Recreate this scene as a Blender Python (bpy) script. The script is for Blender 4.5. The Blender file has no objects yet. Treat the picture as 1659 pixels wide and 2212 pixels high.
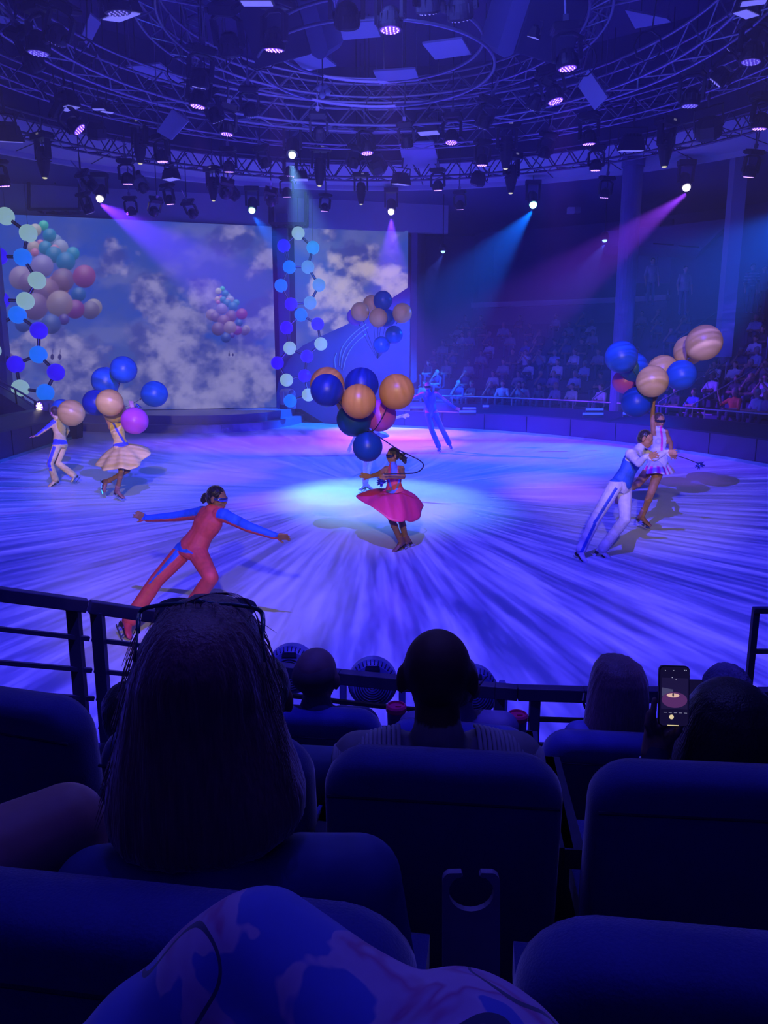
import bpy, math, random
import numpy as np
from mathutils import Vector, Matrix
from mathutils import noise as mnoise

random.seed(7)
SC = bpy.context.scene
COL = SC.collection
PI = math.pi

# ---------------------------------------------------------------- camera
W, H, FPX = 1659.0, 2212.0, 1661.0
PITCH = math.radians(11.4)
EYE = 2.6
cd = bpy.data.cameras.new('camera')
cd.sensor_fit = 'VERTICAL'
cd.sensor_height = 36.0
cd.lens = FPX / H * 36.0
cd.clip_start = 0.02
cd.clip_end = 200
cam = bpy.data.objects.new('camera', cd)
COL.objects.link(cam)
cam.location = (0, 0, EYE)
cam.rotation_euler = (PI / 2 - PITCH, 0, 0)
SC.camera = cam
CP, SP = math.cos(PITCH), math.sin(PITCH)


def ray(px, py):
    x = (px - 829.5) / FPX
    v = (1106 - py) / FPX
    return Vector((x, CP + v * SP, v * CP - SP))


def P(px, py, t):
    """place in the hall seen at that pixel, t metres along the lens axis"""
    return Vector((0, 0, EYE)) + ray(px, py) * t


def G(px, py, z=0.0):
    d = ray(px, py)
    return Vector((0, 0, EYE)) + d * ((z - EYE) / d.z)


def PY(px, py, y):
    d = ray(px, py)
    return Vector((0, 0, EYE)) + d * (y / d.y)


# ---------------------------------------------------------------- render look
SC.view_settings.view_transform = 'Standard'
SC.view_settings.look = 'None'
SC.view_settings.gamma = 1.0
SC.view_settings.use_curve_mapping = False
SC.view_settings.exposure = 0.0
cy = SC.cycles
cy.max_bounces = 4
cy.diffuse_bounces = 2
cy.glossy_bounces = 2
cy.transmission_bounces = 3
cy.transparent_max_bounces = 6
cy.volume_bounces = 0
cy.sample_clamp_indirect = 3.0
cy.use_denoising = True
cy.denoiser = 'OPENIMAGEDENOISE'
cy.caustics_reflective = False
cy.caustics_refractive = False
cy.use_adaptive_sampling = True
cy.adaptive_threshold = 0.1
cy.adaptive_min_samples = 16

# world: no sky in a closed hall, only the thin stage haze that fills it
wd = bpy.data.worlds.new('hall_air')
SC.world = wd
wd.use_nodes = True
nt = wd.node_tree
nt.nodes.clear()
wo = nt.nodes.new('ShaderNodeOutputWorld')
bg = nt.nodes.new('ShaderNodeBackground')
bg.inputs['Color'].default_value = (0.02, 0.02, 0.2, 1)
bg.inputs['Strength'].default_value = 0.0
nt.links.new(bg.outputs[0], wo.inputs['Surface'])
vs = nt.nodes.new('ShaderNodeVolumeScatter')
vs.inputs['Color'].default_value = (1, 1, 1, 1)
vs.inputs['Density'].default_value = 0.0075
vs.inputs['Anisotropy'].default_value = 0.25
nt.links.new(vs.outputs[0], wo.inputs['Volume'])


# ---------------------------------------------------------------- lights
def aim(o, target):
    d = Vector(target) - o.location
    o.rotation_euler = d.to_track_quat('-Z', 'Y').to_euler()


def spot(name, loc, target, color, power, angle, blend=0.25, size=0.05):
    l = bpy.data.lights.new(name, 'SPOT')
    l.color = color
    l.energy = power
    l.spot_size = math.radians(angle)
    l.spot_blend = blend
    l.shadow_soft_size = size
    o = bpy.data.objects.new(name, l)
    COL.objects.link(o)
    o.location = loc
    aim(o, target)
    return o


def area(name, loc, target, color, power, sx, sy):
    l = bpy.data.lights.new(name, 'AREA')
    l.shape = 'RECTANGLE'
    l.size = sx
    l.size_y = sy
    l.color = color
    l.energy = power
    o = bpy.data.objects.new(name, l)
    COL.objects.link(o)
    o.location = loc
    aim(o, target)
    return o


# streaky light pattern thrown over the whole rink from the middle of the rig
GPOS = Vector((-0.2, 2.2, 8.2))
gobo = spot('rink_projector_light', GPOS, GPOS - Vector((0, 0, 5)), (0.062, 0.045, 1.0), 3250, 166, 0.1, 0.012)
gobo.rotation_euler = (0, 0, 0)
gl = gobo.data
gl.use_nodes = True
g = gl.node_tree
g.nodes.clear()


def N(tree, typ, **kw):
    n = tree.nodes.new(typ)
    for k, v in kw.items():
        setattr(n, k, v)
    return n


def math_node(tree, op, a, b=None, c=None):
    n = tree.nodes.new('ShaderNodeMath')
    n.operation = op
    for i, v in enumerate((a, b, c)):
        if v is None:
            continue
        if isinstance(v, (int, float)):
            n.inputs[i].default_value = v
        else:
            tree.links.new(v, n.inputs[i])
    return n.outputs[0]


tc = g.nodes.new('ShaderNodeTexCoord')
sep = g.nodes.new('ShaderNodeSeparateXYZ')
g.links.new(tc.outputs['Normal'], sep.inputs[0])
hx = math_node(g, 'MULTIPLY', math_node(g, 'DIVIDE', sep.outputs['X'], math_node(g, 'ABSOLUTE', sep.outputs['Z'])), GPOS.z)
hy = math_node(g, 'MULTIPLY', math_node(g, 'DIVIDE', sep.outputs['Y'], math_node(g, 'ABSOLUTE', sep.outputs['Z'])), GPOS.z)
# metres on the ice measured from the middle of the rink, in units of 9 m
ux = math_node(g, 'DIVIDE', hx, 9.0)
uy = math_node(g, 'DIVIDE', math_node(g, 'SUBTRACT', hy, 15.0 - GPOS.y), 9.0)
rad = math_node(g, 'SQRT', math_node(g, 'ADD', math_node(g, 'MULTIPLY', ux, ux), math_node(g, 'MULTIPLY', uy, uy)))
inv = math_node(g, 'DIVIDE', 1.0, math_node(g, 'MAXIMUM', rad, 0.02))


def streaks(k, rs, detail, seed):
    cmb = g.nodes.new('ShaderNodeCombineXYZ')
    g.links.new(math_node(g, 'MULTIPLY_ADD', math_node(g, 'MULTIPLY', ux, inv), k, seed), cmb.inputs[0])
    g.links.new(math_node(g, 'MULTIPLY', math_node(g, 'MULTIPLY', uy, inv), k), cmb.inputs[1])
    g.links.new(math_node(g, 'MULTIPLY', rad, rs), cmb.inputs[2])
    nz = g.nodes.new('ShaderNodeTexNoise')
    nz.inputs['Scale'].default_value = 1.0
    nz.inputs['Detail'].default_value = detail
    nz.inputs['Roughness'].default_value = 0.6
    nz.inputs['Distortion'].default_value = 0.25
    g.links.new(cmb.outputs[0], nz.inputs['Vector'])
    return nz.outputs['Fac']


s1 = streaks(44.0, 4.5, 4.0, 3.0)
s2 = streaks(14.0, 2.2, 2.0, 9.0)
st = math_node(g, 'MULTIPLY_ADD', s1, 0.66, math_node(g, 'MULTIPLY', s2, 0.34))
rp = g.nodes.new('ShaderNodeValToRGB')
rp.color_ramp.elements[0].position = 0.40
rp.color_ramp.elements[0].color = (0.10, 0.10, 0.42, 1)
rp.color_ramp.elements[1].position = 0.64
rp.color_ramp.elements[1].color = (2.3, 2.3, 1.4, 1)
e = rp.color_ramp.elements.new(0.5)
e.color = (0.75, 0.7, 0.9, 1)
g.links.new(st, rp.inputs[0])
em = g.nodes.new('ShaderNodeEmission')
g.links.new(rp.outputs[0], em.inputs[0])
# evens out the throw over the rink (the lamp hangs over its near end)
r2 = math_node(g, 'ADD', math_node(g, 'ADD', math_node(g, 'MULTIPLY', hx, hx), math_node(g, 'MULTIPLY', hy, hy)), GPOS.z ** 2)
ev = math_node(g, 'POWER', math_node(g, 'DIVIDE', r2, GPOS.z ** 2), 1.44)
# ramps down outside the ice so that the stands stay dark
ellx = math_node(g, 'DIVIDE', hx, 10.4)
elly = math_node(g, 'DIVIDE', math_node(g, 'SUBTRACT', hy, 16.2 - GPOS.y), 14.0)
el = math_node(g, 'ADD', math_node(g, 'MULTIPLY', ellx, ellx), math_node(g, 'MULTIPLY', elly, elly))
mr = g.nodes.new('ShaderNodeMapRange')
mr.inputs['From Min'].default_value = 0.72
mr.inputs['From Max'].default_value = 1.06
mr.inputs['To Min'].default_value = 1.0
mr.inputs['To Max'].default_value = 0.05
g.links.new(el, mr.inputs['Value'])
g.links.new(math_node(g, 'MULTIPLY', ev, mr.outputs[0]), em.inputs['Strength'])
lo = g.nodes.new('ShaderNodeOutputLight')
g.links.new(em.outputs[0], lo.inputs[0])

# follow spot that makes the pale pool in the middle of the ice
POOL = Vector((-0.1, 14.4, 0))
spot('pool_light', G(630, 342, 7.5) + Vector((0, -0.25, -0.15)), POOL, (0.19, 0.48, 1.0), 6800, 27, 0.75, 0.05)
spot('pool_core_light', G(630, 342, 7.5) + Vector((0, -0.25, -0.15)), (-0.95, 14.6, 0), (0.16, 0.70, 1.0), 3200, 13, 0.9, 0.05)
# coloured beams; each lamp sits just in front of its fixture's lens
for _nm, _px, _py, _tg, _c, _pw, _an in (('cyan', 1153, 446, P(963, 680, 28), (0.0, 0.13, 1.0), 25000, 46), ('magenta', 1486, 409, P(1250, 592, 23), (0.28, 0.04, 1.0), 23000, 27),
                                         ('violet', 213, 433, P(467, 591, 24), (0.13, 0.02, 1.0), 42000, 36), ('azure', 543, 458, P(733, 687, 27), (0.0, 0.13, 1.0), 10000, 42),
                                         ('purple', 845, 461, P(845, 760, 27), (0.15, 0.03, 1.0), 21000, 46), ('teal', 1800, 420, P(1500, 640, 22), (0.0, 0.11, 1.0), 26000, 38)):
    _o = G(_px, _py, 7.5)
    _d = (_tg - _o).normalized()
    spot(_nm + '_beam_light', _o + _d * 0.12 + Vector((0, -0.22, -0.08)), _tg, _c, _pw, _an, 0.6, 0.05)
# thin blue pencil beams low on the far wall
for _px, _py, _pl in ((957, 545, 29.5), (1306, 521, 27.0)):
    for _dx, _dy, _an, _pw in ((-4, 260, 3.2, 90), (14, 260, 3.0, 90), (-120, 200, 20, 900)):
        spot('pencil_beam_light', P(_px, _py + 6, _pl - 0.3), P(_px + _dx, _py + _dy, _pl - 5), (0.06, 0.12, 1.0), _pw * 2, _an, 0.4, 0.03)
# purple wash fixtures of the rig that visibly draw light through the haze
for _px, _py, _pw in ((843, 75, 420), (592, 118, 420), (427, 238, 320), (490, 295, 220), (1226, 156, 420), (1200, 222, 300), (1490, 232, 120), (275, 402, 120)):
    _a = G(_px, _py, 7.5) - Vector((0, 0, 0.06))
    spot('wash_light', _a, _a + Vector((0.1, 0, -5)), (0.26, 0.07, 1.0), _pw * 5.5, 22, 0.9, 0.10)
# added soft blue fill for audience, back and ceiling rig, with no fixtures behind it
area('house_wash_right', (1.0, 12, 8.2), (11, 24, 2.0), (0.10, 0.13, 1.0), 120, 3, 3)
area('house_wash_back', (-1.0, 18, 8.2), (-4, 30, 6.5), (0.16, 0.14, 1.0), 70, 3, 3)
area('rig_wash', (0, 14.5, 5.4), (0, 14.5, 12), (0.13, 0.10, 1.0), 26, 13, 13)  # added unseen panel facing up, brightens the trusses
# warm front follow spots on the skaters
for _n, _t, _pw, _an in (('left', P(235, 920, 14.5), 6500, 15), ('near_left', P(420, 1170, 7.5), 1100, 23), ('middle', P(812, 965, 10), 2700, 15.5), ('right', P(1410, 930, 11), 3400, 19), ('far', P(820, 700, 19.3), 4000, 6.5)):
    spot('follow_spot_' + _n, (_t.x * 0.2, -1.0, 4.8), _t, (1.0, 0.72, 0.30), _pw, _an, 0.7, 0.1)
# added dim blue fill for the near seat tops; no fixture hangs there
area('near_seat_wash', (0.3, 4.2, 6.0), (0.1, 1.3, 1.8), (0.14, 0.14, 1.0), 42, 4, 1.0)


# ---------------------------------------------------------------- materials
MATS = {}


def mat(name, col, rough=0.6, metal=0.0, emit=None, estr=1.0, spec=0.4, sheen=0.0, noise=0.0, nscale=40.0, bump=0.0, alpha=1.0, trans=0.0, vcol=False, sub=0.0):
    if name in MATS:
        return MATS[name]
    m = bpy.data.materials.new(name)
    m.use_nodes = True
    t = m.node_tree
    b = t.nodes['Principled BSDF']
    b.inputs['Roughness'].default_value = rough
    b.inputs['Metallic'].default_value = metal
    b.inputs['Specular IOR Level'].default_value = spec
    if sheen:
        b.inputs['Sheen Weight'].default_value = sheen
        b.inputs['Sheen Roughness'].default_value = 0.4
    b.inputs['Transmission Weight'].default_value = trans
    b.inputs['Alpha'].default_value = alpha
    if sub:
        b.inputs['Subsurface Weight'].default_value = sub
        b.inputs['Subsurface Radius'].default_value = (0.02, 0.02, 0.02)
    c4 = (*col, 1)
    tc = t.nodes.new('ShaderNodeTexCoord')
    nz = t.nodes.new('ShaderNodeTexNoise')
    nz.inputs['Scale'].default_value = nscale
    nz.inputs['Detail'].default_value = 3
    t.links.new(tc.outputs['Object'], nz.inputs['Vector'])
    mx = t.nodes.new('ShaderNodeMix')
    mx.data_type = 'RGBA'
    mx.blend_type = 'MULTIPLY'
    mx.inputs[0].default_value = noise if noise else 0.12
    rr = t.nodes.new('ShaderNodeMapRange')
    rr.inputs['From Min'].default_value = 0.3
    rr.inputs['From Max'].default_value = 0.7
    rr.inputs['To Min'].default_value = 0.45
    rr.inputs['To Max'].default_value = 1.0
    t.links.new(nz.outputs['Fac'], rr.inputs['Value'])
    if vcol:
        va = t.nodes.new('ShaderNodeVertexColor')
        va.layer_name = 'Col'
        t.links.new(va.outputs['Color'], mx.inputs[6])
    else:
        mx.inputs[6].default_value = c4
    t.links.new(rr.outputs[0], mx.inputs[7])
    t.links.new(mx.outputs[2], b.inputs['Base Color'])
    if emit is not None:
        b.inputs['Emission Color'].default_value = (*emit, 1)
        b.inputs['Emission Strength'].default_value = estr
    if bump:
        bp = t.nodes.new('ShaderNodeBump')
        bp.inputs['Strength'].default_value = bump
        bp.inputs['Distance'].default_value = 0.01
        t.links.new(nz.outputs['Fac'], bp.inputs['Height'])
        t.links.new(bp.outputs[0], b.inputs['Normal'])
    MATS[name] = m
    return m


def hair_mat(name, col, rough=0.4, sheen=0.4):
    """hair with fine strands running down"""
    m = mat(name, col, rough=rough, sheen=sheen, noise=0.75, nscale=1.0, bump=0.9)
    t = m.node_tree
    for n in t.nodes:
        if n.type == 'TEX_NOISE':
            mp = t.nodes.new('ShaderNodeMapping')
            mp.inputs['Scale'].default_value = (210, 210, 9)
            tc = [q for q in t.nodes if q.type == 'TEX_COORD'][0]
            t.links.new(tc.outputs['Object'], mp.inputs['Vector'])
            t.links.new(mp.outputs[0], n.inputs['Vector'])
            n.inputs['Detail'].default_value = 2
        if n.type == 'BUMP':
            n.inputs['Distance'].default_value = 0.003
    return m


# ---------------------------------------------------------------- mesh builder
def frame(d):
    d = Vector(d).normalized()
    u = Vector((0, 0, 1)) if abs(d.z) < 0.92 else Vector((1, 0, 0))
    a = d.cross(u).normalized()
    return a, d.cross(a).normalized(), d


class MB:
    def __init__(s):
        s.v = []
        s.f = []
        s.mi = []
        s.cur = 0

    def add(s, vs, fs, M=None):
        o = len(s.v)
        for p in vs:
            p = Vector(p)
            s.v.append(M @ p if M is not None else p)
        for f in fs:
            s.f.append([i + o for i in f])
            s.mi.append(s.cur)
        return s

    def box(s, c, size, M=None):
        x, y, z = (k / 2 for k in size)
        c = Vector(c)
        vs = [c + Vector((a * x, b * y, d * z)) for a in (-1, 1) for b in (-1, 1) for d in (-1, 1)]
        fs = [(0, 1, 3, 2), (4, 6, 7, 5), (0, 4, 5, 1), (2, 3, 7, 6), (0, 2, 6, 4), (1, 5, 7, 3)]
        return s.add(vs, fs, M)

    def bar(s, a, b, w, h=None, up=(0, 0, 1)):
        """rectangular bar from a to b"""
        a, b = Vector(a), Vector(b)
        h = h or w
        d = (b - a).normalized()
        up = Vector(up)
        if abs(d.dot(up)) > 0.95:
            up = Vector((0, 1, 0))
        x = d.cross(up).normalized()
        z = x.cross(d).normalized()
        vs = []
        for p in (a, b):
            for i, j in ((-1, -1), (1, -1), (1, 1), (-1, 1)):
                vs.append(p + x * i * w / 2 + z * j * h / 2)
        return s.add(vs, [(0, 3, 2, 1), (4, 5, 6, 7), (0, 1, 5, 4), (1, 2, 6, 5), (2, 3, 7, 6), (3, 0, 4, 7)])

    def tube(s, pts, r, seg=8, cap=True):
        pts = [Vector(p) for p in pts]
        n = len(pts)
        rs = r if hasattr(r, '__len__') else [r] * n
        vs, fs = [], []
        pa = None
        for i, p in enumerate(pts):
            d = (pts[min(i + 1, n - 1)] - pts[max(i - 1, 0)])
            if d.length < 1e-9:
                d = Vector((0, 0, 1))
            d.normalize()
            if pa is None:
                a, b, _ = frame(d)
            else:
                a = (pa - d * pa.dot(d))
                a = a.normalized() if a.length > 1e-6 else frame(d)[0]
                b = d.cross(a)
            pa = a
            for k in range(seg):
                t = 2 * PI * k / seg
                vs.append(p + (a * math.cos(t) + b * math.sin(t)) * rs[i])
        for i in range(n - 1):
            for k in range(seg):
                q = (k + 1) % seg
                fs.append((i * seg + k, i * seg + q, (i + 1) * seg + q, (i + 1) * seg + k))
        if cap:
            fs.append(tuple(range(seg))[::-1])
            fs.append(tuple((n - 1) * seg + k for k in range(seg)))
        return s.add(vs, fs)

    def loft(s, rings, close=True, cap=True):
        n = len(rings[0])
        vs = [p for r in rings for p in r]
        fs = []
        for i in range(len(rings) - 1):
            for k in range(n if close else n - 1):
                q = (k + 1) % n
                fs.append((i * n + k, i * n + q, (i + 1) * n + q, (i + 1) * n + k))
        if cap:
            fs.append(tuple(range(n))[::-1])
            fs.append(tuple((len(rings) - 1) * n + k for k in range(n)))
        return s.add(vs, fs)

    def sphere(s, c, r, seg=16, ring=10, M=None, sc=(1, 1, 1)):
        vs, fs = [], []
        c = Vector(c)
        for i in range(1, ring):
            a = PI * i / ring
            for k in range(seg):
                b = 2 * PI * k / seg
                vs.append(Vector((math.sin(a) * math.cos(b) * sc[0], math.sin(a) * math.sin(b) * sc[1], math.cos(a) * sc[2])) * r)
        top = len(vs)
        vs.append(Vector((0, 0, r * sc[2])))
        vs.append(Vector((0, 0, -r * sc[2])))
        for i in range(ring - 2):
            for k in range(seg):
                q = (k + 1) % seg
                fs.append((i * seg + k, (i + 1) * seg + k, (i + 1) * seg + q, i * seg + q))
        for k in range(seg):
            q = (k + 1) % seg
            fs.append((top, k, q))
            fs.append((top + 1, (ring - 2) * seg + q, (ring - 2) * seg + k))
        if M is not None:
            vs = [M @ p for p in vs]
        return s.add([p + c for p in vs], fs)

    def lathe(s, prof, M=None, seg=20, cap=True):
        """profile of (radius, z)"""
        rings = [[Vector((r * math.cos(2 * PI * k / seg), r * math.sin(2 * PI * k / seg), z)) for k in range(seg)] for r, z in prof]
        if M is not None:
            rings = [[M @ p for p in r] for r in rings]
        return s.loft(rings, True, cap)

    def capsule(s, a, b, ra, rb, seg=14):
        s.sphere(a, ra, seg, 9)
        s.sphere(b, rb, seg, 9)
        if (Vector(a) - Vector(b)).length > 1e-4:
            s.tube([a, b], [ra * 0.995, rb * 0.995], seg)
        return s

    def mesh(s, name):
        me = bpy.data.meshes.new(name)
        me.from_pydata([tuple(p) for p in s.v], [], s.f)
        me.validate()
        return me

    def build(s, name, m, parent=None, smooth=False, loc=None, bevel=0.0, bseg=2):
        me = s.mesh(name)
        for k in (m if isinstance(m, (list, tuple)) else [m]):
            me.materials.append(k)
        if isinstance(m, (list, tuple)):
            for p, i in zip(me.polygons, s.mi):
                p.material_index = i
        if smooth:
            me.polygons.foreach_set('use_smooth', [True] * len(me.polygons))
        o = bpy.data.objects.new(name, me)
        COL.objects.link(o)
        if loc is not None:
            loc = Vector(loc)
            me.transform(Matrix.Translation(-loc))
            o.location = loc
        if parent is not None:
            attach(o, parent)
        if bevel:
            b = o.modifiers.new('bevel', 'BEVEL')
            b.width = bevel
            b.segments = bseg
            b.limit_method = 'ANGLE'
            b.angle_limit = math.radians(35)
        return o


def attach(o, parent):
    """parent that keeps world placement (parents carry location / z rotation only)"""
    o.parent = parent
    o.matrix_parent_inverse = world(parent).inverted()


def world(o):
    m = Matrix.LocRotScale(o.location, o.rotation_euler, o.scale)
    if o.parent is not None:
        return world(o.parent) @ o.matrix_parent_inverse @ m
    return m


def empty(name, loc, label, cat, group=None, rz=0.0):
    o = bpy.data.objects.new(name, None)
    COL.objects.link(o)
    o.empty_display_size = 0.1
    o.location = loc
    o.rotation_euler = (0, 0, rz)
    return tag(o, label, cat, group)


def tag(o, label, cat, group=None):
    o['label'] = label
    o['category'] = cat
    if group:
        o['group'] = group
    return o


def struct(o):
    o['kind'] = 'structure'
    return o


def dup(root, loc=None, rot=None, scale=None, label=None, group=None):
    def cp(o, par):
        c = o.copy()
        COL.objects.link(c)
        c.parent = par
        for ch in CH.get(o.name, []):
            cp(ch, c)
        return c
    r = cp(root, None)
    if loc is not None:
        r.location = loc
    if rot is not None:
        r.rotation_euler = rot
    if scale is not None:
        r.scale = (scale,) * 3
    if label:
        r['label'] = label
    if group:
        r['group'] = group
    return r


CH = {}


def remember(root):
    """note a tree of children so that dup() can copy it"""
    allo = list(bpy.data.objects)
    m = {}
    for o in allo:
        if o.parent is not None:
            m.setdefault(o.parent.name, []).append(o)

    def go(o):
        CH[o.name] = m.get(o.name, [])
        for c in CH[o.name]:
            go(c)
    go(root)
    return root


def remeshed(mb, name, m, voxel=0.01, smooth=2, parent=None, paint=None, disp=None):
    """fuse overlapping solids into one continuous skin"""
    me = mb.mesh(name + '_raw')
    o = bpy.data.objects.new(name + '_raw', me)
    COL.objects.link(o)
    r = o.modifiers.new('r', 'REMESH')
    r.mode = 'VOXEL'
    r.voxel_size = voxel
    r.use_smooth_shade = True
    if smooth:
        k = o.modifiers.new('s', 'SMOOTH')
        k.factor = 0.5
        k.iterations = smooth
    dg = bpy.context.evaluated_depsgraph_get()
    dg.update()
    me2 = bpy.data.meshes.new_from_object(o.evaluated_get(dg))
    bpy.data.objects.remove(o)
    bpy.data.meshes.remove(me)
    me2.name = name
    me2.materials.clear()
    me2.materials.append(m)
    n = len(me2.vertices)
    co = np.empty(n * 3)
    me2.vertices.foreach_get('co', co)
    co = co.reshape(-1, 3)
    if disp is not None:
        nr = np.empty(n * 3)
        me2.vertices.foreach_get('normal', nr)
        co = disp(co, nr.reshape(-1, 3))
        me2.vertices.foreach_set('co', co.reshape(-1))
    if paint is not None:
        cols = paint(co)
        ca = me2.color_attributes.new('Col', 'FLOAT_COLOR', 'POINT')
        buf = np.ones((n, 4))
        buf[:, :3] = cols
        ca.data.foreach_set('color', buf.reshape(-1))
    me2.polygons.foreach_set('use_smooth', [True] * len(me2.polygons))
    ob = bpy.data.objects.new(name, me2)
    COL.objects.link(ob)
    if parent is not None:
        attach(ob, parent)
    return ob


def catmull(pts, n=8, closed=False):
    pts = [Vector(p) for p in pts]
    out = []
    m = len(pts)
    rng = range(m if closed else m - 1)
    for i in rng:
        p0 = pts[(i - 1) % m] if closed or i > 0 else pts[0] * 2 - pts[1]
        p1, p2 = pts[i], pts[(i + 1) % m]
        p3 = pts[(i + 2) % m] if closed or i + 2 < m else pts[-1] * 2 - pts[-2]
        for k in range(n):
            t = k / n
            out.append(0.5 * ((2 * p1) + (p2 - p0) * t + (2 * p0 - 5 * p1 + 4 * p2 - p3) * t * t + (3 * p1 - p0 - 3 * p2 + p3) * t ** 3))
    if not closed:
        out.append(pts[-1])
    return out


def proj(p):
    d = Vector(p) - Vector((0, 0, EYE))
    t = d.y * CP - d.z * SP
    return (829.5 + d.x / t * FPX, 1106 - (d.y * SP + d.z * CP) / t * FPX, t)


# ---------------------------------------------------------------- materials of the hall
m_ice = mat('ice', (0.80, 0.84, 0.92), rough=0.32, spec=0.5, noise=0.10, nscale=3.0)
m_board = mat('board_panel', (0.022, 0.024, 0.10), rough=0.45, noise=0.1, nscale=5)
m_dark = mat('dark_carpet', (0.035, 0.035, 0.09), rough=0.9)
m_tier = mat('tier_carpet', (0.06, 0.06, 0.16), rough=0.9, noise=0.2, nscale=8)
m_wall = mat('painted_wall', (0.10, 0.10, 0.24), rough=0.8, noise=0.15, nscale=2)
m_pale = mat('pale_panel', (0.55, 0.55, 0.72), rough=0.7)
m_soffit = mat('soffit_panel', (0.55, 0.55, 0.75), rough=0.8)
m_black = mat('black_steel', (0.02, 0.02, 0.03), rough=0.45, spec=0.5)
m_steel = mat('dull_steel', (0.30, 0.30, 0.38), rough=0.35, metal=0.7)
m_rail = mat('rail_paint', (0.30, 0.30, 0.42), rough=0.4, metal=0.3)
m_column = mat('column_paint', (0.08, 0.08, 0.20), rough=0.7)
m_stage = mat('stage_floor', (0.42, 0.42, 0.60), rough=0.35, spec=0.5)
m_stagef = mat('stage_front', (0.20, 0.20, 0.38), rough=0.6)
m_seam = mat('seam', (0.01, 0.01, 0.04), rough=0.8)
m_green = mat('kick_strip', (0.12, 0.34, 0.36), rough=0.5)

# ---------------------------------------------------------------- floor and ice
mb = MB()
mb.add([(-34, -4, -0.03), (34, -4, -0.03), (34, 48, -0.03), (-34, 48, -0.03)], [(0, 1, 2, 3)])
struct(mb.build('floor', m_dark))

RIGHT = [(10.7, 0), (10.5, 5), (10.2, 10), (9.85, 14.5), (9.3, 18.3), (8.2, 21.4), (6.4, 24.5), (4.0, 27.0), (1.2, 28.7), (-1.2, 29.9), (-2.9, 31.2)]
LEFT = [(-10.8, 27.4), (-10.1, 24.6), (-9.85, 21.5), (-9.65, 18.5), (-9.9, 14.5), (-10.3, 10), (-10.6, 5), (-10.7, 1)]
RC = catmull([(x, y, 0) for x, y in RIGHT], 6)
LC = catmull([(x, y, 0) for x, y in LEFT], 6)
STAGE = catmull([(-11.6, 27.9, 0), (-9.4, 27.0, 0), (-6.1, 26.8, 0), (-4.2, 28.3, 0), (-3.3, 31.2, 0), (-3.6, 32.6, 0)], 6)
ice_out = [Vector((-10.7, 4.6, 0)), Vector((10.6, 4.6, 0))] + [p for p in RC if p.y > 5] + [Vector((-3.3, 31.9, 0))] + STAGE[::-1][6:] + [p for p in LC if p.y > 5]
mb = MB()
n = len(ice_out)
mb.add([p + Vector((0, 0, 0.0)) for p in ice_out] + [p + Vector((0, 0, -0.025)) for p in ice_out], [tuple(range(n)), tuple(range(n, 2 * n))[::-1]] + [(i, i + n, (i + 1) % n + n, (i + 1) % n) for i in range(n)])
ice = mb.build('floor_ice', m_ice)
struct(ice)


def offs(curve, d):
    out = []
    for i, p in enumerate(curve):
        a = curve[max(i - 1, 0)]
        b = curve[min(i + 1, len(curve) - 1)]
        t = (b - a).normalized()
        out.append(p + Vector((t.y, -t.x, 0)) * d)
    return out


def sweep(curve, prof, name, m, closed_prof=True):
    """profile of (outward offset, height) carried along a plan curve"""
    rings = []
    cols = [offs(curve, d) for d, z in prof]
    for i in range(len(curve)):
        rings.append([cols[j][i] + Vector((0, 0, prof[j][1])) for j in range(len(prof))])
    mb = MB()
    mb.loft(rings, closed_prof, closed_prof)
    return mb, mb.build(name, m)


# boards around the far side with a sloping ledge
_, o = sweep(RC[:-6], [(0, -0.02), (0, 0.62), (0.04, 0.66), (0.75, 0.90), (0.95, 0.90), (0.95, -0.02)], 'wall_boards_right', m_board)
struct(o)
_, o = sweep(LC, [(0, -0.02), (0, 0.72), (0.04, 0.76), (0.55, 1.0), (0.95, 1.0), (0.95, -0.02)], 'wall_boards_left', m_board)
struct(o)
_, o = sweep(RC[:-4], [(-0.05, 0.0), (-0.05, 0.075), (-0.002, 0.075), (-0.002, 0.0)], 'trim_kick_right', m_green)
struct(o)
_, o = sweep(LC[4:], [(-0.05, 0.0), (-0.05, 0.075), (-0.002, 0.075), (-0.002, 0.0)], 'trim_kick_left', m_green)
struct(o)
mb = MB()
for cv, h in ((RC, 0.62), (LC, 0.72)):
    dist = 0
    for i in range(1, len(cv)):
        dist += (cv[i] - cv[i - 1]).length
        if dist > 1.25:
            dist = 0
            t = (cv[i] - cv[i - 1]).normalized()
            nn = Vector((-t.y, t.x, 0))
            mb.bar(cv[i] + nn * 0.004 + Vector((0, 0, 0.08)), cv[i] + nn * 0.004 + Vector((0, 0, h)), 0.02, 0.02)
struct(mb.build('trim_board_seams', m_seam))

# stepped stands behind the right boards
NT = 9
prof = [(0.96, -0.02), (0.96, 0.5)]
for k in range(NT):
    prof += [(2.0 + k, 0.5 + 0.4 * k), (2.0 + k, 0.9 + 0.4 * k)]
prof += [(12.0, prof[-1][1]), (12.0, -0.02)]
SR = RC[:-9]
_, o = sweep(SR, prof, 'floor_stands', m_tier)
struct(o)

# outer walls
_, o = sweep(RC, [(12.0, -0.02), (12.0, 8.7), (12.3, 8.7), (12.3, -0.02)], 'wall_right', m_wall)
struct(o)
_, o = sweep(LC, [(8.0, -0.02), (8.0, 8.7), (8.3, 8.7), (8.3, -0.02)], 'wall_left', m_wall)
struct(o)
mb = MB()
mb.box((0, 41.5, 4.3), (50, 0.3, 8.8))
struct(mb.build('wall_back', m_wall))
mb = MB()
mb.box((0, -3.2, 4), (60, 0.3, 15))
struct(mb.build('wall_rear', m_dark))
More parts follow.
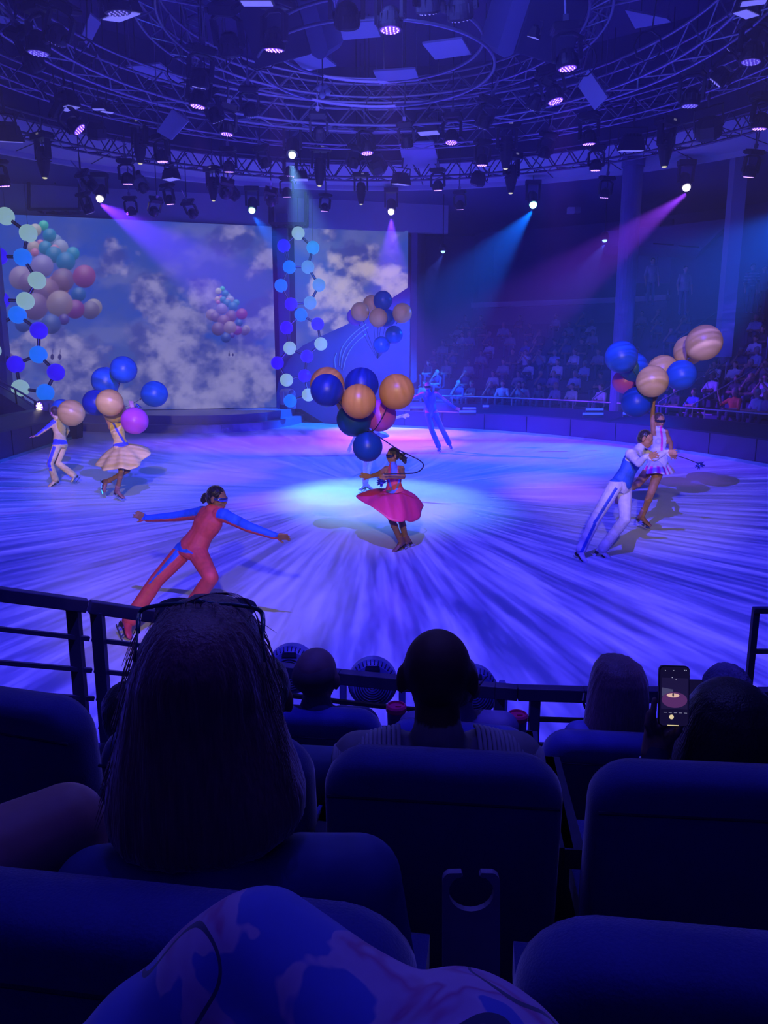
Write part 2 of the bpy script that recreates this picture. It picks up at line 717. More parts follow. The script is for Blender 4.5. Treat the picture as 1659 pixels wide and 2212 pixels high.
# stepped floor of the near stands
m_deck = mat('near_deck_carpet', (0.03, 0.03, 0.08), rough=0.95)
for zz, y0, y1, nm in ((0.12, 3.0, 4.6, 'floor_walkway'), (0.45, 2.0, 3.0, 'floor_row_front'), (0.85, 1.1, 2.0, 'floor_row_middle'), (1.12, 0.25, 1.1, 'floor_row_near'), (1.37, -3.0, 0.25, 'floor_row_camera')):
    mb = MB()
    mb.box((0, (y0 + y1) / 2, zz / 2 - 0.01), (20.8, y1 - y0, zz + 0.02))
    struct(mb.build(nm, m_deck))

# ---------------------------------------------------------------- ceiling: soffit ring, dark void over the rig, outer ceiling
CC = Vector((-0.2, 14.5, 0))


def ring_pts(r, z, n=72, c=CC):
    return [c + Vector((r * math.cos(2 * PI * k / n), r * math.sin(2 * PI * k / n), z)) for k in range(n)]


def annulus(r0, r1, z0, z1, name, m, n=72):
    """closed ring of rectangular section"""
    A = [ring_pts(r0, z0, n), ring_pts(r1, z0, n), ring_pts(r1, z1, n), ring_pts(r0, z1, n)]
    mb = MB()
    vs = [p for a in A for p in a]
    fs = []
    for j in range(4):
        for k in range(n):
            q = (k + 1) % n
            j2 = (j + 1) % 4
            fs.append((j * n + k, j * n + q, j2 * n + q, j2 * n + k))
    mb.add(vs, fs)
    o = mb.build(name, m)
    struct(o)
    return o


annulus(11.2, 14.3, 8.5, 8.62, 'ceiling_soffit', m_soffit)
annulus(14.3, 14.42, 8.36, 8.66, 'trim_soffit_edge', m_pale)
annulus(11.0, 11.2, 8.5, 11.2, 'wall_rig_void', m_dark)
mb = MB()
for k in range(40):
    a = 2 * PI * (k + 0.3) / 40
    d = Vector((math.cos(a), math.sin(a), 0))
    mb.bar(CC + d * 11.3 + Vector((0, 0, 8.497)), CC + d * 14.25 + Vector((0, 0, 8.497)), 0.035, 0.01)
struct(mb.build('trim_soffit_joints', m_seam))
mb = MB()
mb.box((-0.2, 14.5, 11.3), (24, 24, 0.2))
struct(mb.build('ceiling_void', m_dark))
annulus(14.42, 31, 8.66, 8.8, 'ceiling_outer', mat('outer_ceiling', (0.07, 0.07, 0.17), rough=0.9))

# ---------------------------------------------------------------- stage with two curved steps
mb = MB()
rings = []
base = STAGE
inner = [Vector((-12.0, 33.2, 0)) + (Vector((-3.6, 33.2, 0)) - Vector((-12.0, 33.2, 0))) * (i / (len(base) - 1)) for i in range(len(base))]
mb.cur = 1
for z0, z1, d in ((0.0, 0.28, 0.0), (0.28, 0.58, 0.42)):
    c = offs(base, -d) if False else [p + (Vector((-7.5, 34, 0)) - p).normalized() * d for p in base]
    m_ = len(c)
    vs = [p + Vector((0, 0, z0)) for p in c] + [p + Vector((0, 0, z1)) for p in c] + [p + Vector((0, 0, z1)) for p in inner]
    mb.cur = 1
    mb.add(vs, [(i, i + 1, m_ + i + 1, m_ + i) for i in range(m_ - 1)])
    mb.cur = 0
    mb.add(vs, [(m_ + i, m_ + i + 1, 2 * m_ + i + 1, 2 * m_ + i) for i in range(m_ - 1)])
mb.cur = 0
o = mb.build('floor_stage', [m_stage, m_stagef])
struct(o)

# ---------------------------------------------------------------- the wall above the screens, valance
S0 = PY(-60, 892, 29.6)
S0.z = 0
SA = Vector((-15.9, 28.0, 0))
SB = Vector((-4.35, 31.35, 0))
SC0 = Vector((-3.55, 31.9, 0))
SD = Vector((0.98, 32.8, 0))
ZB, ZT = 0.6, 7.55


def proj_top(a, z):
    return proj((a.x, a.y, z))


mb = MB()
mb.bar((-17.0, 28.35, 8.12), (2.6, 33.35, 8.12), 0.25, 1.1)
struct(mb.build('wall_valance', m_pale))
mb = MB()
mb.bar((1.25, 33.1, 4.3), (2.0, 41.2, 4.3), 0.25, 8.7)
struct(mb.build('wall_stage_side', m_wall))


# ---------------------------------------------------------------- big video screens (the pictures on them are light of their own)
def fbm(x, y, oct=5, seed=0.0):
    out = np.zeros_like(x)
    amp, f, tot = 1.0, 1.0, 0.0
    for o in range(oct):
        out += amp * vnoise(x * f + seed + 13.7 * o, y * f + 7.3 * o + seed * 1.7)
        tot += amp
        amp *= 0.55
        f *= 2.03
    return out / tot


_rng = np.random.RandomState(11)
_tab = _rng.rand(256, 256)


def vnoise(x, y):
    xi = np.floor(x).astype(int)
    yi = np.floor(y).astype(int)
    fx, fy = x - xi, y - yi
    fx = fx * fx * (3 - 2 * fx)
    fy = fy * fy * (3 - 2 * fy)
    a = _tab[xi % 256, yi % 256]
    b = _tab[(xi + 1) % 256, yi % 256]
    c = _tab[xi % 256, (yi + 1) % 256]
    d = _tab[(xi + 1) % 256, (yi + 1) % 256]
    return (a * (1 - fx) + b * fx) * (1 - fy) + (c * (1 - fx) + d * fx) * fy


def ss(a, b, x):
    t = np.clip((x - a) / (b - a), 0, 1)
    return t * t * (3 - 2 * t)


def hexc(r, g, b):
    f = lambda c: ((c / 255 + 0.055) / 1.055) ** 2.4 if c > 10 else c / 255 / 12.92
    return np.array([f(r), f(g), f(b)])


def sky_picture(X, Y, clusters=True, right=False):
    """X, Y: picture coordinates (pixels of the photographed screen area) -> linear colour"""
    blue = hexc(44, 78, 186)
    blue2 = hexc(62, 84, 172)
    grey = hexc(112, 118, 182)
    light = hexc(160, 154, 208)
    shade = hexc(66, 74, 160)
    wx = X + 36 * (fbm(X / 46, Y / 46, 4, 3.0) - 0.5)
    wy = Y + 36 * (fbm(X / 46, Y / 46, 4, 21.0) - 0.5)
    base = fbm(X / 130, Y / 110, 5, 5.0)
    col = blue[None] * (1 - ss(0.35, 0.7, base))[:, None] + blue2[None] * ss(0.35, 0.7, base)[:, None]
    soft = ss(0.45, 0.75, fbm(X / 90, Y / 60, 5, 40.0)) * 0.55
    col = col * (1 - soft)[:, None] + grey[None] * soft[:, None]
    if not right:
        blobs = [(250, 560, 50, 60, .7), (330, 640, 70, 60, .8), (380, 700, 80, 55, 1), (440, 640, 55, 40, .8), (320, 740, 60, 50, .9),
                 (150, 770, 80, 55, 1.1), (110, 720, 60, 40, .8), (200, 830, 110, 50, 1), (400, 800, 130, 70, 1.2), (520, 810, 90, 80, 1.2),
                 (560, 700, 70, 60, .8), (460, 870, 130, 40, .9), (330, 860, 120, 40, .9), (490, 520, 60, 45, .75), (570, 560, 45, 60, .6),
                 (430, 470, 60, 26, .5), (30, 770, 40, 60, .7), (250, 700, 35, 30, .3), (590, 640, 30, 25, .8)]
    else:
        blobs = [(770, 570, 60, 38, 1.2), (740, 630, 60, 50, 1.0), (830, 590, 45, 30, .9), (860, 640, 50, 60, 1.0), (700, 500, 30, 30, .8), (850, 530, 25, 40, .6), (720, 700, 60, 40, .8), (780, 660, 70, 40, .9), (685, 620, 30, 60, .8)]
    d = np.zeros_like(X)
    for bx, by, rx, ry, a in blobs:
        q = ((wx - bx) / rx) ** 2 + ((wy - by) / ry) ** 2
        d = np.maximum(d, a * np.exp(-q * 0.9))
    det = fbm(X / 30, Y / 26, 6, 60.0)
    cl = ss(0.32, 0.60, d * 0.98 + (det - 0.5) * 0.75)
    lit = ss(0.3, 0.75, fbm((X + 6) / 34, (Y + 14) / 30, 6, 60.0) * 0.9 + 0.25 * d - 0.12)
    cc = shade[None] * (1 - lit)[:, None] + light[None] * lit[:, None]
    if right:
        warm = hexc(196, 180, 200)
        w = lit * ss(0.3, 0.9, d)
        cc = cc * (1 - w)[:, None] + warm[None] * w[:, None]
    fade = 0.85 if not right else 1.0
    col = col * (1 - cl * fade)[:, None] + cc * (cl * fade)[:, None]
    if clusters:
        B = [(94, 487, 11, 70, 200, 200), (120, 520, 14, 120, 150, 215), (76, 497, 14, 190, 190, 200), (107, 508, 15, 40, 140, 205), (87, 525, 8, 200, 130, 190), (72, 533, 13, 190, 170, 190), (98, 535, 15, 40, 140, 205), (130, 535, 18, 150, 160, 220), (157, 548, 15, 50, 150, 205), (75, 545, 9, 190, 120, 190), (118, 538, 10, 190, 130, 190),
             (116, 550, 18, 40, 130, 200), (45, 600, 26, 150, 130, 190), (125, 618, 26, 180, 120, 140), (142, 565, 21, 40, 125, 200), (91, 575, 25, 140, 130, 215), (62, 610, 22, 120, 100, 170), (135, 605, 26, 120, 95, 160), (182, 597, 25, 150, 75, 160), (170, 636, 16, 40, 100, 190), (100, 628, 28, 130, 100, 160), (75, 662, 30, 120, 95, 165), (202, 664, 19, 150, 140, 175), (195, 670, 20, 110, 100, 165), (162, 668, 21, 130, 60, 160), (129, 656, 29, 150, 130, 170), (138, 690, 12, 80, 60, 170), (110, 700, 22, 55, 85, 185), (50, 700, 18, 50, 80, 185), (15, 780, 19, 80, 50, 150)]
        cs = []
        for (bx, by, r, *c) in B:
            cs.append((bx, by, r, c, 0.9))
        for (bx, by, r, *c) in B[:-2]:
            cs.append((450 + (bx - 30) * 0.475, 620 + (by - 480) * 0.47 * 1.06, r * 0.49, c, 0.9))
        for bx, by, r, c, a in cs:
            q = np.sqrt((X - bx) ** 2 + (Y - by) ** 2) / r
            msk = (1 - ss(0.93, 1.04, q)) * a
            up = np.clip(0.72 - 0.42 * np.clip((Y - by) / r, -1, 1), 0.32, 1.2)
            c3 = hexc(*c)[None] * up[:, None] * 0.85
            hi = np.exp(-(((X - bx) / r) ** 2 + ((Y - by) / r + 0.6) ** 2) * 5) * 0.12
            c3 = c3 + hi[:, None]
            col = col * (1 - msk)[:, None] + c3 * msk[:, None]
        for sx, sy, sc in ((121, 768, 1.0), (499, 765, 0.5)):
            for k in (-1, 1):
                q = ((X - sx - k * 8 * sc) / (4 * sc)) ** 2 + ((Y - sy - 3 * sc) / (6.5 * sc)) ** 2
                msk = 1 - ss(0.7, 1.2, q)
                q2 = np.abs(X - sx - k * 8 * sc - 1) / (0.9 * sc)
                msk = np.maximum(msk, (1 - ss(0.6, 1.2, q2)) * ((Y < sy) & (Y > sy - 14 * sc)) * 0.7)
                col = col * (1 - msk)[:, None] + hexc(52, 50, 120)[None] * msk[:, None]
    return col * 0.9


def m_screen_mat():
    m = bpy.data.materials.new('screen_picture')
    m.use_nodes = True
    t = m.node_tree
    t.nodes.clear()
    o = t.nodes.new('ShaderNodeOutputMaterial')
    e = t.nodes.new('ShaderNodeEmission')
    va = t.nodes.new('ShaderNodeVertexColor')
    va.layer_name = 'Col'
    t.links.new(va.outputs['Color'], e.inputs[0])
    e.inputs['Strength'].default_value = 1.0
    t.links.new(e.outputs[0], o.inputs[0])
    return m


m_scr = m_screen_mat()


def screen(name, A, B, zb, zt, nx, nz, label, clusters, right):
    root = empty(name, (A + B) / 2 + Vector((0, 0, zb)), label, 'screen')
    A, B = Vector(A), Vector(B)
    u = np.linspace(0, 1, nx)
    v = np.linspace(0, 1, nz)
    U, V = np.meshgrid(u, v)
    x = A.x + (B.x - A.x) * U
    y = A.y + (B.y - A.y) * U
    z = zb + (zt - zb) * V
    co = np.stack([x, y, z], -1).reshape(-1, 3)
    # which part of the film falls on each spot of the screen
    dx, dy, dz = co[:, 0], co[:, 1], co[:, 2] - EYE
    t = dy * CP - dz * SP
    X = 829.5 + dx / t * FPX
    Y = 1106 - (dy * SP + dz * CP) / t * FPX
    cols = sky_picture(X, Y, clusters, right)
    idx = np.arange(nx * nz).reshape(nz, nx)
    fs = np.stack([idx[:-1, :-1], idx[:-1, 1:], idx[1:, 1:], idx[1:, :-1]], -1).reshape(-1, 4)
    me = bpy.data.meshes.new('picture')
    me.from_pydata(co.tolist(), [], fs.tolist())
    ca = me.color_attributes.new('Col', 'FLOAT_COLOR', 'POINT')
    buf = np.ones((len(co), 4))
    buf[:, :3] = cols
    ca.data.foreach_set('color', buf.reshape(-1))
    me.materials.append(m_scr)
    o = bpy.data.objects.new('picture', me)
    COL.objects.link(o)
    attach(o, root)
    mb = MB()
    n = (B - A).normalized().cross(Vector((0, 0, 1)))
    n = n if n.y > 0 else -n
    c = (A + B) / 2 + n * 0.09 + Vector((0, 0, (zb + zt) / 2))
    mb.bar(A + n * 0.09 + Vector((0, 0, (zb + zt) / 2)), B + n * 0.09 + Vector((0, 0, (zb + zt) / 2)), 0.14, zt - zb)
    mb.build('cabinet', m_black, root)
    return root


screen('video_screen', SA, SB, ZB, ZT, 620, 400, 'huge wide video screen of clouds and two balloon bunches behind the stage', True, False)
screen('video_screen', SC0, SD, ZB, 7.62, 260, 320, 'narrower video screen of sunlit clouds right of the central post', False, True)


# ================================================================ the rig above the ice
m_truss = mat('truss_steel', (0.24, 0.24, 0.34), rough=0.35, metal=0.5)
m_trussd = mat('dark_truss_steel', (0.07, 0.07, 0.12), rough=0.4, metal=0.4)
m_body = mat('fixture_body', (0.012, 0.012, 0.02), rough=0.4)
m_body2 = mat('fixture_grey', (0.10, 0.10, 0.16), rough=0.45)
m_facelit = mat('lit_lens_face', (0.1, 0.05, 0.3), emit=(0.20, 0.07, 0.95), estr=1.0)
m_facedim = mat('dim_lens_face', (0.1, 0.05, 0.3), emit=(0.08, 0.045, 0.5), estr=0.8)
m_led = mat('led_point', (0.8, 0.7, 1), emit=(0.75, 0.36, 1.0), estr=2.6)
m_leddim = mat('led_point_dim', (0.8, 0.7, 1), emit=(0.25, 0.22, 0.75), estr=0.8)
m_yel = mat('warm_lens', (0.8, 0.8, 0.3), emit=(0.55, 0.52, 0.18), estr=1.2)
m_flood = mat('flood_glass', (0.5, 0.5, 0.8), emit=(0.16, 0.15, 0.62), estr=1.0, rough=0.3)
m_panel = mat('reflector_board', (0.45, 0.45, 0.66), rough=0.7)
m_tag = mat('paper_tag', (0.8, 0.75, 0.5), emit=(0.3, 0.28, 0.22), estr=0.4)  # faint glow put into the paper in place of light falling on it

CR = Vector((-0.2, 14.8, 0))


def truss_ring(r, z, s, n, label, c=CR, m=m_truss, a0=0.0, rr=0.026):
    root = empty('truss_ring', c + Vector((0, 0, z)), label, 'truss', 'ring trusses of the rig')
    ch = [(r - s / 2, z), (r + s / 2, z), (r - s / 2, z + s), (r + s / 2, z + s)]
    for q, zz in ch:
        mb = MB()
        pts = ring_pts(q, zz, 96, c)
        mb.tube(pts + [pts[0]], rr, 6, False)
        mb.build('chord', m, root, True)
    mb = MB()
    for k in range(n):
        a = a0 + 2 * PI * k / n
        b = a0 + 2 * PI * (k + 0.5) / n
        e_ = a0 + 2 * PI * (k + 1) / n

        def pt(q, zz, t):
            return c + Vector((q * math.cos(t), q * math.sin(t), zz))
        for (q0, z0), (q1, z1) in (((r - s / 2, z), (r - s / 2, z + s)), ((r + s / 2, z), (r + s / 2, z + s)), ((r - s / 2, z), (r + s / 2, z))):
            mb.tube([pt(q0, z0, a), pt(q1, z1, b)], rr * 0.6, 4)
            mb.tube([pt(q1, z1, b), pt(q0, z0, e_)], rr * 0.6, 4)
    lat = mb.build('lattice', m, root)
    return root


truss_ring(10.35, 7.95, 0.48, 96, 'outermost dark ring truss running below the pale soffit', rr=0.03, m=m_trussd)
truss_ring(8.5, 8.3, 0.42, 64, 'second ring truss inward from the soffit', c=Vector((-0.2, 14.4, 0)), rr=0.026)
truss_ring(6.1, 8.0, 0.5, 40, 'wide middle ring truss with bright lower pipe', c=Vector((-0.2, 13.9, 0)), rr=0.03)
truss_ring(4.1, 8.6, 0.4, 32, 'third inner ring truss around the speakers', c=Vector((-0.2, 15.8, 0)))
# plain pipe hoops in the middle
for r, z, c, lb in ((2.25, 8.0, Vector((-0.15, 16.1, 0)), 'pale oval pipe hoop in the middle of the rig'), (2.05, 8.5, Vector((-0.15, 16.3, 0)), 'smaller upper pipe hoop over the pale oval one')):
    mb = MB()
    pts = ring_pts(r, z, 72, c)
    mb.tube(pts + [pts[0]], 0.03, 8, False)
    tag(mb.build('pipe_hoop', m_truss, None, True), lb, 'pipe', 'pipe hoops of the rig')


def straight_truss(a, b, s, label, m=m_trussd):
    a, b = Vector(a), Vector(b)
    root = empty('straight_truss', a, label, 'truss', 'straight trusses of the rig')
    d = (b - a).normalized()
    x = d.cross(Vector((0, 0, 1))).normalized() * s / 2
    zz = Vector((0, 0, s / 2))
    for i, j in ((-1, -1), (1, -1), (1, 1), (-1, 1)):
        mb = MB()
        mb.tube([a + x * i + zz * j, b + x * i + zz * j], 0.024, 6)
        mb.build('chord', m, root, True)
    mb = MB()
    L = (b - a).length
    k = 0
    t = 0
    while t < L - s:
        p, q = a + d * t, a + d * (t + s)
        for i, j, i2, j2 in ((-1, -1, -1, 1), (1, -1, 1, 1), (-1, -1, 1, -1), (-1, 1, 1, 1)):
            if k % 2:
                i, j, i2, j2 = i2, j2, i, j
            mb.tube([p + x * i + zz * j, q + x * i2 + zz * j2], 0.013, 4)
        t += s
        k += 1
    mb.build('lattice', m, root)
    return root


straight_truss((-9.5, 12.5, 9.0), (-2.5, 15.5, 9.0), 0.4, 'straight truss sloping across the upper left of the rig', m_truss)
straight_truss((9.5, 12.0, 9.0), (2.2, 16.2, 9.0), 0.4, 'straight truss sloping across the upper right of the rig', m_truss)
straight_truss((-6.0, 11.0, 9.6), (6.0, 11.0, 9.6), 0.4, 'straight truss crossing the top of the view')
straight_truss((-3.0, 12.2, 9.4), (-4.4, 20.5, 9.4), 0.36, 'straight truss running away above the left speaker')
straight_truss((3.4, 12.2, 9.4), (4.6, 20.5, 9.4), 0.36, 'straight truss running away above the right speaker')
straight_truss((-7.5, 20.6, 8.9), (7.5, 20.6, 8.9), 0.4, 'straight truss crossing the far half of the rig')


# ---- fixtures
def drop(mb, z0, z1, r=0.02):
    mb.tube([(0, 0, z0), (0, 0, z1)], r, 6)


def wash_proto(kind):
    """LED moving head, lens centre at the origin looking down"""
    lit = {'lit': (m_facelit, m_led), 'dim': (m_facedim, m_leddim), 'off': (m_body2, m_leddim)}[kind]
    root = empty('moving_wash_light', (0, 0, 0), 'x', 'stage light')
    mb = MB()
    mb.lathe([(0.13, 0.0), (0.155, 0.0), (0.165, 0.03), (0.16, 0.10), (0.14, 0.18), (0.10, 0.25), (0.04, 0.28)], seg=22)
    for k in range(10):
        a = 2 * PI * k / 10
        mb.box((0.155 * math.cos(a), 0.155 * math.sin(a), 0.12), (0.02, 0.02, 0.1))
    mb.build('head', m_body, root, False)
    mb = MB()
    mb.lathe([(0.0, -0.004), (0.132, -0.004), (0.132, 0.001), (0.0, 0.001)], seg=22, cap=False)
    mb.build('lens_face', lit[0], root)
    mb = MB()
    for q, nn in ((0.0, 1), (0.055, 6), (0.105, 12)):
        for k in range(nn):
            a = 2 * PI * k / nn
            mb.sphere((q * math.cos(a), q * math.sin(a), -0.006), 0.012, 6, 4)
    mb.build('led_lenses', lit[1], root)
    mb = MB()
    for s in (-1, 1):
        mb.box((s * 0.2, 0, 0.26), (0.05, 0.09, 0.32))
        mb.sphere((s * 0.185, 0, 0.13), 0.05, 10, 6)
    mb.tube([(-0.2, 0, 0.42), (-0.1, 0, 0.47), (0.1, 0, 0.47), (0.2, 0, 0.42)], 0.03, 8)
    mb.build('yoke', m_body, root, False)
    mb = MB()
    mb.box((0, 0, 0.55), (0.38, 0.24, 0.12))
    mb.box((-0.19, 0, 0.55), (0.05, 0.3, 0.07))
    mb.box((0.19, 0, 0.55), (0.05, 0.3, 0.07))
    mb.build('base', m_body, root, bevel=0.01)
    mb = MB()
    drop(mb, 0.6, 1.0)
    mb.box((0, 0, 0.68), (0.08, 0.05, 0.1))
    mb.build('clamp', m_truss, root)
    return remember(root)


def profile_proto(kind):
    root = empty('moving_profile_light', (0, 0, 0), 'x', 'stage light')
    mb = MB()
    mb.lathe([(0.045, 0.0), (0.07, 0.0), (0.085, 0.04), (0.13, 0.22), (0.145, 0.3), (0.15, 0.55), (0.12, 0.66), (0.05, 0.68)], seg=18)
    for k in range(4):
        mb.box((0, 0, 0.36 + 0.06 * k), (0.31, 0.22, 0.02))
    mb.build('head', m_body, root)
    mb = MB()
    rr = 0.055 if kind != 'beam' else 0.075
    mb.sphere((0, 0, -0.002), rr, 14, 8, None, (1, 1, 0.45 if kind != 'beam' else 0.9))
    mb.build('lens', {'warm': m_yel, 'off': m_body2}[kind] if kind != 'beam' else m_yel, root, True)
    mb = MB()
    for s in (-1, 1):
        mb.box((s * 0.21, 0, 0.62), (0.06, 0.14, 0.42))
    mb.build('yoke', m_body, root, bevel=0.015)
    mb = MB()
    mb.box((0, 0, 0.9), (0.52, 0.3, 0.15))
    mb.box((-0.27, 0, 0.9), (0.05, 0.2, 0.05))
    mb.box((0.27, 0, 0.9), (0.05, 0.2, 0.05))
    mb.build('base', m_body, root, bevel=0.015)
    mb = MB()
    mb.box((0.06, -0.152, 0.92), (0.09, 0.004, 0.04))
    mb.build('paper_tag', m_tag, root)
    mb = MB()
    drop(mb, 0.97, 1.35)
    mb.build('clamp', m_truss, root)
    return remember(root)


def flood_proto():
    root = empty('flood_light', (0, 0, 0), 'x', 'stage light')
    mb = MB()
    mb.loft([[(-0.2, -0.13, 0), (0.2, -0.13, 0), (0.2, 0.13, 0), (-0.2, 0.13, 0)], [(-0.15, -0.1, 0.2), (0.15, -0.1, 0.2), (0.15, 0.1, 0.2), (-0.15, 0.1, 0.2)]])
    for k in range(5):
        mb.box((-0.12 + 0.06 * k, 0, 0.22), (0.012, 0.18, 0.05))
    mb.build('housing', m_body, root)
    mb = MB()
    mb.box((0, 0, -0.008), (0.35, 0.22, 0.01))
    mb.build('glass', m_flood, root)
    mb = MB()
    mb.tube([(-0.23, 0, 0.08), (-0.23, 0, 0.34), (0.23, 0, 0.34), (0.23, 0, 0.08)], 0.014, 6)
    drop(mb, 0.34, 0.7)
    mb.build('bracket', m_body, root)
    return remember(root)


def cyc_proto():
    root = empty('led_flood_light', (0, 0, 0), 'x', 'stage light')
    mb = MB()
    mb.lathe([(0.16, 0.0), (0.2, 0.05), (0.2, 0.2), (0.13, 0.3)], Matrix.Rotation(0.5, 4, 'Z'), seg=6)
    mb.build('housing', m_body, root)
    mb = MB()
    for i in range(4):
        for j in range(3):
            mb.box((-0.075 + 0.05 * i, -0.05 + 0.05 * j, -0.006), (0.022, 0.022, 0.01))
    mb.build('led_lenses', m_leddim, root)
    mb = MB()
    mb.tube([(-0.22, 0, 0.14), (-0.22, 0, 0.45), (0.22, 0, 0.45), (0.22, 0, 0.14)], 0.016, 6)
    drop(mb, 0.45, 0.8)
    mb.build('bracket', m_body, root)
    return remember(root)


def ordinal(k):
    return ['leftmost', 'second', 'third', 'fourth', 'fifth', 'sixth', 'seventh', 'eighth', 'ninth', 'tenth', 'eleventh', 'twelfth', 'thirteenth', 'fourteenth'][k]


BANDS = ((0, 75, 'at the very top of view'), (75, 190, 'in the upper rig'), (190, 300, 'in the middle rig'), (300, 372, 'along the outer ring truss'), (372, 415, 'just below the pale soffit'), (415, 480, 'lowest before the back wall'), (480, 700, 'low on the far wall'))


PIPES = []


def place_all(proto_fn, items, desc, group, name_for=None):
    """items: px, py, width px, tilt(deg, heading deg)"""
    rows = {}
    for it in items:
        for bi, (a, b, nm) in enumerate(BANDS):
            if a <= it[1] < b:
                rows.setdefault(bi, []).append(it)
    first = True
    proto = proto_fn()
    for bi, lst in rows.items():
        lst.sort(key=lambda q: q[0])
        for k, it in enumerate(lst):
            px, py, z, sc, tx, ty = it[:6]
            if len(lst) == 1:
                lb = '%s %s' % (desc, BANDS[bi][2])
            else:
                lb = '%s, %s from left %s' % (desc, ordinal(k) if k else 'first', BANDS[bi][2])
            loc = G(px, py, z)
            if (loc - CC).xy.length > 10.6:
                z -= 0.5
                loc = G(px, py, z)
                sc *= 0.92
            rot = (math.radians(tx), math.radians(ty), 0.3 * ((k * 7) % 5 - 2))
            if first:
                o = proto
                first = False
                o['label'] = lb
                o['group'] = group
                o.location = loc
                o.rotation_euler = rot
                o.scale = (sc,) * 3
            else:
                o = dup(proto, loc, rot, sc, lb, group)
            pl = []
            rad_ = (loc - CC).xy.length
            zc = 11.2 if rad_ < 10.9 else (8.5 if rad_ < 14.3 else 8.66)
            th = {'stage light': 0.62}.get(o['category'], 0.6) * sc
            pl.append((o, loc, zc, th, rot))
            PIPES.extend(pl)


Z0 = 7.45
place_all(lambda: wash_proto('lit'), [(843, 65, Z0, 1.15, 0, 0), (592, 108, Z0, 1.15, 6, 8), (427, 230, Z0, 1.1, 0, 8), (172, 280, Z0, 1.1, 25, -38), (490, 290, Z0, 1.0, 0, 5),
          (1226, 148, Z0, 1.15, 0, -5), (1200, 219, Z0, 1.1, -4, -14), (351, 349, Z0, 1.05, 5, 0), (495, 371, Z0, 1.0, 8, 0), (626, 381, Z0, 0.95, 6, 0), (620, 425, Z0, 0.95, 12, 0),
          (701, 456, Z0, 0.9, 10, 0), (276, 397, Z0, 1.05, 8, 0), (368, 441, Z0, 1.0, 10, 0), (10, 402, Z0, 1.1, 10, 0), (793, 331, Z0, 1.05, -7, 0), (975, 308, Z0, 1.05, -7, 0), (1041, 357, Z0, 1.0, 4, 0),
          (1272, 311, Z0, 1.1, 5, 0), (1286, 368, Z0, 1.0, 6, 0), (946, 411, Z0, 1.0, 8, 0), (994, 452, Z0, 0.95, 14, 0), (1305, 427, Z0, 1.0, 12, 0), (1617, 382, Z0, 1.1, 14, 0), (1640, 278, Z0, 1.15, 8, 0)],
          'moving light, glowing purple face', 'lit purple wash lights')
place_all(lambda: wash_proto('dim'), [(83, 115, Z0, 1.2, 0, 4), (1622, 134, Z0, 1.15, 0, 5), (1490, 229, Z0, 1.15, 2, 3)], 'moving light, dim purple face', 'dim purple wash lights')
place_all(lambda: wash_proto('off'), [(205, 407, Z0, 0.95, 50, 0), (314, 411, Z0, 0.9, 45, -30), (331, 462, Z0, 1.0, 45, 0), (419, 467, Z0, 1.0, 45, 0), (485, 424, Z0, 0.95, 50, 10), (512, 428, Z0, 0.95, 50, -10), (586, 440, Z0, 0.95, 55, 12),
          (194, 460, Z0, 1.1, 20, 0), (285, 465, Z0, 1.0, 15, 0), (80, 150, Z0, 1.1, 40, 20), (255, 28, Z0, 1.2, 10, 0), (500, 118, Z0, 1.2, 35, 10), (430, 188, Z0, 1.1, 20, 0), (470, 262, Z0, 1.0, 30, 0), (995, 42, Z0, 1.2, 30, 0), (925, 28, Z0, 1.1, 20, -20), (750, 58, Z0, 1.2, 40, 0),
          (1545, 178, Z0, 1.0, 30, 30), (1150, 235, Z0, 1.0, 20, 30), (542, 250, Z0, 0.9, 25, 0), (690, 300, Z0, 0.95, 35, 0), (760, 362, Z0, 0.9, 25, 0), (576, 362, Z0, 0.9, 25, 0), (1040, 275, Z0, 1.0, 30, 0), (880, 318, Z0, 0.9, 25, 0), (1174, 340, Z0, 0.95, 25, 0), (120, 92, Z0, 1.0, 20, 30)],
          'unlit black moving light', 'unlit wash lights')
place_all(lambda: profile_proto('warm'), [(97, 384, Z0, 1.15, 0, 0), (303, 353, Z0, 1.05, 0, 4), (461, 433, Z0, 1.0, 0, 0), (690, 401, Z0, 1.1, 0, 3), (780, 441, Z0, 0.95, 0, 0), (1103, 417, Z0, 1.15, 0, 0), (1092, 364, Z0, 1.15, 6, 0), (1435, 360, Z0, 1.2, 0, 0)],
          'long moving spotlight, yellowish lens', 'moving spotlights with yellowish lenses')
place_all(flood_proto, [(262, 34, 7.9, 1.5, 12, 0), (146, 233, 7.9, 1.3, 5, 0), (214, 236, 7.9, 0.7, 5, 0), (231, 242, 7.9, 0.7, 5, 0), (926, 287, 7.9, 1.35, 0, 0), (18, 305, 7.6, 1.7, 10, 10), (866, 398, 7.6, 1.3, 8, 0), (1363, 325, 7.6, 1.5, 10, 0), (370, 387, 7.7, 1.2, 0, 0),
                        (1594, 118, 7.9, 1.2, 10, 40), (1612, 30, 7.9, 1.0, 5, 0), (1628, 5, 7.9, 1.0, 5, 0), (555, 6, 7.9, 1.3, 10, 0), (1145, 80, 8.2, 0.8, 5, 20), (650, 388, 7.6, 1.1, 0, 0)],
          'flood light, pale blue window', 'flood lights of the rig')
place_all(cyc_proto, [(1530, 300, 7.5, 1.5, 25, -15), (1030, 400, 7.4, 1.2, 25, 10), (822, 372, 7.5, 1.2, 45, 0), (1645, 95, 8.0, 1.5, 20, 30), (210, 300, 7.8, 1.3, 15, 20)], 'floodlight, grid of small lamps', 'small grid floodlights')

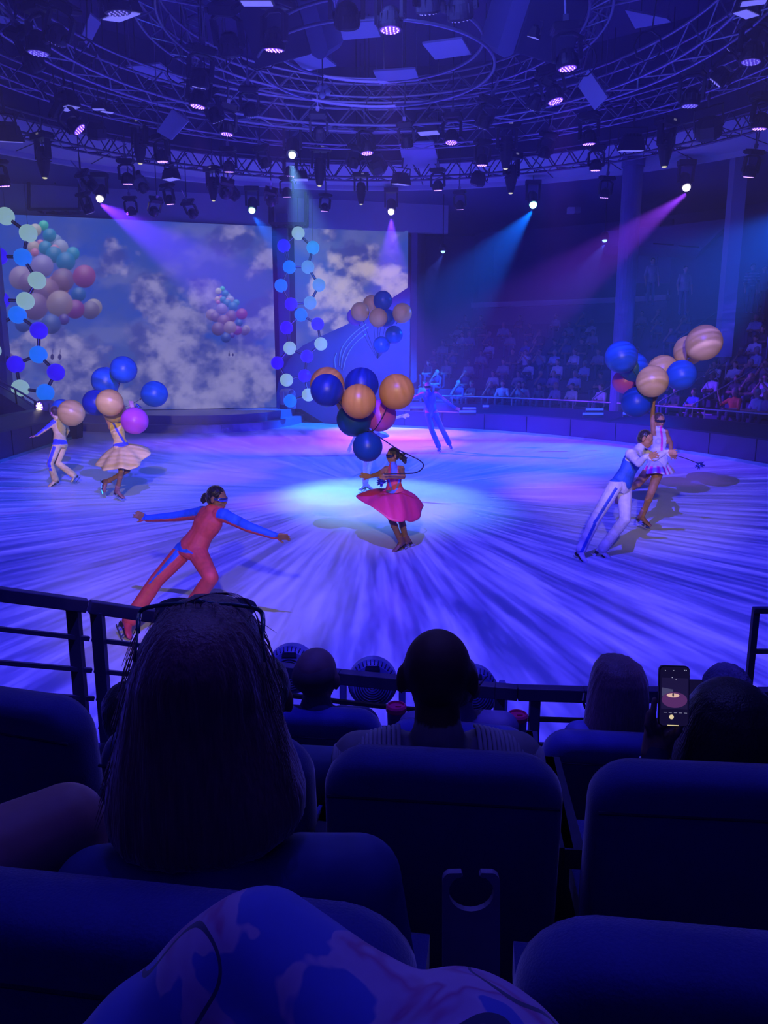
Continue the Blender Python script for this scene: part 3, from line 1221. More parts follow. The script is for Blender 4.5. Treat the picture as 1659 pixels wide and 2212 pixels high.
# drop pipe of every fixture, up to what carries it
for o, loc, zc, th, rot in PIPES:
    Rm = Matrix.LocRotScale(Vector(), o.rotation_euler, None).to_3x3()
    base_ = loc + Rm @ Vector((0, 0, th))
    mb = MB()
    mb.tube([base_, Vector((base_.x, base_.y, zc - 0.006))], 0.014, 6)
    mb.build('drop_pipe', m_black, o)

# the six heads that throw the visible beams
BEAMS = [(630, 338, (0.75, 1.0, 0.95), 'bright white spotlight throwing the pale beam onto the ice', 0.085, 9),
         (213, 432, (1.0, 0.85, 1.0), 'bright spotlight at far left throwing a violet beam', 0.11, 9),
         (543, 457, (0.35, 1.0, 0.9), 'bright spotlight throwing a blue beam onto the screen edge', 0.11, 7),
         (845, 460, (0.85, 0.75, 1.0), 'bright spotlight throwing a purple beam straight down', 0.11, 9),
         (1153, 445, (0.3, 1.0, 1.0), 'bright spotlight throwing the wide cyan beam', 0.12, 9),
         (1486, 408, (1.0, 0.85, 1.0), 'bright spotlight at right throwing the magenta beam', 0.11, 9)]
for px, py, c, lb, r, es in BEAMS:
    loc = G(px, py, 7.5)
    loc = loc + Vector((0, 0.12, 0.06))
    root = empty('beam_light', loc, lb, 'stage light', 'spotlights with visible beams')
    M = Matrix.Translation(loc)
    mb = MB()
    T = M @ Matrix.Rotation(math.radians(-35), 4, 'X')
    mb.lathe([(0.10, 0.02), (0.15, 0.02), (0.16, 0.08), (0.17, 0.4), (0.13, 0.5), (0.05, 0.52)], T, 18)
    mb.build('head', m_body, root)
    mb = MB()
    mb.sphere((0, 0, 0.0), r, 16, 10)
    for i, p in enumerate(mb.v):
        mb.v[i] = T @ p
    mb.build('lens', mat('beam_lens_%d' % px, c, emit=c, estr=es), root, True)
    mb = MB()
    for s in (-1, 1):
        mb.box((s * 0.21, 0.12, 0.42), (0.06, 0.12, 0.5), M)
    mb.box((0, 0.12, 0.72), (0.5, 0.26, 0.14), M)
    mb.build('yoke', m_body, root)
    mb = MB()
    mb.tube([M @ Vector((0, 0.12, 0.78)), M @ Vector((0, 0.12, 1.13))], 0.02, 6)
    mb.build('clamp', m_truss, root)
for i, (px, py, pl) in enumerate(((957, 545, 29.5), (1306, 521, 27.0))):
    loc = P(px, py - 3, pl + 0.15)
    root = empty('small_beam_light', loc, 'small %s blue spotlight low on the far wall' % ('left' if i == 0 else 'right'), 'stage light', 'small blue spotlights on the far wall')
    mb = MB()
    mb.lathe([(0.05, -0.02), (0.14, 0.0), (0.15, 0.12), (0.1, 0.26)], Matrix.Translation(loc), 14)
    mb.build('head', m_body, root)
    mb = MB()
    mb.sphere(loc + Vector((0, -0.02, 0.0)), 0.09, 12, 8)
    mb.build('lens', mat('pencil_lens', (0.3, 0.5, 1), emit=(0.25, 0.45, 1.0), estr=3), root, True)
    mb = MB()
    mb.tube([loc + Vector((0, 0, 0.2)), loc + Vector((0, 0, 0.5)), Vector((loc.x, loc.y, 8.7))], 0.02, 6)
    mb.build('clamp', m_body, root)

# ---- grey reflector boards
QUADS = [([(912, 95), (998, 84), (1018, 118), (940, 129)], 8.6, 'grey board hung right of the oval hoop centre'),
         ([(625, 120), (688, 112), (727, 143), (659, 154)], 8.6, 'grey board hung left inside the oval hoop'),
         ([(806, 155), (897, 149), (906, 175), (820, 182)], 8.5, 'grey board below the brightest purple light'),
         ([(718, 54), (808, 46), (822, 80), (728, 88)], 8.6, 'grey board beside the brightest purple light'),
         ([(862, 310), (936, 307), (950, 362), (872, 364)], 8.3, 'large grey board low in the middle of the rig'),
         ([(1248, 186), (1271, 150), (1312, 210), (1284, 238)], None, 'tilted grey board hung at the right side'),
         ([(338, 284), (372, 235), (407, 262), (370, 303)], None, 'tilted grey board hung at the left side'),
         ([(272, 145), (345, 138), (405, 185), (320, 172)], 8.9, 'angular pale board frame at upper left'),
         ([(0, 38), (55, 48), (60, 62), (0, 50)], 9.2, 'pale beam plate at the left edge of the rig'),
         ([(700, 40), (716, 40), (730, 0), (700, 0)], 9.2, 'narrow pale plate at top beside the left speaker'),
         ([(1350, 22), (1440, 40), (1450, 48), (1372, 62)], 9.4, 'dull triangular plate at upper right'),
         ([(176, 78), (195, 30), (218, 50), (190, 105)], 9.2, 'leaning grey plate at upper left')]
for q, z, lb in QUADS:
    if z:
        a = [G(x, y, z) for x, y in q]
    else:
        a = [P(x, y, 15.5 + (0.5 if i in (0, 3) else 0)) for i, (x, y) in enumerate(q)]
    nrm = (a[1] - a[0]).cross(a[2] - a[0]).normalized()
    if nrm.z < 0:
        nrm = -nrm
    mb = MB()
    mb.loft([a, [p + nrm * 0.04 for p in a]])
    c = sum(a, Vector()) / 4
    root = empty('reflector_board', c, lb, 'board', 'grey boards hung in the rig')
    mb.build('panel', m_panel, root)
    for p in (a[0], a[2]):
        mb = MB()
        pp = p * 0.85 + c * 0.15
        mb.tube([pp, Vector((pp.x, pp.y, 11.19))], 0.008, 4)
        mb.build('wire', m_truss, root)

# ---- big speaker cabinets
for s, q, lb in ((-1, [(546, 5), (690, -20), (668, 96), (572, 82)], 'large dark speaker cabinet hung at upper left of centre'), (1, [(1100, -20), (1245, 0), (1240, 80), (1112, 86)], 'large dark speaker cabinet hung at upper right of centre')):
    c = G(618 if s < 0 else 1176, 48, 8.6)
    M = Matrix.Translation(c) @ Matrix.Rotation(s * 0.3, 4, 'Z') @ Matrix.Rotation(0.5, 4, 'X') @ Matrix.Rotation(s * 0.12, 4, 'Y')
    root = empty('speaker_cabinet', c, lb, 'speaker', 'big speaker cabinets of the rig')
    mb = MB()
    mb.loft([[M @ Vector(p) for p in ((-0.62, -0.5, -0.55), (0.5, -0.5, -0.55), (0.5, 0.5, -0.4), (-0.62, 0.5, -0.4))], [M @ Vector(p) for p in ((-0.62, -0.5, 0.6), (0.5, -0.5, 0.6), (0.5, 0.5, 0.6), (-0.62, 0.5, 0.6))]])
    mb.build('cabinet', mat('speaker_paint', (0.02, 0.02, 0.06), rough=0.6), root, bevel=0.02)
    mb = MB()
    rings = []
    for k in range(9):
        t = k / 8
        x = 0.5 + 0.32 * t
        y = -0.12 * math.sin(PI * t)
        rings.append([M @ Vector((x * (1 if s < 0 else -1) - (0 if s < 0 else 0.12), zz * 0.9, -0.57 - 0.1 * math.sin(PI * t) + hz)) for zz, hz in ((-0.5, 0), (0.5, 0), (0.5, 0.9), (-0.5, 0.9))])
    mb.loft(rings)
    mb.build('horn', mat('speaker_horn', (0.12, 0.12, 0.28), rough=0.5), root)
    mb = MB()
    mb.bar(M @ Vector((0.1, -0.1, -0.57)), M @ Vector((0.1, 0.0, -0.56)), 0.08, 0.02)
    mb.build('fitting', m_rail, root)
    mb = MB()
    mb.tube([c + Vector((0, 0, 0.5)), Vector((c.x, c.y, 11.2))], 0.03, 6)
    mb.build('hanger', m_truss, root)

# hanging pale globes bundle, loops of cable
root = empty('bulb_cluster', G(697, 196, 7.9), 'cluster of five pale round bulbs under the oval hoop', 'bulbs')
for dx, dy, dz in ((-0.07, 0, 0.05), (0.05, 0.02, 0.06), (0.1, 0, -0.02), (-0.01, -0.03, -0.09), (0.0, 0.06, 0)):
    mb = MB()
    mb.sphere(G(697, 196, 7.9) + Vector((dx, dy, dz)), 0.068, 12, 8)
    mb.build('bulb', mat('pale_bulb', (0.6, 0.6, 0.85), rough=0.3), root, True)
mb = MB()
mb.tube([G(697, 196, 7.9) + Vector((0, 0, 0.03)), G(697, 196, 7.9) + Vector((0, 0, 3.3))], 0.012, 6)
mb.build('cord', m_black, root)
rc = random.Random(3)
for i, (px, py, r) in enumerate(((387, 152, 0.24), (30, 95, 0.22), (1400, 100, 0.25), (560, 100, 0.4), (185, 112, 0.2), (1640, 200, 0.25), (1255, 130, 0.3), (820, 225, 0.3))):
    c = G(px, py, 8.2)
    pts = [c + Vector((r * math.cos(2 * PI * k / 18), 0.05 * math.sin(3 * k), r * math.sin(2 * PI * k / 18))) for k in range(19)]
    mb = MB()
    mb.tube(pts, 0.014, 6)
    mb.tube([pts[4], pts[4] + Vector((0.05, 0, 0.5)), pts[4] + Vector((0, 0.1, 2.6))], 0.014, 6)
    tag(mb.build('cable_coil', m_black, None, True), ['coil of black cable between the left ring trusses', 'coil of black cable at the upper left corner', 'coil of black cable in the dark upper right', 'large black cable loop left of the speaker light', 'small coil of cable beside the left plates', 'coil of black cable at the right edge', 'coil of black cable behind the right speaker', 'coil of black cable hanging near the rig centre'][i], 'cable', 'cable coils in the rig')
# small status lamps of the fixtures
# lift frames hanging in front of the valance
for (x0, y0, x1, y1, pl, lb) in ((62, 412, 172, 452, 27.2, 'dark hanging metal frame at far left before the screen'), (583, 455, 660, 483, 28.5, 'dark hanging metal frame above the central post')):
    root = empty('hanging_frame', P((x0 + x1) / 2, y0, pl), lb, 'frame', 'hanging metal frames before the screens')
    A = [P(x0, y0 - 40, pl), P(x0, y1, pl), P(x1, y1, pl), P(x1, y0 - 40, pl)]
    back = Vector((0, 0.7, 0))
    for qa, qb in ((0, 1), (1, 2), (2, 3)):
        for off in (Vector(), back):
            mb = MB()
            mb.bar(A[qa] + off, A[qb] + off, 0.09, 0.09)
            mb.build('bar', m_black, root)
    mb = MB()
    for k in range(4):
        p = A[1] * (1 - (k + 0.5) / 4) + A[2] * ((k + 0.5) / 4)
        mb.bar(p, p + back, 0.06, 0.06)
    mb.build('cross_bars', m_black, root)
    mb = MB()
    for k in range(3):
        p = A[0] * (1 - k / 2) + A[3] * (k / 2)
        mb.tube([p, Vector((p.x, p.y, 8.6))], 0.02, 6)
    mb.build('hanger', m_black, root)


# ================================================================ columns, posts, balcony, rails of the far side
def col(name, x, y, z0, z1, r, m, label, box=None):
    mb = MB()
    if box:
        mb.box((x, y, (z0 + z1) / 2), (box[0], box[1], z1 - z0))
    else:
        mb.lathe([(r, z0), (r, z1)], Matrix.Translation((x, y, 0)), 20)
        mb.lathe([(r * 1.15, z1 - 0.25), (r * 1.15, z1)], Matrix.Translation((x, y, 0)), 20)
    o = mb.build(name, m, None, False, (x, y, z0))
    return tag(o, label, 'column')


col('round_column', 7.55, 24.9, 0.3, 8.5, 0.30, m_column, 'tall dark round column rising from the right boards to the soffit')
col('square_column', 11.05, 25.6, 2.6, 8.66, 0, mat('pale_column', (0.28, 0.28, 0.5), rough=0.7), 'pale square column at the right edge above the stands', (0.42, 0.4))
col('screen_post', -3.93, 31.3, 0.58, 8.0, 0, mat('post_paint', (0.08, 0.10, 0.28), rough=0.5), 'dark square post between the two video screens', (0.42, 0.35))
col('screen_post', -13.15, 26.9, 0.0, 8.6, 0, mat('post_paint', (0.08, 0.10, 0.28)), 'dark square post at the left edge before the wide screen', (0.5, 0.4))

# balcony ledge above the far stands
BC = offs(SR, 10.2)
seg = [p for p in BC if 895 < proj((p.x, p.y, 5.1))[0] < 1460]
mb = MB()
rings = [[Vector((p.x, p.y, 0)) + Vector((0, 0, z)) + (p - CC).normalized() * 0 + Vector((o_, o_, 0)) * 0.5 for o_, z in ((0, 4.95), (0.5, 4.95), (0.5, 5.18), (0, 5.18))] for p in seg]
mb.loft(rings)
o = mb.build('balcony_ledge', m_pale)
tag(o, 'pale balcony ledge running across the top of the far stands', 'balcony')
mb = MB()
rings = [[Vector((p.x, p.y, 0)) + Vector((o_, o_, z)) for o_, z in ((0.1, 3.6), (0.4, 3.6), (0.4, 4.94), (0.1, 4.94))] for p in seg]
mb.loft(rings)
struct(mb.build('wall_balcony', m_wall))
# things standing on the ledge: two cups
for px, lb in ((1421, 'pale cup standing on the balcony ledge near its right end'), (1378, 'small cup standing on the balcony ledge left of the taller one')):
    best = min(seg, key=lambda p: abs(proj((p.x, p.y, 5.2))[0] - px))
    mb = MB()
    mb.lathe([(0.035, 0), (0.05, 0.18 if px == 1421 else 0.1), (0.04, 0.2 if px == 1421 else 0.11), (0.0, 0.2 if px == 1421 else 0.11)], Matrix.Translation((best.x + 0.12, best.y + 0.12, 5.18)), 12)
    tag(mb.build('cup', mat('white_plastic', (0.7, 0.7, 0.85), rough=0.4)), lb, 'cup', 'cups on the balcony ledge')

# bulkhead hanging over the upper right of the stands
q = [(1390, 492), (1420, 490), (1560, 474), (1585, 474), (1513, 541), (1400, 533), (1300, 530), (1300, 500)]
a = [PY(x, y, 29.5) for x, y in q]
mb = MB()
mb.loft([a, [p + Vector((0.8, 2.5, 0)) for p in a]])
struct(mb.build('ceiling_bulkhead', mat('bulkhead_paint', (0.16, 0.17, 0.36), rough=0.8)))
mb = MB()
for x0, x1, y in ((1411, 1455, 526), (1466, 1510, 531)):
    mb.bar(PY(x0, y, 29.46), PY(x1, y + 3, 29.46), 0.03, 0.04)
struct(mb.build('trim_bulkhead_slots', m_seam))
# doorway panels at the back of the balcony
for x0, x1, c_, nm in ((1358, 1415, (0.20, 0.20, 0.42), 'door_1'), (1418, 1446, (0.17, 0.17, 0.38), 'door_2')):
    mb = MB()
    p0, p1 = PY(x0, 612, 32.5), PY(x1, 612, 32.5)
    mb.bar(Vector((p0.x, p0.y, (p0.z + 8.0) / 2)), Vector((p1.x, p1.y, (p0.z + 8.0) / 2)), 0.1, 8.0 - p0.z)
    struct(mb.build(nm, mat(nm + '_paint', c_, rough=0.7)))
# small light box on the far wall
root = empty('wall_light_box', PY(1240, 455, 31), 'small pale electrical box high on the far wall', 'box')
mb = MB()
mb.box(PY(1233, 455, 31), (0.26, 0.2, 0.22))
mb.build('box_body', m_pale, root)
mb = MB()
mb.box(PY(1247, 454, 31), (0.22, 0.16, 0.2))
mb.box(PY(1240, 448, 31), (0.4, 0.1, 0.05))
mb.build('bracket', m_steel, root)

# rail along the front of the far stands
RR = offs(SR, 0.92)
root = empty('stand_rail', RR[20], 'pale metal rail along the front row of the far stands', 'rail')
mb = MB()
mb.tube([p + Vector((0, 0, 1.16)) for p in RR[8:]], 0.026, 8)
mb.build('hand_rail', m_rail, root, True)
mb = MB()
for i in range(10, len(RR), 4):
    mb = MB()
    mb.tube([RR[i] + Vector((0, 0, 0.88)), RR[i] + Vector((0, 0, 1.16))], 0.018, 6)
    mb.build('rail_post', m_rail, root)
# aisle rails climbing the stands
for j, (px, lb) in enumerate(((1248, 'sloping handrail of the aisle behind the round column'), (1372, 'sloping handrail of the aisle left of the orange shirt'), (1440, 'sloping handrail climbing the aisle under the square column'))):
    k = min(range(len(SR)), key=lambda i: abs(proj(SR[i] + Vector((0, 0, 1)))[0] - px))
    t = (SR[min(k + 1, len(SR) - 1)] - SR[k - 1]).normalized()
    nn = Vector((t.y, -t.x, 0))
    root = empty('aisle_rail', SR[k] + nn * 2, lb, 'rail', 'sloping handrails of the far stands')
    pts = [SR[k] + nn * (1.1 + 1.0 * q) + Vector((0, 0, 0.5 + 0.4 * q + 0.75)) for q in range(0, 9)]
    mb = MB()
    mb.tube(pts[:4], 0.02, 6)
    mb.tube(pts[5:], 0.02, 6)
    mb.build('hand_rail', m_rail, root, True)
    for q in (0, 3, 5, 8):
        mb = MB()
        mb.tube([pts[q] - Vector((0, 0, 0.74)), pts[q]], 0.018, 6)
        mb.build('rail_post', m_rail, root)
# step edges of the right aisle
mb = MB()
k = min(range(len(SR)), key=lambda i: abs(proj(SR[i] + Vector((0, 0, 1)))[0] - 1410))
t = (SR[k + 1] - SR[k - 1]).normalized()
nn = Vector((t.y, -t.x, 0))
for q in range(1, 16):
    c = SR[k] + nn * (1.5 + 0.5 * q) + Vector((0, 0, 0.52 + 0.2 * q + (0.2 if q % 2 else 0.0)))
    mb.bar(c - t * 0.6, c + t * 0.6, 0.04, 0.03)
struct(mb.build('trim_stair_edges', m_rail))

# blue lit strips of the sound desk behind the boards
m_blue = mat('blue_strip', (0.05, 0.1, 0.9), emit=(0.03, 0.07, 1.0), estr=1.2)
for x0, x1, y, lb in ((1000, 1028, 882, 'upper short glowing blue strip behind the boards right of the blue skater'), (992, 1028, 889, 'long lower glowing blue strip right of the blue skater'), (1043, 1056, 877, 'small glowing blue strip farther right of the blue skater'),
                      (1266, 1303, 884, 'upper glowing blue strip beside the round column'), (1259, 1303, 894, 'lower glowing blue strip beside the round column'), (1346, 1358, 893, 'short glowing blue strip right of the round column'), (886, 915, 880, 'glowing blue strip left of the blue skater')):
    a_, b_ = G(x0, y, 1.02), G(x1, y, 1.02)
    root = empty('light_strip', (a_ + b_) / 2, lb, 'light', 'glowing blue strips behind the boards')
    mb = MB()
    mb.bar(a_ + Vector((0, 0, 0)), b_, 0.05, 0.06)
    mb.build('tube', m_blue, root)
    mb = MB()
    mb.bar(a_ - Vector((0, 0, 0.07)), b_ - Vector((0, 0, 0.07)), 0.09, 0.08)
    mb.build('base', m_black, root)

# ================================================================ dark curved side panel before the right screen
q = [(597, 882), (597, 855), (601, 828), (610, 800), (622, 779), (638, 760), (655, 746), (690, 728), (760, 696), (830, 655), (886, 618)]
a = [PY(x, y, 30.9) for x, y in q]
base_z = 0.0
a = [a[0]] + a[1:] + [Vector((a[-1].x, a[-1].y, 0.0)), Vector((PY(700, 880, 30.9).x, 30.9, 0.0)), Vector((PY(650, 880, 30.9).x, 30.9, 0.56))]
a[0].z = 0.60
mb = MB()
mb.loft([a, [p + Vector((0, 0.22, 0)) for p in a]])
o = mb.build('curved_backdrop', mat('side_panel_paint', (0.030, 0.030, 0.11), rough=0.7))
tag(o, 'dark curved backdrop rising in front of the right video screen', 'backdrop')
# pale curved rods behind the balloons
for i, ln in enumerate(([(733, 790), (735, 765), (742, 745), (762, 722), (790, 700)], [(737, 795), (740, 770), (750, 748), (772, 724), (796, 706)], [(724, 795), (723, 775), (727, 762)], [(741, 800), (748, 772), (764, 745), (790, 722)])):
    pts = catmull([PY(x, y, 30.885) for x, y in ln], 5)
    mb = MB()
    mb.tube(pts, 0.022, 6)
    tag(mb.build('curved_rod', m_rail, None, True), ['outermost pale curved rod on the dark panel', 'second pale curved rod on the dark panel', 'short pale curved rod left on the dark panel', 'innermost pale curved rod on the dark panel'][i], 'rod', 'curved rods on the dark panel')

# ================================================================ left corner: stair with rails and console
root = empty('side_stair', (-12.6, 24.5, 0), 'dark side stair with metal rails at the left edge', 'stair')
a = [PY(x, y, 25.6) for x, y in ((-60, 820), (0, 850), (75, 897), (88, 900), (88, 915), (-60, 915))]
a[-1].z = 0.3
a[-2].z = 0.3
mb = MB()
mb.loft([a, [p + Vector((0, 1.0, 0)) for p in a]])
mb.build('stringer', mat('stair_paint', (0.09, 0.09, 0.22), rough=0.6), root)
for ln, r in (([(-60, 788), (0, 822), (50, 851), (84, 872), (125, 874)], 0.035), ([(-60, 800), (0, 833), (50, 862), (82, 886), (88, 905)], 0.022), ([(75, 868), (78, 915)], 0.03), ([(88, 873), (92, 920)], 0.03), ([(33, 842), (36, 872)], 0.03), ([(-5, 905), (40, 895), (95, 890)], 0.05)):
    mb = MB()
    mb.tube([PY(x, y, 25.45) for x, y in ln], r, 8)
    mb.build('hand_rail' if len(ln) > 2 else 'rail_post', m_rail if len(ln) > 2 else m_black, root, True)
mb = MB()
aa = [PY(x, y, 25.3) for x, y in ((-70, 905), (92, 890), (96, 925), (-70, 950))]
mb.loft([aa, [p + Vector((0, 0.6, 0)) for p in aa]])
mb.build('landing', mat('stair_paint', (0.09, 0.09, 0.22)), root)
mb = MB()
aa = [PY(x, y, 24.9) for x, y in ((140, 912), (166, 912), (167, 958), (144, 964))]
aa[2].z = aa[3].z = 0.0
mb.loft([aa, [p + Vector((0, 0.5, 0)) for p in aa]])
o = mb.build('floor_monitor', m_black)
tag(o, 'dark upright box standing behind the yellow suited skater', 'box')


def floor_head(loc, rz, lit, label):
    loc = Vector(loc)
    root = empty('floor_moving_light', loc, label, 'stage light')
    M = Matrix.Translation(loc) @ Matrix.Rotation(rz, 4, 'Z')
    mb = MB()
    mb.box((0, 0, 0.09), (0.5, 0.4, 0.18), M)
    mb.build('base', m_body2, root, bevel=0.02)
    mb = MB()
    for s in (-1, 1):
        mb = MB()
        mb.box((s * 0.27, 0, 0.42), (0.08, 0.18, 0.52), M)
        mb.build('yoke_arm', mat('fixture_pale', (0.4, 0.4, 0.6), rough=0.4), root, bevel=0.03)
    mb = MB()
    T = M @ Matrix.Translation((0, 0, 0.55)) @ Matrix.Rotation(PI / 2, 4, 'X')
    mb.lathe([(0.06, -0.3), (0.2, -0.24), (0.22, -0.1), (0.22, 0.18), (0.2, 0.22)], T, 20)
    mb.build('head', mat('fixture_pale', (0.4, 0.4, 0.6)), root, True)
    mb = MB()
    mb.lathe([(0.0, 0.225), (0.17, 0.225), (0.17, 0.215), (0, 0.215)], T, 20, False)
    mb.build('lens_face', m_facelit if lit else m_body2, root)
    if lit:
        mb = MB()
        for q_, nn_ in ((0.0, 1), (0.06, 6), (0.12, 9)):
            for k_ in range(nn_):
                a_ = 2 * PI * k_ / nn_
                mb.sphere(T @ Vector((q_ * math.cos(a_), q_ * math.sin(a_), 0.23)), 0.024, 8, 5)
        mb.build('led_lenses', mat('warm_led', (1, 0.9, 0.6), emit=(1.0, 0.85, 0.5), estr=6), root)


floor_head(PY(102, 917, 24.2), -0.5, True, 'lit moving light with warm lamps behind the yellow suited skater')
floor_head(PY(622, 883, 29.4), 0.9, False, 'unlit pale moving light standing on the stage right end')


# ================================================================ hexagon sculptures of glowing globes
def sculpture(balls, edges, t, r, label, rest):
    C0 = P(balls[0][0], balls[0][1], t)
    root = empty('globe_sculpture', C0, label, 'light sculpture', 'glowing globe sculptures')
    cols = {'m': ('mint_globe', (0.27, 0.48, 0.50)), 'a': ('azure_globe', (0.0, 0.17, 0.98)), 'd': ('deep_blue_globe', (0.022, 0.0, 0.92)), 'c': ('cyan_globe', (0.02, 0.30, 0.78)), 'b': ('pale_blue_globe', (0.10, 0.28, 0.60))}
    pts = [P(x, y, t) for x, y, c in balls]
    for (x, y, c), p in zip(balls, pts):
        mb = MB()
        mb.sphere(p, r, 24, 14)
        nm, cc = cols[c]
        mb.build('globe', mat(nm, tuple(k * 0.5 for k in cc), rough=0.4, emit=cc, estr=0.85), root, True)
    for i, j in edges:
        a, b = pts[i], pts[j]
        d = (b - a).normalized()
        L = (b - a).length
        if L < 2 * r * 0.95:
            continue
        mb = MB()
        mb.tube([a + d * r * 0.93, b - d * r * 0.93], r * 0.20, 10)
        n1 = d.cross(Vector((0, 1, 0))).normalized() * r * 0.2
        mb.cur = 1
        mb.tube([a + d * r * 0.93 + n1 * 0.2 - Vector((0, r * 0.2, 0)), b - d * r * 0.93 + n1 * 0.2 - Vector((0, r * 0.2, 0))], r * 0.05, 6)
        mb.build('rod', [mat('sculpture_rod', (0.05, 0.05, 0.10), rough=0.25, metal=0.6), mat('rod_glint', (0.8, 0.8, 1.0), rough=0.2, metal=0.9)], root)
    mb = MB()
    for i in rest:
        mb.tube([pts[i], Vector((pts[i].x, pts[i].y, 8.4))], 0.008, 4)
    mb.build('hanging_wire', m_black, root)
    return root


LB = [(12, 467, 'm'), (61, 504, 'm'), (49, 556, 'a'), (-3, 553, 'd'), (80, 606, 'm'), (55, 650, 'm'), (1, 648, 'd'), (38, 680, 'a'), (84, 714, 'd'), (-4, 702, 'm'), (83, 766, 'a'), (-6, 757, 'm'), (34, 787, 'd'), (121, 804, 'd'), (44, 839, 'm'), (98, 848, 'a'), (54, 888, 'm')]
LE = [(0, 1), (1, 2), (2, 3), (2, 4), (4, 5), (5, 6), (5, 7), (7, 8), (7, 9), (8, 10), (10, 12), (11, 12), (10, 13), (13, 15), (12, 14), (14, 15), (14, 16), (9, 11), (3, 6)]
sculpture(LB, LE, 26.3, 0.295, 'left hanging sculpture of glowing blue and mint globes in hexagons', (0, 1))
CB = [(644, 504, 'm'), (613, 531, 'd'), (676, 535, 'c'), (625, 577, 'a'), (665, 577, 'b'), (607, 617, 'a'), (689, 616, 'b'), (629, 657, 'd'), (670, 654, 'b'), (650, 680, 'a'), (619, 708, 'd'), (686, 700, 'd'), (626, 752, 'm'), (693, 743, 'm'), (599, 784, 'd'), (663, 770, 'd'), (619, 821, 'm'), (658, 812, 'd'), (627, 866, 'a'), (666, 853, 'm')]
CE = [(0, 1), (0, 2), (1, 3), (2, 4), (3, 4), (3, 5), (4, 6), (5, 7), (6, 8), (7, 8), (7, 9), (9, 10), (9, 11), (10, 12), (11, 13), (12, 14), (12, 15), (13, 15), (14, 16), (15, 17), (16, 17), (17, 19), (19, 18)]
sculpture(CB, CE, 28.6, 0.243, 'central hanging sculpture of glowing blue and mint globes beside the post', (0, 2))


# ================================================================ people
m_figure = mat('figure_cloth_and_skin', (1, 1, 1), rough=0.62, vcol=True, noise=0.35, nscale=22, bump=0.12)
m_satin = mat('satin_cloth', (1, 1, 1), rough=0.3, vcol=True, noise=0.25, nscale=30, bump=0.5, spec=0.6)
SKIN = np.array([0.55, 0.27, 0.11])
SKIN_D = np.array([0.14, 0.075, 0.05])
m_boot_tan = mat('tan_boot', (0.42, 0.26, 0.20), rough=0.5)
m_boot_white = mat('white_boot', (0.62, 0.60, 0.72), rough=0.45)
m_blade = mat('blade_steel', (0.75, 0.75, 0.85), rough=0.2, metal=0.9)
m_heel = mat('boot_heel', (0.04, 0.03, 0.03), rough=0.5)
m_hair_dark = hair_mat('dark_hair', (0.018, 0.012, 0.012))
m_hair_brown = hair_mat('brown_hair', (0.07, 0.035, 0.025))
m_hair_fair = hair_mat('fair_hair', (0.42, 0.24, 0.16))
m_visor = mat('visor_lens', (0.01, 0.01, 0.03), rough=0.08, spec=1.0)
m_visor_blue = mat('visor_mirror', (0.25, 0.35, 0.9), rough=0.1, metal=0.9)


def orient(fwd, up):
    f = Vector(fwd).normalized()
    u = Vector(up)
    u = (u - f * u.dot(f)).normalized()
    r = f.cross(u)
    return Matrix((r, f, u)).transposed()     # columns: right, forward, up


def head_blobs(mb, c, fwd, up, s=1.0, seg=18):
    R = orient(fwd, up).to_4x4()
    c = Vector(c)

    def e(x, y, z, rx, ry, rz, sg=seg):
        mb.sphere(c + R.to_3x3() @ Vector((x, y, z)) * s, 1.0, sg, max(6, sg // 2 + 2), R, (rx * s, ry * s, rz * s))
    e(0, -0.012, 0.025, 0.076, 0.094, 0.086)
    e(0, 0.02, -0.028, 0.062, 0.068, 0.075)
    e(0, 0.045, -0.075, 0.036, 0.036, 0.034)
    e(0, 0.082, -0.015, 0.010, 0.018, 0.026, 10)
    e(0, 0.094, -0.03, 0.014, 0.014, 0.011, 10)
    e(0, 0.078, -0.058, 0.024, 0.012, 0.007, 10)
    e(0, 0.078, -0.066, 0.020, 0.012, 0.007, 10)
    e(0, 0.072, 0.02, 0.052, 0.018, 0.010, 10)
    for q in (-1, 1):
        e(q * 0.081, -0.012, -0.006, 0.012, 0.022, 0.034, 10)
        e(q * 0.04, 0.052, -0.028, 0.022, 0.022, 0.020, 10)
        e(q * 0.030, 0.074, 0.004, 0.014, 0.010, 0.008, 10)
    return R


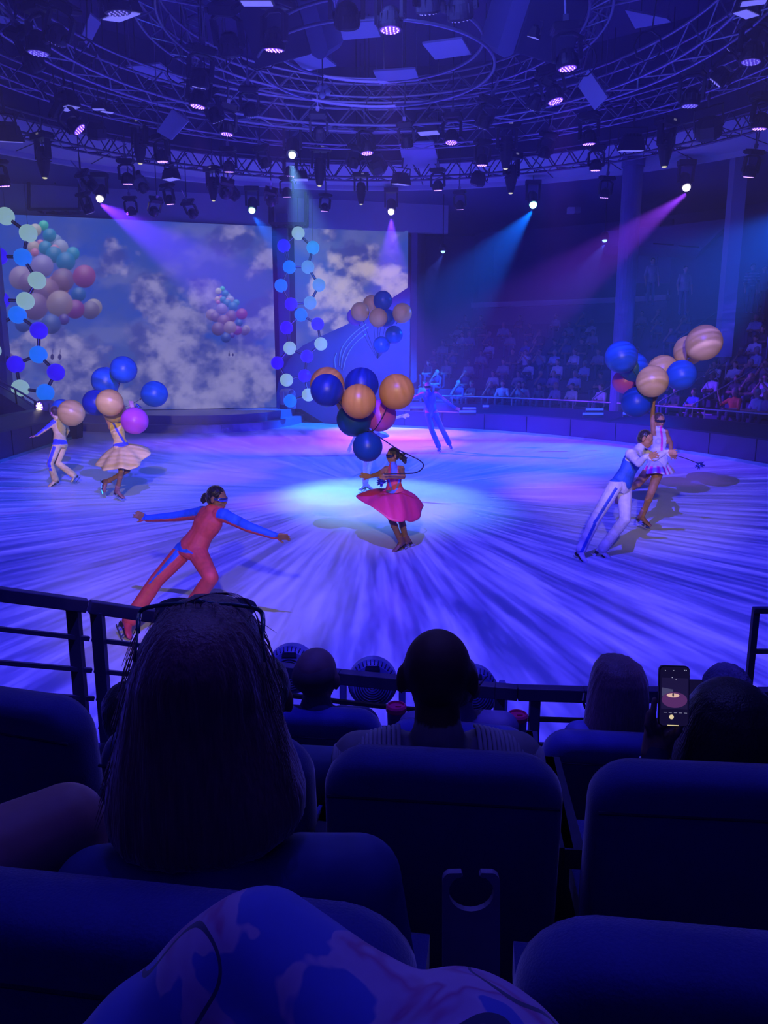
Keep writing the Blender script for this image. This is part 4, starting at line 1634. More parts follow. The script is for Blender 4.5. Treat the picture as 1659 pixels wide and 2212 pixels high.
def hand_blobs(mb, wr, tip, side_hint, s=1.0, curl=0.25, spread=0.16, thumb=1, fr=0.0085):
    """palm with four unequal bent fingers and a thumb; wr -> tip is the hand's length"""
    wr, tip = Vector(wr), Vector(tip)
    d = (tip - wr).normalized()
    L = 0.18 * s
    sd = Vector(side_hint)
    sd = (sd - d * sd.dot(d)).normalized()
    nrm = d.cross(sd).normalized()
    for k in range(4):
        q = (k - 1.5) * 0.018 * s
        mb.capsule(wr + sd * q * 0.6, wr + d * 0.085 * s + sd * q * 1.1, 0.017 * s, 0.0135 * s, 8)
    for k, (ln, off) in enumerate(((0.066, -1.5), (0.078, -0.5), (0.072, 0.5), (0.056, 1.5))):
        b = wr + d * 0.085 * s + sd * off * 0.020 * s
        dr = (d + sd * off * spread * 0.6).normalized()
        m1 = b + dr * ln * 0.5 * s
        d2 = (dr + nrm * curl).normalized()
        m2 = m1 + d2 * ln * 0.3 * s
        d3 = (dr + nrm * curl * 2.2).normalized()
        m3 = m2 + d3 * ln * 0.28 * s
        mb.capsule(b, m1, fr * 1.12 * s, fr * 1.0 * s, 8)
        mb.capsule(m1, m2, fr * 1.0 * s, fr * 0.95 * s, 8)
        mb.capsule(m2, m3, fr * 0.95 * s, fr * 0.85 * s, 8)
    tb = wr + d * 0.03 * s - sd * 0.026 * s * thumb
    td = (d * 0.75 - sd * 0.75 * thumb + nrm * 0.25).normalized()
    t1 = tb + td * 0.038 * s
    t2 = t1 + (td + d * 0.5).normalized() * 0.032 * s
    mb.capsule(tb, t1, 0.013 * s, 0.0105 * s, 8)
    mb.capsule(t1, t2, 0.0105 * s, 0.009 * s, 8)


def ell_ring(c, side, dep, a, b, n=20):
    return [c + side * (a * math.cos(2 * PI * k / n)) + dep * (b * math.sin(2 * PI * k / n)) for k in range(n)]


def torso_blobs(mb, J, s, female, extra=0.0):
    hm = (J['hipL'] + J['hipR']) / 2
    sm = (J['shL'] + J['shR']) / 2
    ax = (sm - hm)
    hs = (J['hipR'] - J['hipL']).normalized()
    sh = (J['shR'] - J['shL']).normalized()
    wid = [(-0.14, .10, .09), (-0.05, .155, .112), (0.1, .165, .115), (0.3, .145, .10), (0.48, .13 if not female else .112, .092), (0.7, .155 if not female else .128, .108), (0.88, .165 if not female else .135, .10), (1.0, .135 if not female else .115, .08), (1.08, .07, .06)]
    if female:
        wid[0] = (-0.14, .09, .09)
    axn = ax.normalized()
    rings = []
    for t, a, b in wid:
        c = hm + ax * t
        side = (hs * (1 - t) + sh * t)
        side = (side - axn * side.dot(axn)).normalized()
        dep = axn.cross(side)
        rings.append(ell_ring(c, side, dep, (a + extra) * s, (b + extra) * s))
    mb.loft(rings)
    if 'front' in J and female:
        for q in (-1, 1):
            mb.sphere(hm + ax * 0.74 + sh * 0.055 * q * s + J['front'] * 0.075 * s, 0.055 * s, 12, 8)


def figure_body(name, J, s, female, colour, root, fat=0.0, voxel=0.009, hands=True, arm=(.052, .040, .030), leg=(.085, .056, .042), feet=False, hemflare=0.0, material=None, headfn=True, smooth=2):
    mb = MB()
    if headfn:
        head_blobs(mb, J['head'], J['face'], J['up'], s)
        mb.capsule(J['neck'], J['head'] - J['up'].normalized() * 0.05 * s, 0.055 * s, 0.05 * s)
    torso_blobs(mb, J, s, female, fat)
    sm = (J['shL'] + J['shR']) / 2
    mb.capsule(sm, J['neck'], 0.075 * s, 0.06 * s)
    segs = []
    for q in 'LR':
        if 'el' + q in J:
            mb.capsule(sm * 0.45 + J['sh' + q] * 0.55, J['sh' + q], (arm[0] + 0.012) * s, (arm[0] + 0.008) * s)
            mb.capsule(J['sh' + q], J['el' + q], (arm[0]) * s + fat * 0.4, arm[1] * s + fat * 0.3)
            mb.capsule(J['el' + q], J['wr' + q], arm[1] * s + fat * 0.3, arm[2] * s)
            segs += [('uarm' + q, J['sh' + q], J['el' + q], arm[0]), ('farm' + q, J['el' + q], J['wr' + q], arm[1] * .9)]
            if hands and 'tip' + q in J:
                sd = J.get('hs' + q, Vector((0, 0.3, 1)))
                hand_blobs(mb, J['wr' + q], J['tip' + q], sd, s, J.get('curl' + q, 0.2), thumb=J.get('th' + q, 1), fr=max(0.0085, voxel * 0.98 / s))
                segs.append(('hand' + q, J['wr' + q], J['tip' + q], 0.02))
        if 'kn' + q in J:
            mb.capsule(J['hip' + q], J['kn' + q], leg[0] * s, leg[1] * s)
            mb.capsule(J['kn' + q], J['an' + q], leg[1] * s, (leg[2] + hemflare) * s)
            calf = J['kn' + q].lerp(J['an' + q], 0.3)
            mb.sphere(calf, (leg[1] * 1.04) * s, 12, 8)
            segs += [('thigh' + q, J['hip' + q], J['kn' + q], leg[0]), ('shin' + q, J['kn' + q], J['an' + q], leg[1])]
            if feet:
                mb.capsule(J['an' + q], J['toe' + q], 0.045 * s, 0.032 * s)
                segs.append(('foot' + q, J['an' + q], J['toe' + q], 0.04))
    hm = (J['hipL'] + J['hipR']) / 2
    segs += [('torso', hm.lerp(sm, 0.12), sm, 0.12), ('pelvis', J['hipL'], J['hipR'], 0.11)]
    if headfn:
        segs += [('head', J['head'], J['head'] + J['up'] * 0.01, 0.09), ('neck', J['neck'], J['head'], 0.055)]

    def paint(co):
        D = []
        T = []
        for nm, a, b, r in segs:
            a_, b_ = np.array(a), np.array(b)
            ab = b_ - a_
            L2 = max(ab @ ab, 1e-9)
            t = np.clip(((co - a_) @ ab) / L2, 0, 1)
            d = np.linalg.norm(co - (a_ + t[:, None] * ab), axis=1) - r * s
            D.append(d)
            T.append(((co - a_) @ ab) / L2)
        D = np.array(D)
        T = np.array(T)
        k = np.argmin(D, axis=0)
        out = np.zeros_like(co)
        for i, (nm, a, b, r) in enumerate(segs):
            m = k == i
            if m.any():
                out[m] = colour(nm, T[i][m], co[m], a, b)
        return out
    o = remeshed(mb, 'body', material or m_figure, voxel, smooth, root, paint)
    return o


def boot(root, an, toe, knee, s, m, blade=True, t=0.0):
    """boot with blade: ankle, toe tip and the direction of the shin"""
    an, toe, knee = Vector(an), Vector(toe), Vector(knee)
    f = (toe - an)
    up = (knee - an).normalized()
    f = (f - up * f.dot(up) * 0.85).normalized()
    up2 = (up - f * up.dot(f)).normalized()
    R = orient(f, up2)

    def T(x, y, z):
        return an + R @ Vector((x, y, z)) * s
    mb = MB()
    rings = []
    for y, w, zt, zb in ((-0.062, 0.020, -0.03, -0.085), (-0.05, 0.032, 0.0, -0.095), (-0.01, 0.038, 0.02, -0.095), (0.04, 0.037, -0.005, -0.092), (0.09, 0.038, -0.04, -0.096), (0.14, 0.040, -0.055, -0.1), (0.185, 0.030, -0.065, -0.1), (0.2, 0.014, -0.075, -0.095)):
        zc, h = (zt + zb) / 2, (zt - zb) / 2
        rings.append([T(w * math.cos(2 * PI * k / 14), y, zc + h * math.sin(2 * PI * k / 14)) for k in range(14)])
    mb.loft(rings)
    mb.loft([[T(r * math.cos(2 * PI * k / 14), -0.012 + r * 1.15 * math.sin(2 * PI * k / 14), z) for k in range(14)] for z, r in ((-0.07, 0.040), (0.0, 0.043), (0.06, 0.044), (0.10, 0.049))])
    bt = mb.build('skate_boot', m, root, True)
    mb = MB()
    mb.loft([[T(x, y, -0.1) for x, y in ((-0.02, -0.06), (0.02, -0.06), (0.02, -0.005), (-0.02, -0.005))], [T(x, y, -0.128) for x, y in ((-0.015, -0.055), (0.015, -0.055), (0.015, -0.01), (-0.015, -0.01))]])
    mb.loft([[T(x, y, -0.098) for x, y in ((-0.03, 0.04), (0.03, 0.04), (0.03, 0.18), (-0.03, 0.18))], [T(x, y, -0.106) for x, y in ((-0.028, 0.045), (0.028, 0.045), (0.028, 0.175), (-0.028, 0.175))]])
    mb.build('sole', m_heel, bt)
    mb = MB()
    for x in (-0.002, 0.002):
        pass
    prof = [(-0.085, -0.165), (-0.07, -0.172), (0.16, -0.172), (0.205, -0.160), (0.212, -0.145), (0.2, -0.150), (0.14, -0.156), (-0.08, -0.156)]
    mb.loft([[T(-0.0022, y, z) for y, z in prof], [T(0.0022, y, z) for y, z in prof]])
    for y in (-0.035, 0.11):
        mb.loft([[T(x, y + q, -0.104 if y > 0 else -0.126) for x, q in ((-0.012, -0.02), (0.012, -0.02), (0.012, 0.02), (-0.012, 0.02))], [T(x, y + q, -0.158) for x, q in ((-0.003, -0.008), (0.003, -0.008), (0.003, 0.008), (-0.003, 0.008))]])
    mb.build('blade', m_blade, bt)
    mb = MB()
    for k in range(5):
        mb.bar(T(-0.018, 0.035 - 0.006 * k, 0.012 + 0.018 * k), T(0.018, 0.035 - 0.006 * k, 0.018 + 0.018 * k), 0.005 * s)
    mb.build('laces', m_boot_white if m is not m_boot_white else m_body2, bt)
    return bt


def visor(root, J, s, m, h=0.018):
    R = orient(J['face'], J['up'])
    mb = MB()
    rings = []
    n = 15
    for k in range(n):
        a = math.radians(-95 + 190 * k / (n - 1))
        x, y = 0.083 * math.sin(a), 0.097 * math.cos(a) + 0.0
        hh = h * (1.0 if abs(a) < 1.1 else 0.55)
        row = []
        for dx, dz in ((1.0, hh), (1.05, hh * 0.6), (1.05, -hh * 0.6), (1.0, -hh)):
            row.append(J['head'] + R @ Vector((x * dx, y * dx, 0.004 + dz)) * s)
        rings.append(row)
    mb.loft(rings)
    return mb.build('visor', m, root, True)


def hair_cap(root, J, s, m, extra=(), back=1.0, voxel=0.008, thick=0.012, name='hair'):
    R = orient(J['face'], J['up']).to_4x4()
    mb = MB()
    c = J['head']
    q = lambda x, y, z: c + R.to_3x3() @ Vector((x, y, z)) * s
    mb.sphere(q(0, -0.024, 0.037), 1.0, 20, 14, R, tuple(k * s for k in (0.080 + thick * .4, 0.090 + thick * .4, 0.084 + thick * .4)))
    mb.sphere(q(0, -0.055, 0.0), 1.0, 16, 12, R, tuple(k * s for k in (0.074, 0.062, 0.075)))
    for pts, r0, r1 in extra:
        pp = catmull([q(*p) for p in pts], 5) if len(pts) > 2 else [q(*p) for p in pts]
        n = len(pp)
        for i in range(n - 1):
            a0 = r0 + (r1 - r0) * i / (n - 1)
            a1 = r0 + (r1 - r0) * (i + 1) / (n - 1)
            mb.capsule(pp[i], pp[i + 1], a0 * s, a1 * s, 10)
    rs = np.random.RandomState(5)

    def disp(co, nr):
        k = np.sin(co[:, 0] * 160 + 3 * np.sin(co[:, 2] * 60)) * np.sin(co[:, 1] * 140 + co[:, 2] * 40)
        return co + nr * (k * 0.0025 * s)[:, None]
    return remeshed(mb, name, m, voxel, 1, root, None, disp)


def skirt(root, top, hem, m, n=48, bulge=0.0, name='skirt', folds=5, fold=0.015, thick=0.004):
    T_ = catmull(top, max(2, n // len(top)), True)
    Hh = catmull(hem, 8, True)

    def resample(loop, n):
        L = [0.0]
        for i in range(len(loop)):
            L.append(L[-1] + (loop[(i + 1) % len(loop)] - loop[i]).length)
        out = []
        j = 0
        for k in range(n):
            d = L[-1] * k / n
            while L[j + 1] < d:
                j += 1
            f = (d - L[j]) / max(L[j + 1] - L[j], 1e-9)
            out.append(loop[j].lerp(loop[(j + 1) % len(loop)], f))
        return out
    n = 72
    A, B = resample(T_, n), resample(Hh, n)
    ca, cb = sum(A, Vector()) / n, sum(B, Vector()) / n
    rings = []
    for i in range(13):
        t = i / 12
        row = []
        for k in range(n):
            p = A[k].lerp(B[k], t)
            out = (B[k] - cb)
            out = out.normalized() if out.length > 1e-6 else out
            row.append(p + out * (math.sin(PI * t) * bulge + t * fold * math.sin(folds * 2 * PI * k / n)) + Vector((0, 0, math.sin(PI * t) * bulge * 0.8)))
        rings.append(row)
    mb = MB()
    mb.loft(rings, True, False)
    o = mb.build(name, m, root, True)
    so = o.modifiers.new('solid', 'SOLIDIFY')
    so.thickness = thick
    so.offset = 0
    return o


def check(J, nm):
    def L(a, b):
        return round((J[a] - J[b]).length, 2) if a in J and b in J else None
    print('LEN', nm, 'uarm', L('shL', 'elL'), L('shR', 'elR'), 'farm', L('elL', 'wrL'), L('elR', 'wrR'), 'thigh', L('hipL', 'knL'), L('hipR', 'knR'), 'shin', L('knL', 'anL'), L('knR', 'anR'), 'torso', round(((J['shL'] + J['shR']) / 2 - (J['hipL'] + J['hipR']) / 2).length, 2), 'sh', L('shL', 'shR'), 'ground', round(min(J['anL'].z, J['anR'].z), 2) if 'anL' in J else '')


# ================================================================ skaters
def J_from(t0, D, face, up=(0, 0, 1), front=None):
    J = {}
    for k, v in D.items():
        J[k] = P(v[0], v[1], t0 + (v[2] if len(v) > 2 else 0))
    J['face'] = Vector(face).normalized()
    J['up'] = Vector(up).normalized()
    if front is not None:
        J['front'] = Vector(front).normalized()
    return J


def cc(*a):
    return np.array(a)


RED, FOIL, PURP = cc(0.85, 0.10, 0.10), cc(0.03, 0.16, 0.85), cc(0.45, 0.06, 0.35)

# ---- man in red suit, near left
J = J_from(7.5, {'head': (470, 1077, -0.02), 'neck': (456, 1101, 0), 'shL': (436, 1108, 0.10), 'elL': (378, 1116, 0.28), 'wrL': (318, 1120, 0.38), 'tipL': (283, 1106, 0.42),
                 'shR': (485, 1114, -0.10), 'elR': (538, 1139, -0.22), 'wrR': (592, 1157, -0.28), 'tipR': (622, 1160, -0.30),
                 'hipL': (397, 1190, 0.05), 'hipR': (428, 1196, -0.06), 'knL': (338, 1254, -0.08), 'anL': (283, 1336, -0.2), 'toeL': (268, 1372, -0.28),
                 'knR': (456, 1248, -0.28), 'anR': (404, 1322, 0.06), 'toeR': (436, 1338, -0.05)}, (0.93, -0.25, -0.12), (0.1, 0.05, 1), (0.6, -0.8, 0))
check(J, 'red man')
J['hsL'] = Vector((0, 0.6, 0.8))
J['hsR'] = Vector((0, -0.5, 0.8))
root = empty('person', Vector((J['anR'].x, J['anR'].y, 0)), 'skater in red suit with blue foil sleeves gliding with arms spread, near left', 'person')


def col_red(nm, t, co, a, b):
    out = np.tile(RED, (len(co), 1))
    a_, b_ = np.array(a), np.array(b)
    if nm in ('head', 'neck'):
        out[:] = SKIN * 0.8
        if nm == 'neck':
            out[t < 0.35] = RED
    elif nm.startswith('hand'):
        out[:] = SKIN * 0.8
    elif nm.startswith('uarm') or nm.startswith('farm'):
        cen = a_ + np.clip(t, 0, 1)[:, None] * (b_ - a_)
        out[(co[:, 2] - cen[:, 2]) > -0.012] = FOIL
    elif nm == 'thighL':
        cen = a_ + np.clip(t, 0, 1)[:, None] * (b_ - a_)
        v = co - cen
        sp = 0.75 * v[:, 0] - 0.62 * v[:, 2]
        out[(v[:, 1] < -0.02) & (np.abs(sp + 0.03) < 0.034 * (1.0 - 0.75 * np.clip(t, 0, 1)))] = FOIL
    elif nm == 'pelvis' or nm == 'torso':
        w = (co[:, 2] < b_[2] + 0.10 - (co[:, 0] - a_[0]) * 0.5) & (co[:, 2] > b_[2] + 0.02) & (co[:, 0] < (a_[0] + b_[0]) / 2 + 0.09) if nm == 'pelvis' else np.zeros(len(co), bool)
        out[w] = FOIL
    return out


figure_body('red', J, 1.0, False, col_red, root, fat=0.004, voxel=0.0075, arm=(.062, .05, .036), leg=(.098, .072, .052), hemflare=0.022)
R_ = orient(J['face'], J['up'])
hair_cap(root, J, 1.0, m_hair_dark, [([(0, -0.1, 0.01), (0, -0.135, -0.015)], 0.03, 0.036), ([(0.01, -0.135, -0.01), (0.01, -0.155, -0.04)], 0.03, 0.02), ([(-0.01, -0.14, 0.01), (-0.02, -0.165, 0.0)], 0.024, 0.014), ([(0, -0.13, -0.04), (0.01, -0.145, -0.065)], 0.02, 0.01)], voxel=0.006)
visor(root, J, 1.0, m_visor_blue, 0.02)
for q in 'LR':
    boot(root, J['an' + q], J['toe' + q], J['kn' + q], 1.0, mat('red_boot', (0.75, 0.08, 0.10), rough=0.4))
mb = MB()
zp = [J['neck'] + J['front'] * 0.06, (J['shL'] + J['shR']) / 2 * 0.6 + (J['hipL'] + J['hipR']) / 2 * 0.4 + J['front'] * 0.118, (J['hipL'] + J['hipR']) / 2 + J['front'] * 0.12]
mb.tube(catmull(zp, 5), 0.004, 6)
mb.build('zip', m_heel, root)

# ---- woman in red dress, middle
J = J_from(10.5, {'head': (848, 984, -0.05), 'neck': (849, 1006, 0), 'shL': (834, 1014, 0.06), 'elL': (815, 1025, -0.12), 'wrL': (799, 1029, -0.25), 'tipL': (783, 1027, -0.30),
                  'shR': (867, 1013, -0.08), 'elR': (871, 1030, -0.24), 'wrR': (838, 1030, -0.36), 'tipR': (818, 1031, -0.4),
                  'hipL': (842, 1072, 0.04), 'hipR': (863, 1070, -0.04), 'knL': (846, 1122, -0.16), 'anL': (865, 1168, 0.0), 'toeL': (846, 1184, -0.05),
                  'knR': (867, 1124, 0.0), 'anR': (877, 1165, 0.16), 'toeR': (872, 1180, 0.2)}, (-0.93, -0.35, -0.1), (-0.06, 0, 1), (-0.75, -0.65, 0))
check(J, 'red woman')
J['hsL'] = Vector((0, 0, 1))
J['hsR'] = Vector((0, 0, 1))
S = 0.9
root = empty('person', Vector((J['anL'].x, J['anL'].y, 0)), 'skater in swirling red dress with black curly ponytail in the middle of the ice', 'person')
LBLU = cc(0.12, 0.20, 0.72)


def col_rw(nm, t, co, a, b):
    out = np.tile(SKIN * 0.75, (len(co), 1))
    if nm in ('torso', 'pelvis'):
        out[:] = cc(0.8, 0.09, 0.14)
        if nm == 'torso':
            cx = (a[0] + b[0]) / 2
            w = np.abs(np.abs(co[:, 0] - cx) - 0.02 - 0.10 * np.clip(t, 0, 1)) < 0.013
            out[w & (t < 0.75)] = LBLU
            out[(t > 0.68) & (np.abs(co[:, 0] - cx) < 0.045)] = LBLU
            out[t < 0.12] = LBLU
            out[(t > 0.8) & (np.abs(co[:, 0] - cx) > 0.08)] = SKIN * 0.75
    elif nm == 'neck':
        out[t < 0.5] = LBLU
    elif nm.startswith('thigh') or nm.startswith('shin'):
        out[:] = SKIN * 0.55
    return out


figure_body('rw', J, S, True, col_rw, root, voxel=0.0075, arm=(.046, .037, .027), leg=(.086, .055, .04))
hair_cap(root, J, S, m_hair_dark, [([(0, -0.09, 0.0), (0.0, -0.16, -0.04), (0.02, -0.2, -0.09), (0.0, -0.2, -0.13)], 0.045, 0.02), ([(0.02, -0.12, -0.01), (0.03, -0.21, -0.01)], 0.035, 0.014), ([(0.0, -0.13, -0.05), (0.0, -0.23, -0.07)], 0.035, 0.012), ([(-0.02, -0.13, -0.04), (-0.02, -0.17, -0.14)], 0.03, 0.01), ([(0.02, -0.15, -0.06), (0.03, -0.21, -0.16)], 0.02, 0.008)], voxel=0.006)
visor(root, J, S, m_visor, 0.027)
m_red_skirt = mat('red_skirt_cloth', (0.85, 0.05, 0.20), rough=0.5, spec=0.4, noise=0.15, nscale=4, trans=0.0)
t0 = 10.5
top = [P(x, y, t0 + d) for x, y, d in ((833, 1061, 0), (845, 1066, -0.13), (862, 1064, -0.15), (874, 1058, 0), (866, 1055, 0.13), (846, 1056, 0.14))]
hem = [P(x, y, t0 + d) for x, y, d in ((770, 1070, 0.0), (785, 1086, -0.25), (803, 1094, -0.4), (822, 1108, -0.48), (838, 1122, -0.5), (850, 1126, -0.5), (866, 1127, -0.48), (876, 1124, -0.42), (890, 1129, -0.3), (905, 1118, -0.12), (914, 1098, 0.1), (913, 1090, 0.22), (898, 1082, 0.38), (870, 1076, 0.45), (835, 1070, 0.42), (800, 1064, 0.28))]
skirt(root, top, hem, m_red_skirt, bulge=0.03, fold=0.012, folds=7)
for q in 'LR':
    boot(root, J['an' + q], J['toe' + q], J['kn' + q], 0.9, mat('brown_boot', (0.26, 0.12, 0.10), rough=0.5))

# ---- pale skater mostly hidden behind the middle balloons
J = J_from(15.1, {'head': (806, 893, 0), 'neck': (807, 906, 0), 'shL': (790, 913, 0), 'elL': (769, 938, 0), 'wrL': (757, 962, 0), 'tipL': (753, 975, -.03),
                  'shR': (825, 911, 0), 'elR': (847, 905, -0.1), 'wrR': (868, 899, -0.15), 'tipR': (883, 897, -0.15),
                  'hipL': (797, 963, 0), 'hipR': (813, 963, 0), 'knL': (789, 1003, -0.1), 'anL': (787, 1044, 0.0), 'toeL': (777, 1058, -0.1),
                  'knR': (798, 1003, 0.1), 'anR': (792, 1042, 0.2), 'toeR': (806, 1052, 0.1)}, (-0.5, -0.85, 0), (0, 0, 1), (0, -1, 0))
check(J, 'white')
root = empty('person', Vector((J['anL'].x, J['anL'].y, 0)), 'skater in white half hidden behind the middle balloons, one arm out', 'person')


def col_w(nm, t, co, a, b):
    out = np.tile(cc(0.75, 0.62, 0.66), (len(co), 1))
    if nm in ('torso', 'pelvis'):
        out[:] = cc(0.6, 0.65, 0.85)
    if nm[:4] in ('thig', 'shin'):
        out[:] = cc(0.72, 0.66, 0.62)
    return out


figure_body('w', J, 0.93, True, col_w, root, voxel=0.009, arm=(.044, .034, .026), leg=(.08, .052, .038))
hair_cap(root, J, 0.93, m_hair_fair, [], voxel=0.01)
hem = [P(x, y, 15.1 + d) for x, y, d in ((772, 944, 0), (790, 952, -.3), (812, 950, -.35), (832, 946, -.2), (841, 940, 0), (828, 934, .25), (800, 934, .3))]
top = [P(x, y, 15.1 + d) for x, y, d in ((793, 935, 0), (805, 938, -.12), (818, 935, 0), (805, 931, .12))]
skirt(root, top, hem, mat('sky_blue_skirt', (0.25, 0.40, 0.85), rough=0.5), bulge=0.02)
for q in 'LR':
    boot(root, J['an' + q], J['toe' + q], J['kn' + q], 0.93, m_boot_white)

# ---- man in blue suit, far
J = J_from(21.2, {'head': (924, 836, 0), 'neck': (926, 848, 0), 'shL': (911, 852, 0.05), 'elL': (891, 862, 0.0), 'wrL': (874, 872, -0.05), 'tipL': (860, 876, -0.05),
                  'shR': (943, 851, -0.05), 'elR': (963, 866, -0.1), 'wrR': (981, 879, -0.2), 'tipR': (993, 885, -0.2),
                  'hipL': (925, 896, 0), 'hipR': (940, 895, 0), 'knL': (933, 930, -0.1), 'anL': (947, 963, 0), 'toeL': (946, 973, -0.15),
                  'knR': (955, 927, 0.1), 'anR': (970, 957, 0.3), 'toeR': (974, 966, 0.25)}, (-0.25, -0.95, 0), (-0.05, 0, 1), (-0.1, -1, 0))
check(J, 'blue')
root = empty('person', Vector((J['anL'].x, J['anL'].y, 0)), 'skater in blue suit with red piping leaning with open arms at the back', 'person')
BLU = cc(0.10, 0.16, 0.85)


def col_b(nm, t, co, a, b):
    out = np.tile(BLU, (len(co), 1))
    pin = cc(0.7, 0.08, 0.25)
    if nm in ('head',) or nm.startswith('hand'):
        out[:] = cc(0.45, 0.16, 0.20)
    a_, b_ = np.array(a), np.array(b)
    cen = a_ + np.clip(t, 0, 1)[:, None] * (b_ - a_)
    v = co - cen
    if nm in ('uarmL', 'uarmR', 'farmL', 'farmR'):
        out[(v[:, 2] > 0.03)] = pin
    if nm in ('thighR', 'shinR'):
        out[v[:, 0] > 0.055] = pin
    if nm == 'pelvis':
        out[v[:, 2] > 0.05] = pin
    return out


figure_body('b', J, 1.08, False, col_b, root, voxel=0.011, arm=(.058, .045, .034), leg=(.09, .066, .05), hemflare=0.02)
hair_cap(root, J, 1.05, mat('reddish_cap', (0.35, 0.06, 0.14), rough=0.6), [], voxel=0.01, name='cap')
visor(root, J, 1.1, m_visor, 0.024)
for q in 'LR':
    boot(root, J['an' + q], J['toe' + q], J['kn' + q], 1.0, mat('blue_boot', (0.10, 0.16, 0.7), rough=0.4))

# ---- man in cream suit, far left
CREAM, BST = cc(0.85, 0.64, 0.20), cc(0.06, 0.08, 0.85)
J = J_from(15.7, {'head': (117, 891, 0), 'neck': (122, 904, 0), 'shL': (116, 913, 0.0), 'elL': (98, 927, -0.1), 'wrL': (80, 940, -0.15), 'tipL': (64, 944, -0.15),
                  'shR': (138, 911, 0.2), 'elR': (146, 930, 0.35), 'wrR': (138, 948, 0.45), 'tipR': (130, 955, 0.5),
                  'hipL': (123, 962, -0.08), 'hipR': (137, 961, 0.1), 'knL': (108, 1002, -0.2), 'anL': (119, 1034, 0.05), 'toeL': (104, 1044, -0.05),
                  'knR': (124, 1000, 0.12), 'anR': (156, 1024, 0.25), 'toeR': (148, 1034, 0.1)}, (-0.85, 0.45, -0.1), (-0.05, 0, 1), (-0.8, 0.5, 0))
check(J, 'yellow man')
J['hsL'] = Vector((0, 1, 0.2))
root = empty('person', Vector((J['anL'].x, J['anL'].y, 0)), 'skater in cream suit with blue sleeve seen from behind at far left', 'person')


def col_ym(nm, t, co, a, b):
    out = np.tile(CREAM, (len(co), 1))
    a_, b_ = np.array(a), np.array(b)
    cen = a_ + np.clip(t, 0, 1)[:, None] * (b_ - a_)
    v = co - cen
    if nm in ('head',) or nm.startswith('hand'):
        out[:] = cc(0.6, 0.25, 0.3)
    elif nm in ('uarmL', 'farmL'):
        out[v[:, 2] > -0.005] = BST
    elif nm == 'torso':
        out[t < 0.06] = BST
    elif nm == 'pelvis':
        out[v[:, 2] > 0.02] = BST
    elif nm == 'thighL':
        out[(v[:, 1] < -0.03) & (np.abs(v[:, 0]) < 0.035)] = BST
    elif nm == 'shinL':
        out[(v[:, 1] < -0.03) & (np.abs(v[:, 0]) < 0.03) & (t < 0.35)] = BST
    return out


figure_body('ym', J, 0.97, False, col_ym, root, voxel=0.009, arm=(.058, .045, .032), leg=(.092, .066, .052), hemflare=0.02)
hair_cap(root, J, 1.02, m_hair_brown, [], voxel=0.008, thick=0.02)
for q in 'LR':
    boot(root, J['an' + q], J['toe' + q], J['kn' + q], 0.97, mat('cream_boot', (0.8, 0.64, 0.25), rough=0.4))

# ---- woman in cream dress, left
J = J_from(14.0, {'head': (237, 902, 0.05), 'neck': (247, 915, 0), 'shL': (239, 923, 0.0), 'elL': (230, 901, -0.05), 'wrL': (248, 880, -0.1), 'tipL': (256, 868, -.1),
                  'shR': (263, 919, 0.06), 'elR': (281, 901, 0.0), 'wrR': (287, 882, -0.05), 'tipR': (283, 868, -0.05),
                  'hipL': (257, 975, -0.04), 'hipR': (272, 974, 0.04), 'knL': (262, 1018, -0.18), 'anL': (254, 1058, 0.0), 'toeL': (271, 1074, -0.02),
                  'knR': (276, 1016, 0.0), 'anR': (231, 1041, 0.2), 'toeR': (224, 1056, 0.22)}, (-0.6, 0.6, 0.1), (-0.25, 0, 1), (0.3, -0.9, 0))
check(J, 'yellow woman')
root = empty('person', Vector((J['anL'].x, J['anL'].y, 0)), 'skater in flared cream dress balancing on one leg, holding balloons at left', 'person')


def col_yw(nm, t, co, a, b):
    out = np.tile(cc(0.50, 0.26, 0.28), (len(co), 1))
    if nm in ('torso', 'pelvis'):
        out[:] = CREAM
        if nm == 'torso':
            cx = a[0] * (1 - t) + b[0] * t
            out[np.abs(co[:, 0] - cx - 0.05 + (t - 0.5) * 0.10) < 0.018] = BST
            out[t < 0.2] = BST
    elif nm[:4] in ('thig', 'shin'):
        out[:] = SKIN * 0.55
    return out


figure_body('yw', J, 0.93, True, col_yw, root, voxel=0.0085, arm=(.044, .035, .027), leg=(.084, .054, .038))
hair_cap(root, J, 0.93, m_hair_fair, [([(0, -0.08, -0.05), (0.02, -0.11, -0.15), (0.0, -0.13, -0.22)], 0.04, 0.015), ([(0.03, -0.08, -0.06), (0.06, -0.12, -0.2)], 0.03, 0.01)], voxel=0.008)
top = [P(x, y, 14.0 + d) for x, y, d in ((251, 961, 0), (262, 965, -.12), (278, 960, 0), (266, 957, .12))]
hem = [P(x, y, 14.0 + d) for x, y, d in ((208, 1000, 0), (218, 1013, -.25), (232, 1016, -.38), (247, 1015, -.42), (262, 1010, -.45), (280, 1016, -.42), (295, 1009, -.32), (311, 993, -.1), (327, 974, .12), (312, 969, .35), (285, 968, .5), (250, 975, .5), (225, 985, .35))]
skirt(root, top, hem, mat('cream_skirt_satin', (0.85, 0.66, 0.22), rough=0.32, spec=0.6), bulge=0.02, fold=0.03, folds=9)
for q in 'LR':
    boot(root, J['an' + q], J['toe' + q], J['kn' + q], 0.93, mat('brown_boot', (0.26, 0.12, 0.10)))

